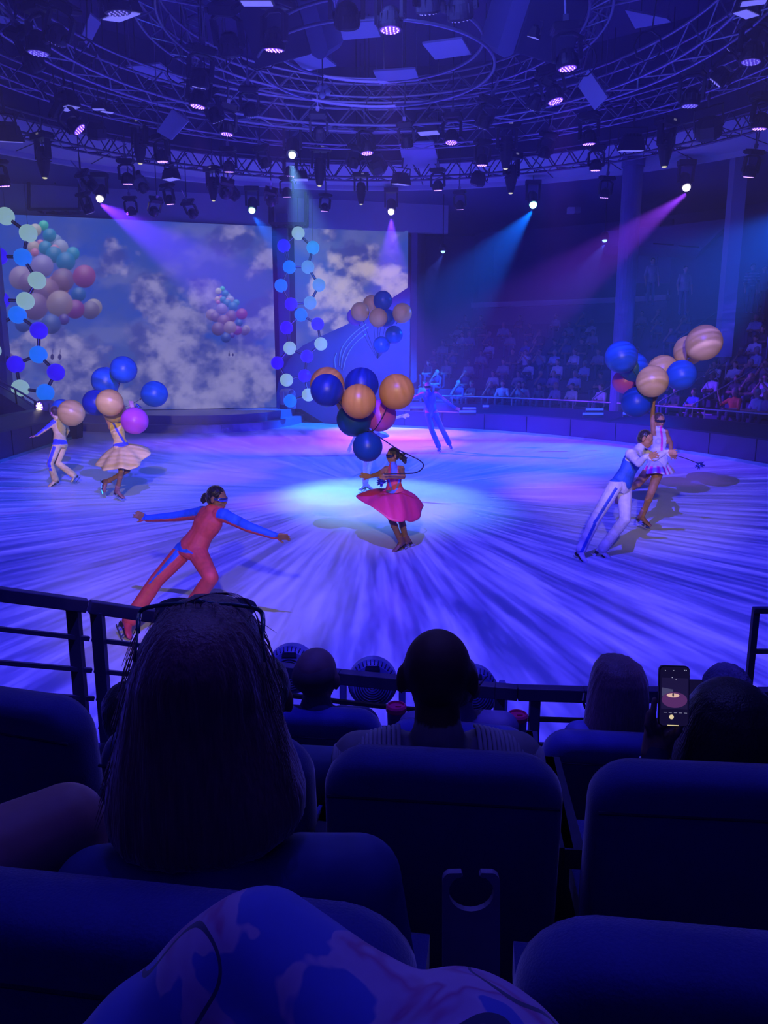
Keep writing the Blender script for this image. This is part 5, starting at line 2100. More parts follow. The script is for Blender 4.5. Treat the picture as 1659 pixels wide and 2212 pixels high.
# ---- man in white with blue vest, right
WHT, VST = cc(0.62, 0.60, 0.78), cc(0.03, 0.12, 0.62)
J = J_from(10.0, {'head': (1395, 949, -0.05), 'neck': (1383, 966, 0), 'shL': (1362, 981, -0.16), 'elL': (1380, 1000, -0.32), 'wrL': (1394, 987, -0.45), 'tipL': (1421, 981, -0.5),
                  'shR': (1386, 976, 0.16), 'elR': (1415, 988, 0.12), 'wrR': (1436, 977, 0.05), 'tipR': (1462, 977, 0.0),
                  'hipL': (1329, 1049, -0.08), 'hipR': (1349, 1056, 0.08), 'knL': (1288, 1117, -0.15), 'anL': (1256, 1185, 0.05), 'toeL': (1268, 1207, -0.08),
                  'knR': (1350, 1122, -0.1), 'anR': (1303, 1183, 0.15), 'toeR': (1331, 1197, 0.1)}, (0.8, -0.5, -0.25), (0.3, 0, 1), (0.6, -0.7, -0.4))
check(J, 'white man')
J['hsL'] = Vector((0, 0, 1))
J['hsR'] = Vector((0, 0.3, 1))
root = empty('person', Vector((J['anL'].x, J['anL'].y, 0)), 'skater in white trousers and blue satin vest leaning forward at right', 'person')


def col_wm(nm, t, co, a, b):
    out = np.tile(WHT, (len(co), 1))
    a_, b_ = np.array(a), np.array(b)
    cen = a_ + np.clip(t, 0, 1)[:, None] * (b_ - a_)
    v = co - cen
    if nm == 'head' or nm.startswith('hand'):
        out[:] = SKIN * 0.8
    elif nm == 'neck':
        out[t > 0.45] = SKIN * 0.8
    elif nm == 'torso':
        out[(t < 0.92)] = VST
    elif nm == 'pelvis':
        out[v[:, 2] > 0.06] = VST
    elif nm in ('thighL', 'shinL'):
        out[(v[:, 1] < -0.02) & (np.abs(v[:, 0] * 0.88 - v[:, 2] * 0.46) < 0.02)] = cc(0.03, 0.08, 0.6)
    return out


figure_body('wm', J, 1.0, False, col_wm, root, voxel=0.0075, arm=(.062, .052, .036), leg=(.098, .072, .056), hemflare=0.014, fat=0.006)
hair_cap(root, J, 0.99, m_hair_dark, [], voxel=0.007, thick=0.004)
for q in 'LR':
    boot(root, J['an' + q], J['toe' + q], J['kn' + q], 1.0, m_boot_white)

# ---- woman in white and magenta, right
J = J_from(11.7, {'head': (1424, 909, -0.03), 'neck': (1424, 925, 0), 'shL': (1412, 935, 0.0), 'elL': (1409, 902, -0.02), 'wrL': (1412, 868, -0.05), 'tipL': (1414, 848, -0.05),
                  'shR': (1437, 934, 0.0), 'elR': (1449, 958, -0.12), 'wrR': (1449, 979, -0.3), 'tipR': (1458, 986, -0.38),
                  'hipL': (1411, 1003, 0.04), 'hipR': (1428, 1003, -0.04), 'knL': (1378, 1045, -0.1), 'anL': (1345, 1062, 0.3), 'toeL': (1335, 1078, 0.35),
                  'knR': (1406, 1065, -0.12), 'anR': (1388, 1113, 0.05), 'toeR': (1406, 1133, -0.02)}, (0.25, -0.95, -0.05), (0, 0, 1), (0.3, -0.9, 0))
check(J, 'pink woman')
root = empty('person', Vector((J['anR'].x, J['anR'].y, 0)), 'skater in white leotard with magenta tie raising balloons at right', 'person')
MAG = cc(0.75, 0.03, 0.42)


def col_pw(nm, t, co, a, b):
    out = np.tile(SKIN * 0.72, (len(co), 1))
    if nm in ('torso', 'pelvis'):
        out[:] = cc(0.55, 0.55, 0.80)
        if nm == 'torso':
            cx = a[0] * (1 - t) + b[0] * t + 0.03 * (1 - t)
            out[(np.abs(co[:, 0] - cx) < 0.018) & (t > 0.25)] = MAG
            out[(t > 0.85) & (np.abs(co[:, 0] - cx) > 0.07)] = SKIN * 0.72
    return out


figure_body('pw', J, 0.97, True, col_pw, root, voxel=0.008, arm=(.044, .036, .028), leg=(.092, .06, .04))
hair_cap(root, J, 0.97, m_hair_brown, [([(0, -0.09, -0.02), (-0.06, -0.14, -0.1), (-0.12, -0.16, -0.18)], 0.045, 0.02), ([(-0.02, -0.1, 0), (-0.12, -0.15, -0.06)], 0.035, 0.015)], voxel=0.008)
visor(root, J, 0.97, m_visor, 0.022)
top = [P(x, y, 11.7 + d) for x, y, d in ((1405, 993, 0), (1419, 997, -.13), (1435, 993, 0), (1419, 989, .13))]
hem = [P(x, y, 11.7 + d) for x, y, d in ((1388, 1021, 0), (1402, 1024, -.2), (1418, 1022, -.26), (1434, 1025, -.25), (1447, 1025, -.12), (1457, 1021, .02), (1445, 1016, .2), (1420, 1014, .26), (1398, 1016, .2))]
o = skirt(root, top, hem, None or mat('striped_skirt', (1, 1, 1), rough=0.5, vcol=True), bulge=0.012, fold=0.02, folds=12)
me = o.data
ca = me.color_attributes.new('Col', 'FLOAT_COLOR', 'POINT')
buf = np.ones((len(me.vertices), 4))
for i in range(len(me.vertices)):
    k, r_ = i % 72, i // 72
    buf[i, :3] = MAG if (k // 3) % 2 and r_ > 5 else (0.55, 0.55, 0.80)
ca.data.foreach_set('color', buf.reshape(-1))
boot(root, J['anR'], J['toeR'], J['knR'], 0.97, mat('brown_boot', (0.26, 0.12, 0.10)))
boot(root, J['anL'], J['toeL'], J['knL'], 0.97, mat('brown_boot', (0.26, 0.12, 0.10)))

# ================================================================ balloons
BC_ = {'B': ('blue_latex', (0.015, 0.16, 0.44)), 'D': ('deep_blue_latex', (0.01, 0.05, 0.36)), 'K': ('teal_latex', (0.005, 0.09, 0.33)), 'Y': ('cream_latex', (0.95, 0.70, 0.17)), 'O': ('orange_latex', (0.95, 0.50, 0.07)), 'M': ('magenta_latex', (0.80, 0.14, 0.66)), 'V': ('violet_latex', (0.40, 0.12, 0.80)), 'S': ('peach_latex', (0.95, 0.68, 0.26))}


def m_balloon(k):
    nm, c = BC_[k]
    if nm in MATS:
        return MATS[nm]
    m = mat(nm, c, rough=0.38, spec=0.5, sub=0.0)
    t = m.node_tree
    b = t.nodes['Principled BSDF']
    out = t.nodes['Material Output']
    tr = t.nodes.new('ShaderNodeBsdfTranslucent')
    tr.inputs[0].default_value = (*c, 1)
    mx = t.nodes.new('ShaderNodeMixShader')
    mx.inputs[0].default_value = 0.38
    t.links.new(b.outputs[0], mx.inputs[1])
    t.links.new(tr.outputs[0], mx.inputs[2])
    t.links.new(mx.outputs[0], out.inputs['Surface'])
    return m


m_string = mat('balloon_string', (0.02, 0.02, 0.04), rough=0.5)


def balloon(px, py, rpx, k, t, knot, label, group, string=True):
    c = P(px, py, t)
    r = rpx / FPX * t
    root = empty('balloon', c, label, 'balloon', group)
    kn = Vector(knot)
    d = (kn - c).normalized()
    R = orient(d.orthogonal(), -d)
    mb = MB()
    prof = []
    n = 18
    for i in range(n + 1):
        a = PI * i / n
        z = math.cos(a)
        q = math.sin(a)
        if z < -0.2:
            z = z * (1 + 0.07 * ((-z - 0.2) / 0.8) ** 2)
        prof.append((max(q * r, 0.0006), z * r))
    M = Matrix.Translation(c) @ R.to_4x4()
    mb.lathe(prof, M, 30)
    mb.build('skin', m_balloon(k), root, True)
    mb = MB()
    b = c + d * r * 1.07
    mb.lathe([(0.012, 0.0), (0.006, -0.012), (0.018, -0.03), (0.014, -0.032)], Matrix.Translation(b) @ R.to_4x4(), 10)
    mb.build('knot', m_string, root, True)
    if string:
        mb = MB()
        m_ = b.lerp(kn, 0.5) + Vector((0, 0, -0.04))
        mb.tube(catmull([b, m_, kn], 5), 0.005, 5)
        mb.build('string', m_string, root)
    return root


gl_ = 'balloons held by the skaters at left'
K1 = P(240, 885, 14.0)
K0 = P(136, 940, 16.1)
for (px, py, r, k, dt, kn, lb) in ((154, 892, 28.5, 'Y', 15.2, K0, 'cream balloon covering the shoulder of the cream suited skater'), (134, 884, 22, 'B', 16.6, K0, 'blue balloon mostly hidden behind the far left cream balloon'),
                                   (267, 798, 28.5, 'B', 14.2, K1, 'highest blue balloon over the cream dress skater'), (228, 823, 30, 'B', 14.5, K1, 'blue balloon just below and left of the highest at left'), (334, 851, 28, 'B', 14.0, K1, 'single blue balloon floating right of the left bunch'),
                                   (207, 870, 28, 'D', 14.0, K1, 'lower blue balloon at the left of the left bunch'), (237, 870, 29, 'Y', 13.4, K1, 'front cream balloon hiding the head of the cream dress skater'), (247, 888, 25, 'Y', 13.9, K1, 'cream balloon peeking from under the front cream one at left'), (291, 909, 29, 'M', 13.6, K1, 'magenta balloon beside the cream dress skater')):
    balloon(px, py, r, k, dt, kn, lb, gl_)
K2 = P(800, 938, 9.95)
for (px, py, r, k, dt, lb) in ((707, 830, 37, 'O', 9.9, 'orange balloon behind the dark blue one, far left of the middle bunch'), (706, 843, 35.5, 'D', 9.25, 'dark blue balloon covering an orange one in the middle bunch'), (781, 831, 37, 'D', 10.2, 'upper blue balloon in the centre of the middle bunch'),
                               (775, 867, 37.5, 'O', 9.4, 'orange balloon at the front centre of the middle bunch'), (857, 846, 38.5, 'O', 9.5, 'large orange balloon at the right of the middle bunch'), (764, 906, 37, 'K', 9.8, 'dark teal balloon under the front orange one in the middle'),
                               (822, 897, 34, 'M', 10.0, 'magenta balloon in the middle bunch'), (794, 965, 32.5, 'K', 9.7, 'lowest dark teal balloon of the middle bunch'), (756, 868, 30, 'Y', 10.3, 'yellow balloon nearly hidden behind the front orange one')):
    balloon(px, py, r, k, dt, K2, lb, 'balloons of the middle bunch')
K3 = P(815, 775, 19.5)
for (px, py, r, k, dt, lb) in ((827, 649, 20.5, 'B', 19.3, 'top blue balloon of the small high bunch before the dark panel'), (802, 656, 18, 'S', 19.6, 'peach balloon behind the top blue one of the high bunch'), (778, 673, 20, 'S', 19.0, 'peach balloon at left of the high bunch, over a violet one'),
                               (817, 686, 20, 'S', 18.9, 'lower middle peach balloon of the high bunch'), (869, 676, 21, 'S', 19.1, 'peach balloon apart at the right of the high bunch'), (767, 684, 18, 'V', 19.5, 'violet balloon at the left end of the high bunch'),
                               (836, 687, 19, 'B', 19.4, 'blue balloon behind the lower middle peach one'), (851, 723, 19, 'B', 19.1, 'blue balloon below the apart peach one of the high bunch'), (824, 745, 18, 'B', 19.2, 'lowest blue balloon of the high bunch')):
    balloon(px, py, r, k, dt, K3, lb, 'balloons of the small high bunch')
K4 = P(1413, 852, 11.6)
for (px, py, r, k, dt, lb) in ((1342, 771, 34.5, 'B', 11.3, 'large blue balloon at upper left of the right bunch'), (1368, 793, 31, 'B', 11.8, 'blue balloon behind the large blue one of the right bunch'), (1349, 824, 26, 'M', 12.0, 'pink balloon under the blue ones of the right bunch'),
                               (1375, 869, 33, 'K', 11.5, 'teal balloon lowest in the right bunch'), (1432, 800, 33, 'Y', 11.9, 'yellow balloon behind the middle cream one of the right bunch'), (1409, 824, 34, 'Y', 11.2, 'cream balloon in the middle of the right bunch'),
                               (1472, 810, 32, 'B', 11.4, 'round blue balloon at the right of the right bunch'), (1488, 757, 32, 'Y', 11.8, 'yellow balloon behind the topmost cream one at right'), (1521, 740, 38, 'Y', 11.2, 'topmost and largest cream balloon at far right')):
    balloon(px, py, r, k, dt, K4, lb, 'balloons of the right bunch')

# cords and shiny weights of the bunches
mb = MB()
mb.tube(catmull([P(796, 928, 9.95), P(828, 950, 10.0), P(862, 972, 10.2), P(888, 985, 10.3), P(904, 993, 10.3), P(915, 1004, 10.2), P(908, 1016, 10.1), P(893, 1022, 10.0), P(865, 1023, 9.95), P(830, 1024, 9.9)], 6), 0.008, 8)
tag(mb.build('tether_rope', m_string, None, True), 'long black rope looping from the middle balloons behind the red dress skater', 'rope')
mb = MB()
mb.tube(catmull([P(1460, 984, 11.3), P(1480, 990, 11.2), P(1506, 1000, 11.2)], 6), 0.006, 6)
tag(mb.build('tether_rope', m_string, None, True), 'thin rope from the hand of the magenta tie skater to a shiny weight', 'rope')
for c, lb in ((P(825, 1041, 10.05), 'shiny blue tinsel weight hanging before the red dress'), (P(1511, 1004, 11.2), 'shiny blue tinsel weight on a cord at right'), (P(297, 877, 13.9), 'shiny blue ball weight above the magenta balloon at left')):
    root = empty('balloon_weight', c, lb, 'balloon weight', 'shiny weights of the balloon bunches')
    mb = MB()
    mb.sphere(c, 0.035, 12, 8)
    mb.build('core', mat('weight_foil', (0.2, 0.3, 0.95), rough=0.15, metal=0.9), root, True)
    mb = MB()
    rr = random.Random(int(c.x * 100))
    for k in range(14 if 'ball' not in lb.split('weight')[0] else 4):
        d = Vector((rr.gauss(0, 1), rr.gauss(0, 1), rr.gauss(0, 1))).normalized()
        a_, b_, _ = frame(d)
        mb.add([c + d * 0.085, c + a_ * 0.022, c + b_ * 0.022, c - a_ * 0.022, c - b_ * 0.022], [(0, 1, 2), (0, 2, 3), (0, 3, 4), (0, 4, 1), (4, 3, 2, 1)])
    mb.build('tinsel', mat('tinsel_foil', (0.03, 0.05, 0.6), rough=0.2, metal=0.8), root)


# ================================================================ near seats
def fabric(name, c, sheen=0.6):
    return mat(name, c, rough=0.9, sheen=sheen, noise=0.25, nscale=260, bump=0.15, spec=0.2)


m_seat = fabric('seat_fabric', (0.06, 0.07, 0.34), 1.0)
m_shell = mat('seat_shell', (0.03, 0.03, 0.10), rough=0.6)


def seat(A, B, floor_z, label, group, lean=0.10, h=0.62, arm=True):
    A, B = Vector(A), Vector(B)
    w = (B - A).length
    x = (B - A).normalized()
    fwd = Vector((0, 0, 1)).cross(x).normalized()     # away from the camera
    top = A.z
    A -= fwd * 0.085
    B -= fwd * 0.085
    A.z -= 0.012
    B.z -= 0.012
    mid = (A + B) / 2
    root = empty('theatre_seat', Vector((mid.x, mid.y, floor_z)), label, 'seat', group)
    r = 0.085
    out = []
    for cx, cz, a0 in ((w / 2 - r, -r, 0), (-w / 2 + r, -r, 90), (-w / 2 + 0.03, -h + 0.03, 180), (w / 2 - 0.03, -h + 0.03, 270)):
        rr = r if cz > -0.2 else 0.03
        for k in range(7):
            a = math.radians(a0 + 90 * k / 6)
            out.append((cx + rr * math.cos(a), cz + rr * math.sin(a)))
    mb = MB()
    rings = []
    for dy, ins in ((-0.055, 0.04), (-0.05, 0.02), (-0.035, 0.006), (-0.01, 0.0), (0.02, 0.0), (0.045, 0.006), (0.06, 0.02), (0.068, 0.045)):
        ring = []
        for px_, pz_ in out:
            sx = px_ * (1 - 2 * ins / w)
            sz = -h / 2 + (pz_ + h / 2) * (1 - 2 * ins / h)
            sag = 0.012 * math.cos(px_ / w * PI) if sz > -0.2 else 0
            ring.append(mid + x * sx + Vector((0, 0, sz + sag - 0.004)) + fwd * (dy + lean * -sz + 0.03))
        rings.append(ring)
    mb.loft(rings)
    mb.build('backrest', m_seat, root, True)
    mb = MB()                                         # stitched line across the back
    mb.tube([mid + x * (w / 2 - 0.012) * k - Vector((0, 0, 0.085)) + fwd * (lean * 0.085 - 0.024) for k in (-1, -0.5, 0, 0.5, 1)], 0.004, 6)
    mb.build('seam', m_shell, root)
    mb = MB()
    sz = floor_z + 0.42
    c = mid + fwd * 0.36
    mb.loft([[Vector((c.x, c.y, sz - 0.12 + q)) + x * i * (w / 2 - 0.03 - e_) + fwd * j * (0.22 - e_) for i, j in ((-1, -1), (1, -1), (1, 1), (-1, 1))] for q, e_ in ((0, 0.02), (0.03, 0), (0.1, 0), (0.12, 0.03))])
    mb.build('seat_cushion', m_seat, root)
    mb = MB()
    mb.bar(mid + fwd * 0.3 + Vector((0, 0, floor_z - mid.z)), mid + fwd * 0.3 + Vector((0, 0, sz - 0.1 - mid.z)), 0.1, 0.3)
    mb.build('pedestal', m_shell, root)
    for s_ in ((-1, 1) if arm else ()):
        e0 = mid + x * s_ * (w / 2 + 0.015)
        mb = MB()
        zt = floor_z + 0.62
        mb.bar(Vector((e0.x, e0.y, zt)) + fwd * 0.08, Vector((e0.x, e0.y, zt)) + fwd * 0.5, 0.045, 0.05)
        mb.bar(Vector((e0.x, e0.y, floor_z)) + fwd * 0.3, Vector((e0.x, e0.y, zt)) + fwd * 0.3, 0.03, 0.12)
        mb.build('armrest', m_shell, root)
    return root


gr1, gr2, gr3 = 'nearest row seats', 'middle near row seats', 'front row near seats'
seat((-0.60, 0.88, 1.995), (0.045, 0.785, 1.995), 1.12, 'nearest wide blue seat back at lower left, behind the floral knee', gr1, h=0.66, arm=False)
seat((0.150, 0.775, 2.005), (0.72, 0.70, 2.005), 1.12, 'nearest blue seat back at the lower right corner', gr1, h=0.66, arm=False)
seat((-1.32, 2.00, 1.765), (-0.735, 1.83, 1.765), 0.85, 'blue seat back at the left edge before the stair rail', gr2)
seat((-0.68, 1.80, 1.73), (-0.16, 1.69, 1.73), 0.85, 'blue seat hidden behind the long haired woman', gr2)
seat((-0.128, 1.64, 1.748), (0.398, 1.585, 1.748), 0.85, 'blue seat back in the middle, under the ribbed sweater man', gr2)
seat((0.452, 1.575, 1.748), (0.98, 1.53, 1.748), 0.85, 'blue seat back at right, under the woman with the phone', gr2)
seat((-0.96, 2.84, 1.34), (-0.46, 2.72, 1.34), 0.45, 'front row seat back behind the long haired woman', gr3)
seat((-0.425, 2.70, 1.34), (0.0, 2.65, 1.34), 0.45, 'front row seat back under the balding man', gr3)
seat((0.015, 2.60, 1.34), (0.52, 2.51, 1.34), 0.45, 'front row seat back just beyond the ribbed sweater man', gr3)
seat((0.555, 2.51, 1.34), (1.04, 2.455, 1.34), 0.45, 'front row seat back under the fair haired woman', gr3)
seat((1.08, 2.45, 1.34), (1.58, 2.43, 1.34), 0.45, 'front row seat back beyond the woman with the phone', gr3)

# armrest end plate with C-shaped cup cut-out
t = 1.33
cx, cy_, w_ = 1018, 1940, 62
outl = [(956, 2260), (956, 1915)]
for k in range(7):
    a = math.radians(180 - 75 * k / 6)
    outl.append((976 + 20 * math.cos(a) , 1906 - 20 * math.sin(a)))
outl += [(997, 1886), (1000, 1893), (990, 1898)]
for k in range(17):
    a = math.radians(128 + 284 * k / 16)
    outl.append((1018 + 49 * math.cos(a), 1928 - 41 * math.sin(a)))
outl += [(1045, 1898), (1036, 1893), (1040, 1886)]
for k in range(7):
    a = math.radians(75 - 75 * k / 6)
    outl.append((1060 + 20 * math.cos(a), 1906 - 20 * math.sin(a)))
outl += [(1080, 1915), (1080, 2260)]
pts = [P(x, y, t) for x, y in outl]
mb = MB()
mb.loft([pts, [p + Vector((0, 0.012, 0)) for p in pts]])
o = mb.build('cup_holder', mat('grey_plastic', (0.22, 0.20, 0.34), rough=0.6))
tag(o, 'grey upright plate with a C shaped cup cut-out between the near seats', 'cup holder')

# ================================================================ near rails
m_nrail = mat('near_rail_paint', (0.045, 0.04, 0.09), rough=0.5, spec=0.4)


def rail_frame(top, zb, bars, posts, label, w=0.055, h=0.06, pw=0.055, bw=0.02):
    top = [Vector(p) for p in top]
    root = empty('guard_rail', top[0], label, 'rail', 'near guard rails')
    mb = MB()
    for a, b in zip(top, top[1:]):
        mb.bar(a, b, w, h)
    mb.build('top_rail', m_nrail, root, bevel=0.004)
    for dz in bars:
        mb = MB()
        for a, b in zip(top, top[1:]):
            mb.bar(a - Vector((0, 0, dz)), b - Vector((0, 0, dz)), bw, bw)
        mb.build('cross_bar', m_nrail, root)
    for q in posts:
        q = Vector(q)
        mb = MB()
        mb.bar(q, Vector((q.x, q.y, zb)), pw, pw * 0.8, (0, 1, 0))
        mb.build('post', m_nrail, root)
    return root


rail_frame([P(-160, 1262, 3.25), P(187, 1308, 3.62)], 0.45, (0.165, 0.325, 0.47), [P(158, 1310, 3.60)], 'dark guard rail at the left edge above the seat back')
rail_frame([P(193, 1310, 3.65), P(545, 1362, 4.15)], 0.12, (0.165, 0.325, 0.47, 0.62), [P(210, 1322, 3.67)], 'dark guard rail passing behind the long haired woman')
rail_frame([G(560, 1442, 1.13), G(735, 1462, 1.13), G(860, 1475, 1.13), G(1070, 1492, 1.13), G(1118, 1496, 1.13)], 0.12, (0.125, 0.25, 0.4, 0.6), [G(1079, 1494, 1.13), G(590, 1446, 1.13)], 'dark guard rail crossing before the round floor lights', bw=0.018, pw=0.045)
rail_frame([G(1118, 1496, 1.13), G(1260, 1500, 1.13), G(1640, 1502, 1.13), G(1750, 1502, 1.13)], 0.12, (0.125, 0.25, 0.4, 0.6), [G(1156, 1498, 1.13), G(1610, 1500, 1.13)], 'dark guard rail behind the fair haired woman and the phone', bw=0.018, pw=0.045)
rail_frame([P(1627, 1318, 3.7), P(1800, 1318, 3.7)], 0.6, (0.21, 0.42), [P(1633, 1318, 3.7)], 'dark guard rail standing at the right edge', w=0.03, h=0.03, pw=0.03, bw=0.02)

# ================================================================ round floor lights seen from behind
m_fan = mat('floor_light_shell', (0.09, 0.10, 0.30), rough=0.45)
m_fand = mat('floor_light_dark', (0.01, 0.01, 0.04), rough=0.6)


def round_light(px, py, t, R, label):
    c = P(px, py, t)
    root = empty('round_floor_light', Vector((c.x, c.y, 0.12)), label, 'stage light', 'round floor lights by the guard rail')
    M = Matrix.Translation(c) @ Matrix.Rotation(math.radians(-72), 4, 'X')   # z axis of the lathe looks back to the seats
    M = Matrix.Translation(c) @ Matrix.Rotation(math.radians(80), 4, 'X')
    mb = MB()
    mb.lathe([(R * 0.2, 0.075), (R * 0.80, 0.07), (R * 0.93, 0.05), (R, 0.02), (R, -0.08), (R * 0.9, -0.12), (R * 0.3, -0.13)], M, 36)
    mb.build('drum', m_fan, root, False)
    for q in range(7):
        rr = R * (0.14 + 0.095 * q)
        mb = MB()
        n = 40
        pts = []
        for k in range(n + 1):
            a = 2 * PI * k / n if q < 5 else math.radians(-215 + 250 * k / n)
            pts.append(M @ Vector((rr * math.cos(a), rr * math.sin(a), 0.074)))
        mb.tube(pts, R * 0.022, 6)
        mb.build('grille_ring', m_fand, root)
    mb = MB()
    for k in range(16):
        a = math.radians(15 + 150 * k / 15)
        p0 = M @ Vector((R * 0.98 * math.cos(a), R * 0.98 * math.sin(a), 0.035))
        p1 = M @ Vector((R * 0.86 * math.cos(a), R * 0.86 * math.sin(a), 0.068))
        mb.bar(p0, p1, 0.006, 0.006)
    mb.build('vent_ribs', m_fand, root)
    mb = MB()
    mb.loft([[M @ Vector((x, y, 0.074)) for x, y in ((-R * .3, R * .62), (R * .3, R * .62), (R * .27, R * .8), (-R * .27, R * .8))], [M @ Vector((x, y, 0.078)) for x, y in ((-R * .3, R * .62), (R * .3, R * .62), (R * .27, R * .8), (-R * .27, R * .8))]])
    mb.build('display', m_fand, root)
    mb = MB()
    for s in (-1, 1):
        mb.bar(c + Vector((s * (R + 0.03), 0, 0.05)), Vector((c.x + s * (R + 0.03), c.y, 0.25)), 0.04, 0.12)
    mb.build('yoke', m_fan, root, bevel=0.01)
    mb = MB()
    mb.box((c.x, c.y, 0.20), (2 * R + 0.12, 0.28, 0.16))
    mb.build('base', m_fan, root, bevel=0.02)


round_light(805, 1475, 4.75, 0.152, 'round dark stage light with ringed back, between the balding man and ribbed sweater man')
round_light(628, 1446, 4.75, 0.152, 'round dark stage light half hidden left of the balding man')
round_light(1022, 1493, 4.65, 0.152, 'round dark stage light peeking right of the ribbed sweater man')

# cups with lids on the armrests of the front row
for px, py, t, lb in ((856, 1527, 3.05, 'red cup with lid between the round floor light and sweater man'), (1118, 1546, 3.0, 'red cup with lid right of the ribbed sweater man')):
    c = P(px, py, t)
    zt = 1.07
    root = empty('lidded_cup', Vector((c.x, c.y, zt)), lb, 'cup', 'red lidded cups')
    T = Matrix.Translation((c.x, c.y, zt))
    hh = c.z - zt + 0.01
    mb = MB()
    mb.lathe([(0.026, 0), (0.030, 0.005), (0.037, hh * 0.85), (0.038, hh * 0.86)], T, 24)
    mb.build('cup_body', mat('cup_card', (0.22, 0.03, 0.30), rough=0.4), root, True)
    mb = MB()
    mb.lathe([(0.038, hh * 0.84), (0.041, hh * 0.86), (0.041, hh * 0.95), (0.036, hh), (0.032, hh), (0.031, hh * 0.95), (0.0, hh * 0.95)], T, 24)
    mb.box((0.008, 0.0, hh * 0.965), (0.022, 0.012, 0.006), T)
    mb.build('lid', mat('cup_lid', (0.75, 0.02, 0.16), rough=0.25, spec=0.6), root)
    mb = MB()
    mb.box((c.x, c.y, zt - 0.02), (0.1, 0.1, 0.04))
    mb.bar((c.x, c.y, 0.45), (c.x, c.y, zt - 0.03), 0.05, 0.05)
    mb2 = mb.build('cup_stand', m_shell)
    tag(mb2, lb.replace('red cup with lid', 'small dark stand under the red cup').replace(' right of', ', right of'), 'stand', 'stands under the red cups')

# ================================================================ people in the near rows, seen from behind
HAIRY = hair_mat('near_hair', (0.26, 0.12, 0.15), 0.42, 1.0)


def strand_disp(amp, f=150):
    def disp(co, nr):
        ang = np.arctan2(co[:, 0] - co[:, 0].mean(), co[:, 1] - co[:, 1].mean())
        k = np.sin(ang * f * 0.11 + 2.0 * np.sin(co[:, 2] * 17 + ang * 3)) * 0.9 + np.sin(ang * f * 0.37 + 3 * np.sin(co[:, 2] * 11)) * 0.45
        return co + nr * (k * amp)[:, None]
    return disp


def hair_volume(root, rows, t, dep, m, amp=0.003, voxel=0.006, name='hair'):
    mb = MB()
    rings = []
    for y, xl, xr, d in rows:
        c = P((xl + xr) / 2, y, t)
        a = (xr - xl) / 2 / FPX * t
        rings.append([c + Vector((a * math.cos(2 * PI * k / 28), d * dep * math.sin(2 * PI * k / 28), 0)) for k in range(28)])
    mb.loft(rings)
    return remeshed(mb, name, m, voxel, 3, root, None, strand_disp(amp))


def strands(root, starts, m, seed, n_, name='loose_hair', r=0.0006, kind=True):
    rr = random.Random(seed)
    mb = MB()
    for k in range(n_):
        a, b, c = starts(rr)
        mb.tube(catmull([a, b, c], 5), [r * 1.2] * 5 + [r] * 5 + [r * 0.5], 4)
    o = mb.build(name, m, root)
    if kind:
        o['kind'] = 'stuff'
    return o


def seated(J, s, female, colour, root, fat=0.02, voxel=0.011, head=True, hands=False):
    return figure_body('near', J, s, female, colour, root, fat=fat, voxel=voxel, arm=(.058, .046, .034), hands=hands, headfn=head, smooth=3)


def sit(hx, hy, t, shw, sy, s=1.0, face=(0, 1, -0.1), tilt=0.0, seat_z=None):
    """joints of a seated person seen from behind; head centre at pixel hx,hy"""
    J = {}
    J['head'] = P(hx, hy, t)
    c = P(hx, sy, t - 0.02)
    J['neck'] = c + Vector((0, 0, 0.05))
    J['shL'] = P(hx - shw, sy + 12, t)
    J['shR'] = P(hx + shw, sy + 12 + tilt, t)
    hz = J['shL'].z - 0.47 * s
    for q, sg in (('L', -1), ('R', 1)):
        sh = J['sh' + q]
        J['el' + q] = Vector((sh.x + sg * 0.05, sh.y + 0.06, sh.z - 0.27 * s))
        J['wr' + q] = Vector((sh.x - sg * 0.06, sh.y + 0.28, sh.z - 0.36 * s))
        J['tip' + q] = Vector((sh.x - sg * 0.10, sh.y + 0.45, sh.z - 0.38 * s))
        J['hip' + q] = Vector((c.x + sg * 0.09, c.y + 0.02, hz))
        J['kn' + q] = Vector((c.x + sg * 0.11, c.y + 0.42 * s, hz + 0.03))
        J['an' + q] = Vector((c.x + sg * 0.11, c.y + 0.44 * s, hz - 0.33))
        J['toe' + q] = Vector((c.x + sg * 0.11, c.y + 0.56 * s, hz - 0.37))
    J['face'] = Vector(face).normalized()
    J['up'] = Vector((0, 0, 1))
    return J


def plain(shirt, skin=SKIN, trous=(0.05, 0.05, 0.10), collar=0.35, sleeve=1.0):
    shirt, skin, trous = np.array(shirt), np.array(skin), np.array(trous)

    def f(nm, t, co, a, b):
        out = np.tile(shirt, (len(co), 1))
        if nm in ('head', 'neck') or nm.startswith('hand') or nm.startswith('farm') and sleeve < 1.0:
            out[:] = skin
            if nm == 'neck':
                out[t < collar] = shirt
        if nm[:4] in ('thig', 'shin', 'foot'):
            out[:] = trous
        if nm.startswith('uarm') and sleeve < 0.5:
            out[t > sleeve * 2] = skin
        return out
    return f


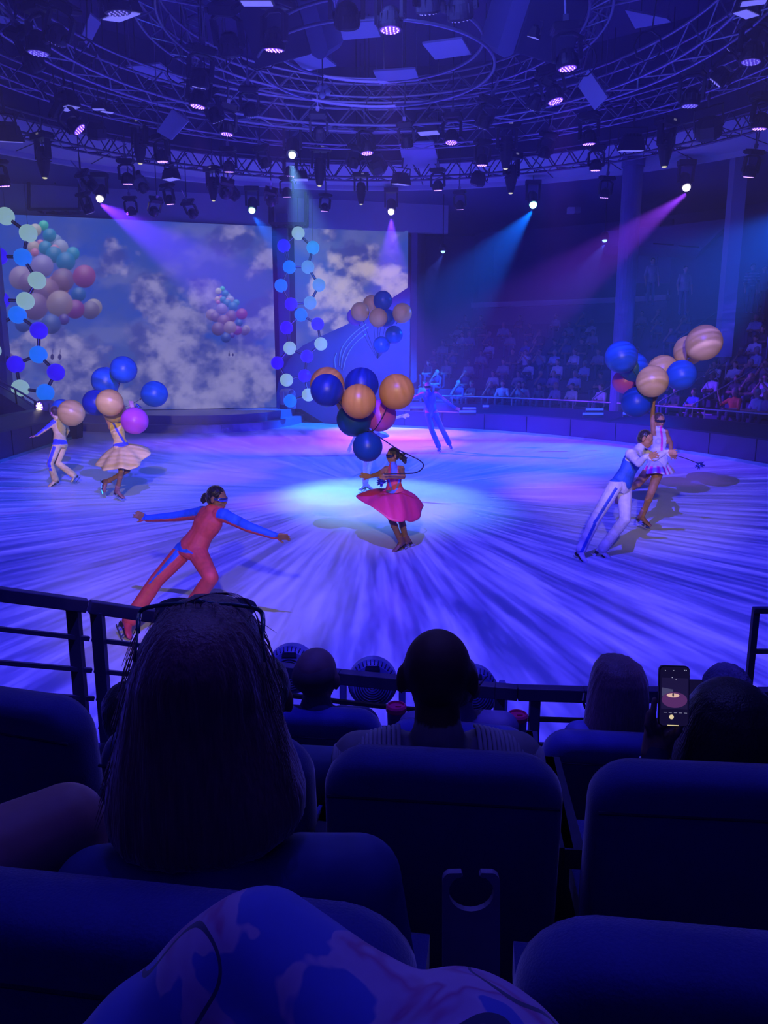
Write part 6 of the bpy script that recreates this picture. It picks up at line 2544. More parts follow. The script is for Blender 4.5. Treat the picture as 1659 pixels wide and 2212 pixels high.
# woman with long hair and sunglasses on her head
t = 1.12
J = sit(492, 1475, t, 282, 1915, tilt=-26)
J['head'] = P(432, 1500, t)
J['neck'] = P(440, 1800, t)
root = empty('person', Vector((J['hipL'].x, J['hipL'].y, 1.12)), 'woman with long hair and sunglasses pushed up on her head, seen from behind', 'person')
seated(J, 1.0, True, plain((0.05, 0.07, 0.30), collar=0.2), root, fat=0.016, voxel=0.01)
hair_volume(root, [(1306, 396, 472, .5), (1314, 366, 502, .75), (1332, 342, 530, .95), (1362, 322, 552, 1.1), (1395, 305, 568, 1.18), (1440, 288, 582, 1.18), (1500, 270, 597, 1.05), (1580, 256, 618, 1.0), (1650, 242, 645, .95), (1700, 234, 662, .9), (1745, 230, 662, .85), (1785, 238, 640, .8), (1815, 250, 600, .7), (1830, 280, 560, .55)], t, 0.105, HAIRY, 0.0014)


def st_(rr):
    side = 1 if rr.random() < 0.68 else -1
    y0 = rr.uniform(1330, 1640)
    x0 = (585 if side > 0 else 275) + side * (y0 - 1400) * 0.17
    ln = rr.uniform(60, 180)
    j = rr.uniform(-2, 9) * side
    return P(x0 - 18 * side, y0, t + rr.uniform(-.04, .04)), P(x0 + j, y0 + ln * 0.5, t + rr.uniform(-.06, .04)), P(x0 + j * rr.uniform(-0.2, 1.4) + side * ln * 0.17, y0 + ln, t + rr.uniform(-.06, .04))


strands(root, st_, HAIRY, 4, 150)


def st2(rr):
    x0 = rr.uniform(330, 560)
    y0 = 1305 + ((x0 - 430) / 130) ** 2 * 40
    return P(x0, y0 + 12, t), P(x0 + rr.uniform(-8, 12), y0 - rr.uniform(0, 8), t - 0.02), P(x0 + rr.uniform(5, 40) * (1 if x0 > 430 else -1), y0 + rr.uniform(14, 50), t - 0.05)


strands(root, st2, HAIRY, 9, 26, 'top_hair', 0.0004)
mb = MB()
for k in range(4):
    o_ = k * 2.6
    mb.tube(catmull([P(400 + 3 * k, 1302, t), P(450 + 2 * k, 1284 - o_ * 0.5 + k, t - .02), P(510 + k, 1283 + o_, t - .03), P(545 + k, 1312 + o_, t - .04), P(560 + k, 1350 + o_ * 2, t - .04)], 5), 0.0005, 4)
o = mb.build('flyaway_hair', HAIRY, root)
root = empty('sunglasses', P(432, 1306, t), 'dark teal framed sunglasses resting on top of the long haired woman', 'sunglasses')
m_gl = mat('teal_frame', (0.01, 0.10, 0.16), rough=0.25, spec=0.6)
tf = 1.13
mb = MB()
mb.tube(catmull([P(302, 1328, tf), P(306, 1318, tf), P(325, 1311, tf), P(370, 1305, tf), P(415, 1304, tf), P(436, 1301, tf), P(460, 1304, tf), P(510, 1307, tf), P(548, 1313, tf), P(563, 1321, tf), P(567, 1332, tf)], 4), 0.0032, 8)
mb.build('brow_bar', m_gl, root, True)
mb = MB()
mb.tube([P(414, 1303, tf), P(430, 1299, tf), P(448, 1303, tf)], [0.003, 0.006, 0.003], 8)
mb.build('bridge', m_gl, root, True)
for xa, xb in ((302, 296), (567, 570)):
    mb = MB()
    mb.tube([P(xa, 1326, tf), P((xa + xb) / 2, 1340, tf - .03), P(xb + (2 if xa < 400 else -2), 1366, tf - .07)], [0.0035, 0.0035, 0.0028], 8)
    mb.tube([P(xb + (2 if xa < 400 else -2), 1364, tf - .07), P(xb - (5 if xa < 400 else -2), 1430, tf - .09)], 0.0014, 6)
    mb.build('temple', m_gl, root, True)
for xa in (368, 500):
    mb = MB()
    c0 = P(xa, 1310, tf)
    ring = [c0 + Vector((0.032 * math.cos(2 * PI * k / 24), 0.03 + 0.02 * math.sin(2 * PI * k / 24), 0.010 * math.sin(2 * PI * k / 24) - 0.012)) for k in range(24)]
    mb.loft([ring, [p + Vector((0, 0.002, -0.001)) for p in ring]])
    mb.build('lens', m_visor, root)

# bald man in ribbed sweater
t = 1.95
DARKSKIN = (0.10, 0.05, 0.04)
J = sit(945, 1462, t, 168, 1630, s=1.05, face=(0.12, 1, -0.1))
root = empty('person', Vector((J['hipL'].x, J['hipL'].y, 0.85)), 'bald man in grey ribbed sweater sitting in the middle, seen from behind', 'person')
mb_extra = MB()
s_ = 1.13
mbb = MB()
seated(J, s_, False, plain((0.30, 0.28, 0.36), DARKSKIN, collar=0.0), root, fat=0.0, voxel=0.009)
m_rib = mat('ribbed_knit', (0.42, 0.40, 0.52), rough=0.9)
mb = MB()
rings = []
sm = (J['shL'] + J['shR']) / 2
for k in range(29):
    a = PI * (k / 28) - PI / 2
    x = 0.245 * math.sin(a) * 1.0
    rings.append((x, a))
prof_pts = []
for x, a in rings:
    q = abs(x) / 0.245
    ztop = 0.075 - 0.085 * q ** 2.2
    wob = 0.0025 if (len(prof_pts) % 2) else 0.0
    prof_pts.append([sm + Vector((x, -0.085 * (1 - 0.5 * q ** 3) - wob, ztop - 0.09)), sm + Vector((x, -0.06 * (1 - 0.5 * q ** 3), ztop - 0.02 + wob)), sm + Vector((x, 0.0, ztop + wob)), sm + Vector((x, 0.06, ztop - 0.03)), sm + Vector((x, 0.09, ztop - 0.12)), sm + Vector((x, 0.0, ztop - 0.14))])
ribs = MB()
for k in range(56):
    a = -1.42 + 2.84 * k / 55
    x = 0.262 * math.sin(a)
    q = abs(x) / 0.262
    if q < 0.34:
        continue
    ztop = 0.098 - 0.065 * q ** 2.2
    pts = catmull([sm + Vector((x * 0.99, -0.118 * (1 - 0.35 * q ** 3), ztop - 0.11)), sm + Vector((x, -0.09 * (1 - 0.3 * q ** 3), ztop - 0.04)), sm + Vector((x, -0.02, ztop)), sm + Vector((x, 0.05, ztop - 0.02))], 5)
    ribs.tube(pts, 0.0058, 6)
ribs.build('sweater_ribs', m_rib, root, True)
mb = MB()
for x, a in rings:
    pass
mb.loft(prof_pts)
mb.build('sweater_yoke', m_rib, root, True)

# balding man in the front row
t = 2.9
J = sit(684, 1462, t, 98, 1553, s=1.0, face=(0.25, 1, 0))
root = empty('person', Vector((J['hipL'].x, J['hipL'].y, 0.45)), 'balding man with short hair in the front row, seen from behind', 'person')
seated(J, 1.04, False, plain((0.06, 0.06, 0.16), (0.22, 0.13, 0.12)), root, fat=0.012)
R_ = orient(J['face'], J['up'])
mb = MB()
mb.sphere(J['head'] + R_ @ Vector((0, -0.03, 0.02)), 1.0, 18, 12, R_.to_4x4(), (0.083, 0.083, 0.075))
remeshed(mb, 'hair', mat('cropped_hair', (0.12, 0.08, 0.09), rough=0.8), 0.009, 1, root)

# person with glasses half hidden behind the bald man
t = 2.95
J = sit(990, 1478, t, 95, 1560, s=1.0, face=(0.5, 1, 0))
root = empty('person', Vector((J['hipL'].x, J['hipL'].y, 0.45)), 'person wearing glasses half hidden behind the ribbed sweater man', 'person')
seated(J, 1.0, False, plain((0.16, 0.14, 0.32), (0.16, 0.09, 0.09)), root, fat=0.012)
hair_cap(root, J, 1.0, m_hair_dark, [], voxel=0.01)
R_ = orient(J['face'], J['up'])
mb = MB()
mb.tube([J['head'] + R_ @ Vector((0.080, 0.09, 0.01)), J['head'] + R_ @ Vector((0.086, 0.0, 0.015))], 0.004, 6)
mb.build('glasses', m_black, root)

# fair haired woman
t = 2.9
J = sit(1335, 1488, t, 84, 1580, s=0.95, face=(-0.3, 1, 0))
root = empty('person', Vector((J['hipL'].x, J['hipL'].y, 0.45)), 'woman with straight fair shoulder length hair in the front row, from behind', 'person')
seated(J, 0.95, True, plain((0.12, 0.13, 0.45), (0.4, 0.25, 0.22)), root, fat=0.012)
hair_volume(root, [(1418, 1312, 1345, .3), (1423, 1296, 1365, .55), (1440, 1284, 1388, .85), (1465, 1277, 1397, 1), (1500, 1271, 1400, 1), (1535, 1266, 1400, .95), (1565, 1260, 1399, .85), (1580, 1266, 1395, .7)], t - 0.01, 0.11, hair_mat('fair_brown_hair', (0.30, 0.17, 0.16)), 0.0012, 0.008)
mb = MB()
mb.tube([P(1262, 1498, t + .06), P(1259, 1512, t + .04), P(1264, 1530, t + .08)], 0.005, 6)
mb.build('glasses', m_black, root)

# woman with black hair filming with a phone
t = 1.98
J = sit(1578, 1590, t, 165, 1700, s=0.98)
J['shL'] = P(1500, 1712, t)
J['shR'] = P(1720, 1712, t)
J['elL'] = P(1395, 1790, t - 0.05)
J['wrL'] = P(1417, 1628, t - 0.02)
J['tipL'] = P(1432, 1545, t - 0.04)
J['hsL'] = Vector((-1, 0.2, 0))
root = empty('person', Vector((J['hipL'].x, J['hipL'].y, 0.85)), 'woman with smooth black hair holding up a phone at the right edge', 'person')
mbh = seated(J, 1.0, True, plain((0.05, 0.05, 0.14), (0.26, 0.15, 0.14)), root, fat=0.012, voxel=0.0075, hands=False)
mb = MB()
wr, d = J['wrL'], (P(1428, 1545, t) - J['wrL']).normalized()
sd = Vector((1, 0, 0))
for k in range(4):
    mb.capsule(wr + sd * (k - 1.5) * 0.013, wr + d * 0.07 + sd * (k - 1.2) * 0.017, 0.02, 0.017, 8)
mb.capsule(J['wrL'] + Vector((0, 0, -0.03)), wr + d * 0.02, 0.03, 0.03)
for (bx, by), (mx_, my), (ex, ey), r in (((1408, 1590), (1398, 1566), (1402, 1540), 0.009), ((1414, 1578), (1410, 1546), (1414, 1512), 0.0092), ((1424, 1586), (1424, 1572), (1440, 1566), 0.009), ((1440, 1596), (1452, 1584), (1470, 1578), 0.0085)):
    mb.capsule(P(bx, by, t - .02), P(mx_, my, t - .04), r * 1.1, r, 8)
    mb.capsule(P(mx_, my, t - .04), P(ex, ey, t - .035), r, r * 0.85, 8)
mb.capsule(P(1440, 1604, t - .03), P(1462, 1582, t - .06), 0.013, 0.011, 8)
mb.capsule(P(1462, 1582, t - .06), P(1472, 1556, t - .06), 0.011, 0.009, 8)
remeshed(mb, 'hand', mat('near_hand_skin', (0.26, 0.15, 0.14), rough=0.55), 0.004, 2, root)
hair_volume(root, [(1474, 1562, 1602, .3), (1480, 1538, 1628, .5), (1498, 1513, 1655, .75), (1530, 1490, 1678, .95), (1570, 1475, 1694, 1.05), (1620, 1462, 1706, 1.05), (1670, 1452, 1712, .95), (1720, 1450, 1712, .8)], t, 0.12, hair_mat('black_hair', (0.012, 0.01, 0.02), 0.35, 0.2), 0.0008, 0.008)
mb = MB()
c = P(1392, 1634, t - .02)
for k in range(14):
    a = 2 * PI * k / 14
    mb.sphere(J['wrL'] + Vector((0.034 * math.cos(a), 0.034 * math.sin(a), -0.018 + 0.006 * math.cos(a))), 0.0075, 8, 6)
mb.build('bracelet', mat('bracelet_beads', (0.8, 0.75, 0.9), rough=0.2, metal=0.7), root, True)


def phone(px, py, t, w, h, lb, lit):
    c = P(px, py, t)
    root = empty('phone', c, lb, 'phone')
    M = Matrix.Translation(c) @ Matrix.Rotation(math.radians(-14), 4, 'X') @ Matrix.Rotation(math.radians(2), 4, 'Y')
    out = []
    for cx, cz, a0 in ((w / 2 - 0.011, h / 2 - 0.011, 0), (-w / 2 + 0.011, h / 2 - 0.011, 90), (-w / 2 + 0.011, -h / 2 + 0.011, 180), (w / 2 - 0.011, -h / 2 + 0.011, 270)):
        for k in range(5):
            a = math.radians(a0 + 22.5 * k)
            out.append((cx + 0.011 * math.cos(a), cz + 0.011 * math.sin(a)))
    mb = MB()
    mb.loft([[M @ Vector((x * q, y, z * q)) for x, z in out] for y, q in ((-0.005, 0.985), (-0.0035, 1), (0.0035, 1), (0.005, 0.985))])
    mb.build('phone_body', m_black, root)
    mb = MB()
    mb.loft([[M @ Vector((x * 0.95, -0.0052, z * 0.97)) for x, z in out], [M @ Vector((x * 0.95, -0.0056, z * 0.97)) for x, z in out]])
    scr = mb.build('phone_screen', mat('phone_glass_dark', (0.005, 0.005, 0.01), rough=0.15, emit=(0.006, 0.004, 0.03), estr=1.0), root)
    if lit:
        def patch(nm, pts, c_, e=1.0):
            mb = MB()
            mb.add([M @ Vector((x * w / 2, -0.0062 - 0.0002 * len(scr.children), z * h / 2)) for x, z in pts], [tuple(range(len(pts)))])
            mb.build('screen_picture', mat(nm, (0, 0, 0), emit=c_, estr=e), scr)
        ell = lambda cx, cz, rx, rz, n=20: [(cx + rx * math.cos(2 * PI * k / n), cz + rz * math.sin(2 * PI * k / n)) for k in range(n)]
        patch('film_view', [(-.86, .6), (.86, .6), (.86, -.42), (-.86, -.42)], (0.012, 0.008, 0.05))
        patch('film_stand', [(-.84, .28), (-.1, .22), (-.1, .02), (-.84, -.02)], (0.06, 0.055, 0.14))
        patch('film_ice', ell(0, -.12, .84, .26), (0.09, 0.025, 0.13))
        patch('film_pool', ell(-.1, .03, .42, .07), (0.8, 0.5, 0.42), 0.9)
        patch('film_skater', ell(-.1, .05, .06, .07), (0.03, 0.02, 0.05))
        patch('shutter', ell(-.18, -.68, .15, .075), (0.85, 0.68, 0.42), 0.9)
        patch('slider', [(-.45, -.94), (.3, -.94), (.3, -.965), (-.45, -.965)], (0.8, 0.65, 0.35))
        for k in range(5):
            patch('mode_text', [(-.7 + .33 * k, -.53), (-.5 + .33 * k, -.53), (-.5 + .33 * k, -.545), (-.7 + .33 * k, -.545)], (0.25, 0.25, 0.4))
        for x_, z_ in ((-.1, .85), (.62, .87), (.72, .87), (-.2, .62), (.05, .55), (-.65, .84)):
            patch('icon', ell(x_, z_, .03, .014, 8), (0.4, 0.4, 0.6))
    return root


phone(1455, 1503, 1.92, 0.076, 0.150, 'phone in a raised hand filming the show, screen lit with the rink', True)
phone(1500, 1500, 2.62, 0.06, 0.10, 'dark phone held by the person in the knitted cap', False)

# person with knitted cap beyond the phone
t = 2.95
J = sit(1563, 1500, t, 90, 1580, s=1.0)
J['elL'] = P(1490, 1640, t + 0.05)
J['wrL'] = P(1492, 1545, t - 0.2)
J['tipL'] = P(1499, 1520, t - 0.28)
root = empty('person', Vector((J['hipL'].x, J['hipL'].y, 0.45)), 'person in grey knitted cap beyond the woman filming with her phone', 'person')
seated(J, 0.98, False, plain((0.07, 0.07, 0.2), (0.2, 0.12, 0.12)), root, fat=0.012, hands=False)
hair_cap(root, J, 1.03, mat('knit_cap', (0.16, 0.14, 0.26), rough=0.95, noise=0.6, nscale=120, bump=0.8), [], voxel=0.009, name='cap')

# person beyond the woman at left, and one in denim beside her
t = 2.75
J = sit(282, 1545, t, 95, 1632, s=0.95)
root = empty('person', Vector((J['hipL'].x, J['hipL'].y, 0.45)), 'dark haired person peeking out left of the long haired woman', 'person')
seated(J, 0.95, True, plain((0.06, 0.05, 0.22), (0.2, 0.12, 0.12)), root, fat=0.012)
hair_cap(root, J, 1.05, m_hair_dark, [([(0, -0.03, -0.04), (0, -0.06, -0.14)], 0.07, 0.05)], voxel=0.01)
t = 2.02
J = sit(560, 1508, t, 170, 1655, s=1.0)
root = empty('person', Vector((J['hipL'].x, J['hipL'].y, 0.85)), 'person in blue denim jacket mostly hidden right of the long haired woman', 'person')
seated(J, 1.0, True, plain((0.09, 0.12, 0.38), (0.25, 0.15, 0.13)), root, fat=0.014)
hair_cap(root, J, 1.0, m_hair_dark, [], voxel=0.01)

# ---- bare knee at the left edge
t = 1.2
kn, hipp, an_ = P(138, 1784, t), P(-260, 1990, 1.05), P(205, 2250, 1.22)
mb = MB()
mb.capsule(hipp, kn, 0.10, 0.066)
mb.capsule(kn, an_, 0.064, 0.05)
mb.sphere(kn.lerp(an_, 0.3), 0.06)
mb.capsule(hipp, hipp + Vector((-0.16, 0.0, 0.02)), 0.12, 0.13)
mb.capsule(hipp + Vector((-0.12, 0, 0)), hipp + Vector((-0.16, -0.1, 0.42)), 0.14, 0.12)
head_blobs(mb, hipp + Vector((-0.18, -0.1, 0.68)), Vector((0, 1, 0)), Vector((0, 0, 1)))
mb.capsule(hipp + Vector((-0.17, -0.1, 0.45)), hipp + Vector((-0.18, -0.1, 0.62)), 0.06, 0.05)
root = empty('person', Vector((hipp.x, hipp.y, 1.12)), 'person at the left edge showing only a bare bent knee', 'person')
remeshed(mb, 'body', mat('knee_skin', (0.42, 0.22, 0.24), rough=0.5, spec=0.4), 0.009, 3, root)

# ---- floral trouser knee of the one who took the photograph
m_floral = bpy.data.materials.new('floral_cloth')
m_floral.use_nodes = True
tr = m_floral.node_tree
b = tr.nodes['Principled BSDF']
b.inputs['Roughness'].default_value = 0.85
b.inputs['Sheen Weight'].default_value = 0.5
tcn = tr.nodes.new('ShaderNodeTexCoord')
n1 = tr.nodes.new('ShaderNodeTexNoise')
n1.inputs['Scale'].default_value = 11
n1.inputs['Detail'].default_value = 3
n1.inputs['Distortion'].default_value = 0.6
tr.links.new(tcn.outputs['Object'], n1.inputs['Vector'])
r1 = tr.nodes.new('ShaderNodeValToRGB')
r1.color_ramp.interpolation = 'LINEAR'
els = r1.color_ramp.elements
els[0].position, els[0].color = 0.0, (0.08, 0.12, 0.62, 1)
els[1].position, els[1].color = 1.0, (0.55, 0.34, 0.62, 1)
for ps, cl in ((0.485, (0.08, 0.12, 0.62, 1)), (0.50, (0.50, 0.34, 0.66, 1)), (0.58, (0.44, 0.27, 0.58, 1)), (0.62, (0.40, 0.10, 0.36, 1)), (0.66, (0.52, 0.34, 0.62, 1))):
    e = els.new(ps)
    e.color = cl
tr.links.new(n1.outputs['Fac'], r1.inputs[0])
n2 = tr.nodes.new('ShaderNodeTexNoise')
n2.inputs['Scale'].default_value = 7
n2.inputs['Detail'].default_value = 1
tr.links.new(tcn.outputs['Object'], n2.inputs['Vector'])
ab = math_node(tr, 'ABSOLUTE', math_node(tr, 'SUBTRACT', n2.outputs['Fac'], 0.5))
lt = math_node(tr, 'LESS_THAN', ab, 0.007)
mx = tr.nodes.new('ShaderNodeMix')
mx.data_type = 'RGBA'
tr.links.new(lt, mx.inputs[0])
tr.links.new(r1.outputs[0], mx.inputs[6])
mx.inputs[7].default_value = (0.03, 0.04, 0.12, 1)
tr.links.new(mx.outputs[2], b.inputs['Base Color'])
t = 0.60
kn = P(552, 2072, t)
mb = MB()
mb.capsule(kn, P(975, 2420, 0.52), 0.052, 0.070, 28)
mb.capsule(kn, P(215, 2420, 0.60), 0.054, 0.066, 28)
mb.capsule(P(590, 2110, t), P(620, 2450, 0.56), 0.056, 0.09, 28)
mb.capsule(P(1010, 2420, 0.52), P(1010, 2420, 0.52) + Vector((0.02, -0.3, -0.08)), 0.09, 0.13, 20)
root = empty('person', Vector((kn.x, kn.y, 1.37)), 'raised knee in blue and pink floral trousers at the bottom of the view', 'person')


def fold(co, nr):
    k = np.sin((co[:, 0] * 1.3 + co[:, 2] * 0.6) * 46 + 2 * np.sin(co[:, 2] * 21)) * 0.0018
    return co + nr * k[:, None]


remeshed(mb, 'body', m_floral, 0.007, 8, root, None, fold)


# ================================================================ spectators in the far stands
def spectator_mesh(kind):
    """origin at the hips on the step edge, facing -Y"""
    J = {'head': Vector((0, -0.03, 0.66)), 'neck': Vector((0, 0, 0.50)), 'shL': Vector((-0.17, 0.0, 0.44)), 'shR': Vector((0.17, 0.0, 0.44)), 'hipL': Vector((-0.09, 0, 0.06)), 'hipR': Vector((0.09, 0, 0.06)),
         'knL': Vector((-0.13, -0.42, 0.10)), 'knR': Vector((0.13, -0.42, 0.10)), 'anL': Vector((-0.12, -0.40, -0.32)), 'anR': Vector((0.12, -0.40, -0.32)), 'toeL': Vector((-0.13, -0.52, -0.37)), 'toeR': Vector((0.13, -0.52, -0.37)),
         'face': Vector((0, -1, -0.1)), 'up': Vector((0, 0, 1))}
    if kind == 'rest':
        J.update({'elL': Vector((-0.24, -0.08, 0.20)), 'elR': Vector((0.24, -0.08, 0.20)), 'wrL': Vector((-0.08, -0.30, 0.20)), 'wrR': Vector((0.08, -0.30, 0.20)), 'tipL': Vector((-0.02, -0.40, 0.2)), 'tipR': Vector((0.02, -0.40, 0.2))})
    elif kind == 'cross':
        J.update({'elL': Vector((-0.25, -0.12, 0.22)), 'elR': Vector((0.25, -0.12, 0.22)), 'wrL': Vector((0.03, -0.22, 0.26)), 'wrR': Vector((-0.03, -0.24, 0.24)), 'tipL': Vector((0.12, -0.2, 0.27)), 'tipR': Vector((-0.12, -0.22, 0.25))})
    elif kind == 'chin':
        J.update({'elL': Vector((-0.22, -0.25, 0.22)), 'elR': Vector((0.22, -0.1, 0.2)), 'wrL': Vector((-0.06, -0.2, 0.50)), 'wrR': Vector((0.05, -0.3, 0.2)), 'tipL': Vector((-0.03, -0.14, 0.58)), 'tipR': Vector((0.0, -0.4, 0.2))})
    elif kind == 'phone':
        J.update({'elL': Vector((-0.24, -0.18, 0.26)), 'elR': Vector((0.24, -0.18, 0.26)), 'wrL': Vector((-0.05, -0.30, 0.50)), 'wrR': Vector((0.05, -0.30, 0.50)), 'tipL': Vector((-0.03, -0.32, 0.60)), 'tipR': Vector((0.03, -0.32, 0.60))})
    elif kind == 'wave':
        J.update({'elL': Vector((-0.36, -0.08, 0.30)), 'elR': Vector((0.22, -0.1, 0.2)), 'wrL': Vector((-0.42, -0.15, 0.56)), 'wrR': Vector((0.05, -0.3, 0.2)), 'tipL': Vector((-0.42, -0.17, 0.70)), 'tipR': Vector((0.0, -0.4, 0.2))})
    elif kind == 'stand':
        J.update({'hipL': Vector((-0.09, 0, -0.02)), 'hipR': Vector((0.09, 0, -0.02)), 'knL': Vector((-0.1, 0, -0.45)), 'knR': Vector((0.1, 0.0, -0.45)), 'anL': Vector((-0.1, 0.03, -0.86)), 'anR': Vector((0.1, 0.03, -0.86)), 'toeL': Vector((-0.1, -0.12, -0.9)), 'toeR': Vector((0.1, -0.12, -0.9)),
                  'elL': Vector((-0.25, 0, 0.16)), 'elR': Vector((0.25, 0, 0.16)), 'wrL': Vector((-0.24, -0.1, -0.08)), 'wrR': Vector((0.24, -0.1, -0.08)), 'tipL': Vector((-0.24, -0.14, -0.2)), 'tipR': Vector((0.24, -0.14, -0.2))})
    return J


def build_spectator(kind, shirt, skin, hair, trous, female, stripes=False):
    J = spectator_mesh(kind)
    shirt, skin, trous = np.array(shirt), np.array(skin), np.array(trous)
    root = bpy.data.objects.new('person', None)
    COL.objects.link(root)
    root.empty_display_size = 0.1
    root['category'] = 'person'

    def f(nm, t, co, a, b):
        out = np.tile(shirt, (len(co), 1))
        if stripes and nm in ('torso', 'uarmL', 'uarmR'):
            out[np.sin(co[:, 2] * 60) > 0.45] = np.array((0.75, 0.75, 0.9))
        if nm in ('head', 'neck') or nm.startswith('hand') or nm.startswith('farm'):
            out[:] = skin
        if nm[:4] in ('thig', 'shin', 'foot'):
            out[:] = trous
        return out
    figure_body('sp', J, 1.0, female, f, root, fat=0.012, voxel=0.02, arm=(.056, .044, .034), leg=(.086, .062, .046), feet=True, smooth=2)
    ex = [([(0, -0.03, -0.03), (0, -0.05, -0.14)], 0.075, 0.06)] if female else []
    hair_cap(root, J, 1.02, hair, ex, voxel=0.018)
    if kind == 'phone':
        mb = MB()
        mb.box((0, -0.335, 0.62), (0.15, 0.01, 0.075))
        o = mb.build('phone', m_black, root)
        mb = MB()
        mb.box((0, -0.328, 0.62), (0.14, 0.004, 0.066))
        mb.build('phone_screen', mat('far_phone_screen', (0.5, 0.5, 0.8), emit=(0.35, 0.38, 0.8), estr=1.0), root)
    return remember(root)


SH = {'white': (0.62, 0.60, 0.78), 'black': (0.04, 0.04, 0.08), 'blue': (0.08, 0.14, 0.60), 'orange': (0.75, 0.12, 0.06), 'grey': (0.28, 0.27, 0.38), 'violet': (0.28, 0.18, 0.5), 'navy': (0.05, 0.06, 0.22), 'pale blue': (0.35, 0.42, 0.75)}
SK1, SK2, SK3 = (0.45, 0.27, 0.24), (0.34, 0.2, 0.18), (0.10, 0.06, 0.05)
grey_hair = mat('grey_hair', (0.30, 0.28, 0.32), rough=0.7, noise=0.5, nscale=60)
PROT = []
TYPES = [('rest', 'white', SK1, m_hair_brown, False, 'hands in lap'), ('cross', 'blue', SK1, m_hair_brown, False, 'arms folded'), ('rest', 'black', SK1, m_hair_dark, True, 'hands in lap'), ('cross', 'white', SK3, m_hair_dark, False, 'arms folded'),
         ('chin', 'black', SK1, m_hair_fair, True, 'hand at chin'), ('phone', 'white', SK1, m_hair_brown, True, 'raising a phone'), ('wave', 'orange', SK1, grey_hair, False, 'one hand raised'), ('rest', 'pale blue', SK1, grey_hair, False, 'hands in lap'),
         ('rest', 'grey', SK2, m_hair_dark, False, 'hands in lap'), ('chin', 'navy', SK2, grey_hair, False, 'hand at chin'), ('phone', 'grey', SK2, m_hair_dark, False, 'raising a phone'), ('rest', 'violet', SK1, m_hair_fair, True, 'hands in lap'), ('cross', 'black', SK2, m_hair_brown, False, 'arms folded'), ('stand', 'navy', SK1, m_hair_brown, False, 'standing'), ('stand', 'grey', SK1, m_hair_dark, False, 'standing')]
for kd, sh, sk, hr, fem, ds in TYPES:
    r = build_spectator(kd, SH[sh], sk, hr, (0.05, 0.06, 0.18) if sh != 'orange' else (0.08, 0.08, 0.2), fem, kd == 'stand' and sh == 'navy')
    PROT.append([r, sh, ds, False, hr])


def rowframe(k, d0):
    """points along the stand at outward distance of row k with the outward direction"""
    return offs(SR, d0 + k)


rs = random.Random(21)
rowname = ['front row', 'second row', 'third row', 'fourth row', 'fifth row', 'sixth row', 'seventh row', 'eighth row']
# fixed people that the photograph shows clearly: (pixel x of the head, row, type)
FIX = {0: [(1462, 2), (1501, 1), (1583, 6), (1635, 7), (1118, 10), (1063, 4), (1082, 0), (1130, 8), (1166, 2), (1198, 11), (990, 9), (1020, 12), (1240, 0), (1655, 11), (1435, 9)],
       1: [(1538, 3), (1622, 4), (1066, 0), (1168, 9), (1245, 7), (1590, 12), (1200, 11), (1440, 2), (1655, 5)],
       2: [(1548, 5), (1585, 0), (1140, 3), (1205, 0), (1650, 10), (1088, 8), (1264, 7), (1618, 9)],
       3: [(1136, 5), (1164, 10), (1197, 7), (1242, 0), (1110, 2), (1606, 9), (1565, 11), (1040, 8), (1380, 12), (1636, 7)],
       4: [(1137, 1), (1155, 4), (1197, 12), (1225, 9), (1253, 2), (1492, 8), (1542, 10), (1580, 3), (1635, 0), (980, 2), (1355, 9)],
       5: [(1000, 0), (1010, 11), (1055, 9), (1565, 1), (1595, 12), (1530, 9), (1280, 8), (1220, 2), (1355, 0), (1650, 2)],
       6: [(990, 3), (1225, 8), (1350, 2), (1567, 0), (1592, 11), (1638, 7), (1610, 8), (1420, 9)],
       7: [(1037, 2), (1260, 9), (1355, 5), (1382, 8), (1420, 4), (1590, 10), (1640, 2), (1540, 12)]}
EXTRA = {0: 4, 1: 6, 2: 7, 3: 7, 4: 8, 5: 8, 6: 7, 7: 6}
placed = []
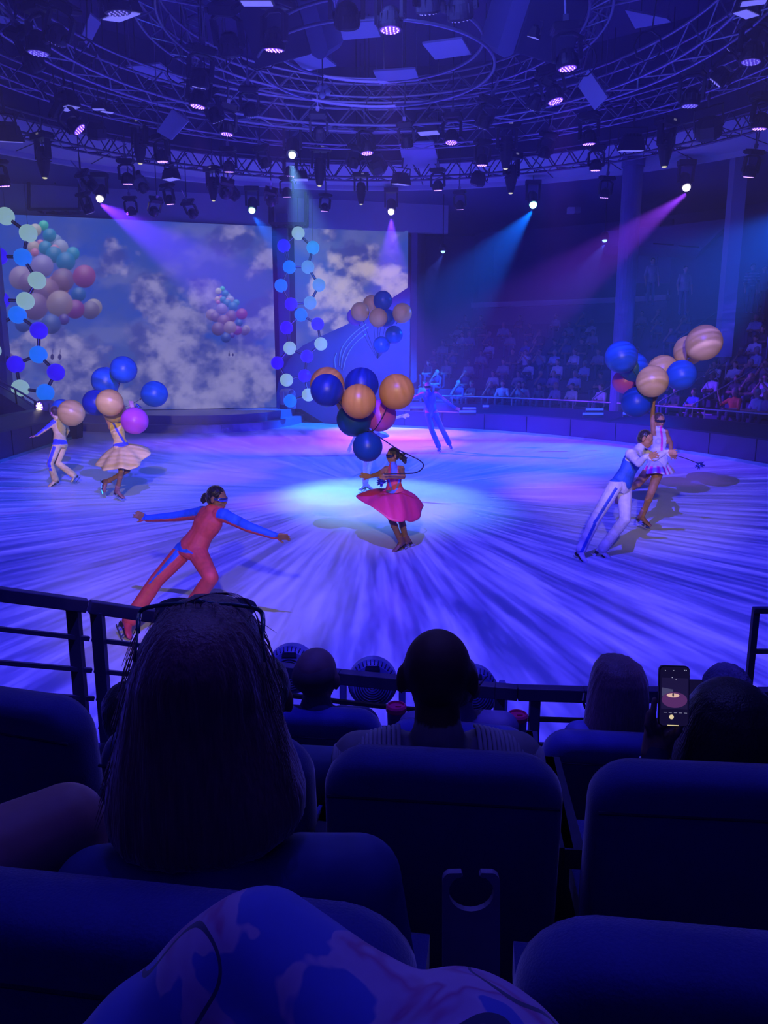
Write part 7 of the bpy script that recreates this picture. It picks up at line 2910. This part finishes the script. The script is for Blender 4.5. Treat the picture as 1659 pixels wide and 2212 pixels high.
for k in range(8):
    C = rowframe(k, 2.06)
    zf = 0.9 + 0.4 * k
    taken = []
    lst = list(FIX[k])
    tries = 0
    while len(lst) < len(FIX[k]) + EXTRA[k] and tries < 400:
        tries += 1
        x = rs.uniform(905, 1655)
        if 1300 < x < 1440 and k > 0:
            continue
        wpx = 0.62 / 26 * FPX * (1 + (x - 900) / 2200)
        if all(abs(x - q[0]) > wpx for q in lst):
            lst.append((x, rs.choice([0, 2, 3, 4, 7, 8, 8, 9, 11, 12, 12]) if x > 1020 else rs.choice([2, 12, 9, 8])))
    lst.sort(key=lambda q: -q[0])
    for x, ty in lst:
        # the spot along the row under that sight line
        best, bt = None, 1e9
        for i in range(len(C) - 1):
            for f in (0, 0.25, 0.5, 0.75):
                p = C[i].lerp(C[i + 1], f)
                if p.y < 6:
                    continue
                e_ = abs(proj((p.x, p.y, zf + 0.6))[0] - x)
                if e_ < bt:
                    bt, best, tt = e_, p, (C[i + 1] - C[i]).normalized()
        if bt > 40 or (k >= 4 and 1530 < x < 1615):
            continue
        nn = Vector((tt.y, -tt.x, 0))
        face = math.atan2(-nn.y, -nn.x)
        placed.append((k, x, ty, Vector((best.x, best.y, zf + 0.03)), face + PI / 2 + rs.uniform(-0.35, 0.35), rs.uniform(0.94, 1.05)))
cnt = {}
tot = {}
for k, x, ty, loc, rz, sc in placed:
    tot[(k, ty)] = tot.get((k, ty), 0) + 1
for k, x, ty, loc, rz, sc in placed:
    pr = PROT[ty]
    cnt[(k, ty)] = cnt.get((k, ty), 0) + 1
    n_ = cnt[(k, ty)]
    tpos = ''
    if tot[(k, ty)] > 1:
        tpos = ', %s from right' % ['first', 'second', 'third', 'fourth', 'fifth', 'sixth'][n_ - 1]
    hn = {m_hair_brown: 'brown hair', m_hair_dark: 'black hair', m_hair_fair: 'fair hair', grey_hair: 'grey hair'}[pr[4]]
    lb = 'spectator, %s top, %s, %s, far stands %s%s' % (pr[1], hn, pr[2], rowname[k], tpos)
    grp = 'spectators in the %s of the far stands' % rowname[k]
    if not pr[3]:
        pr[3] = True
        o = pr[0]
        o.location = loc
        o.rotation_euler = (0, 0, rz)
        o.scale = (sc,) * 3
        o['label'] = lb
        o['group'] = grp
    else:
        dup(pr[0], loc, (0, 0, rz), sc, lb, grp)
# people standing above the stands and sitting at the balcony
st_p = PROT[13]
for px, py, yy, lb in ((1624, 602, 27.8, 'person in striped shirt standing at the upper right beside the pale column'), (1648, 612, 28.4, 'person standing just right of the striped shirt at the upper right'), (1478, 622, 28.5, 'dim person standing on the stair left of the pale column'), (1405, 640, 29.6, 'dim person standing behind the balcony ledge')):
    loc = PY(px, py, yy)
    loc.z = 4.1 + 0.9 if px != 1405 else 5.1 + 0.3
    st_p = PROT[13] if px == 1624 else PROT[14]
    if not st_p[3]:
        st_p[3] = True
        o = st_p[0]
        o.location = loc
        o['label'] = lb
    else:
        o = dup(st_p[0], loc, None, 1.0, lb)
for i, pr in enumerate(PROT):
    if not pr[3]:
        for ch in list(pr[0].children):
            bpy.data.objects.remove(ch)
        bpy.data.objects.remove(pr[0])
print('spectators', len(placed))
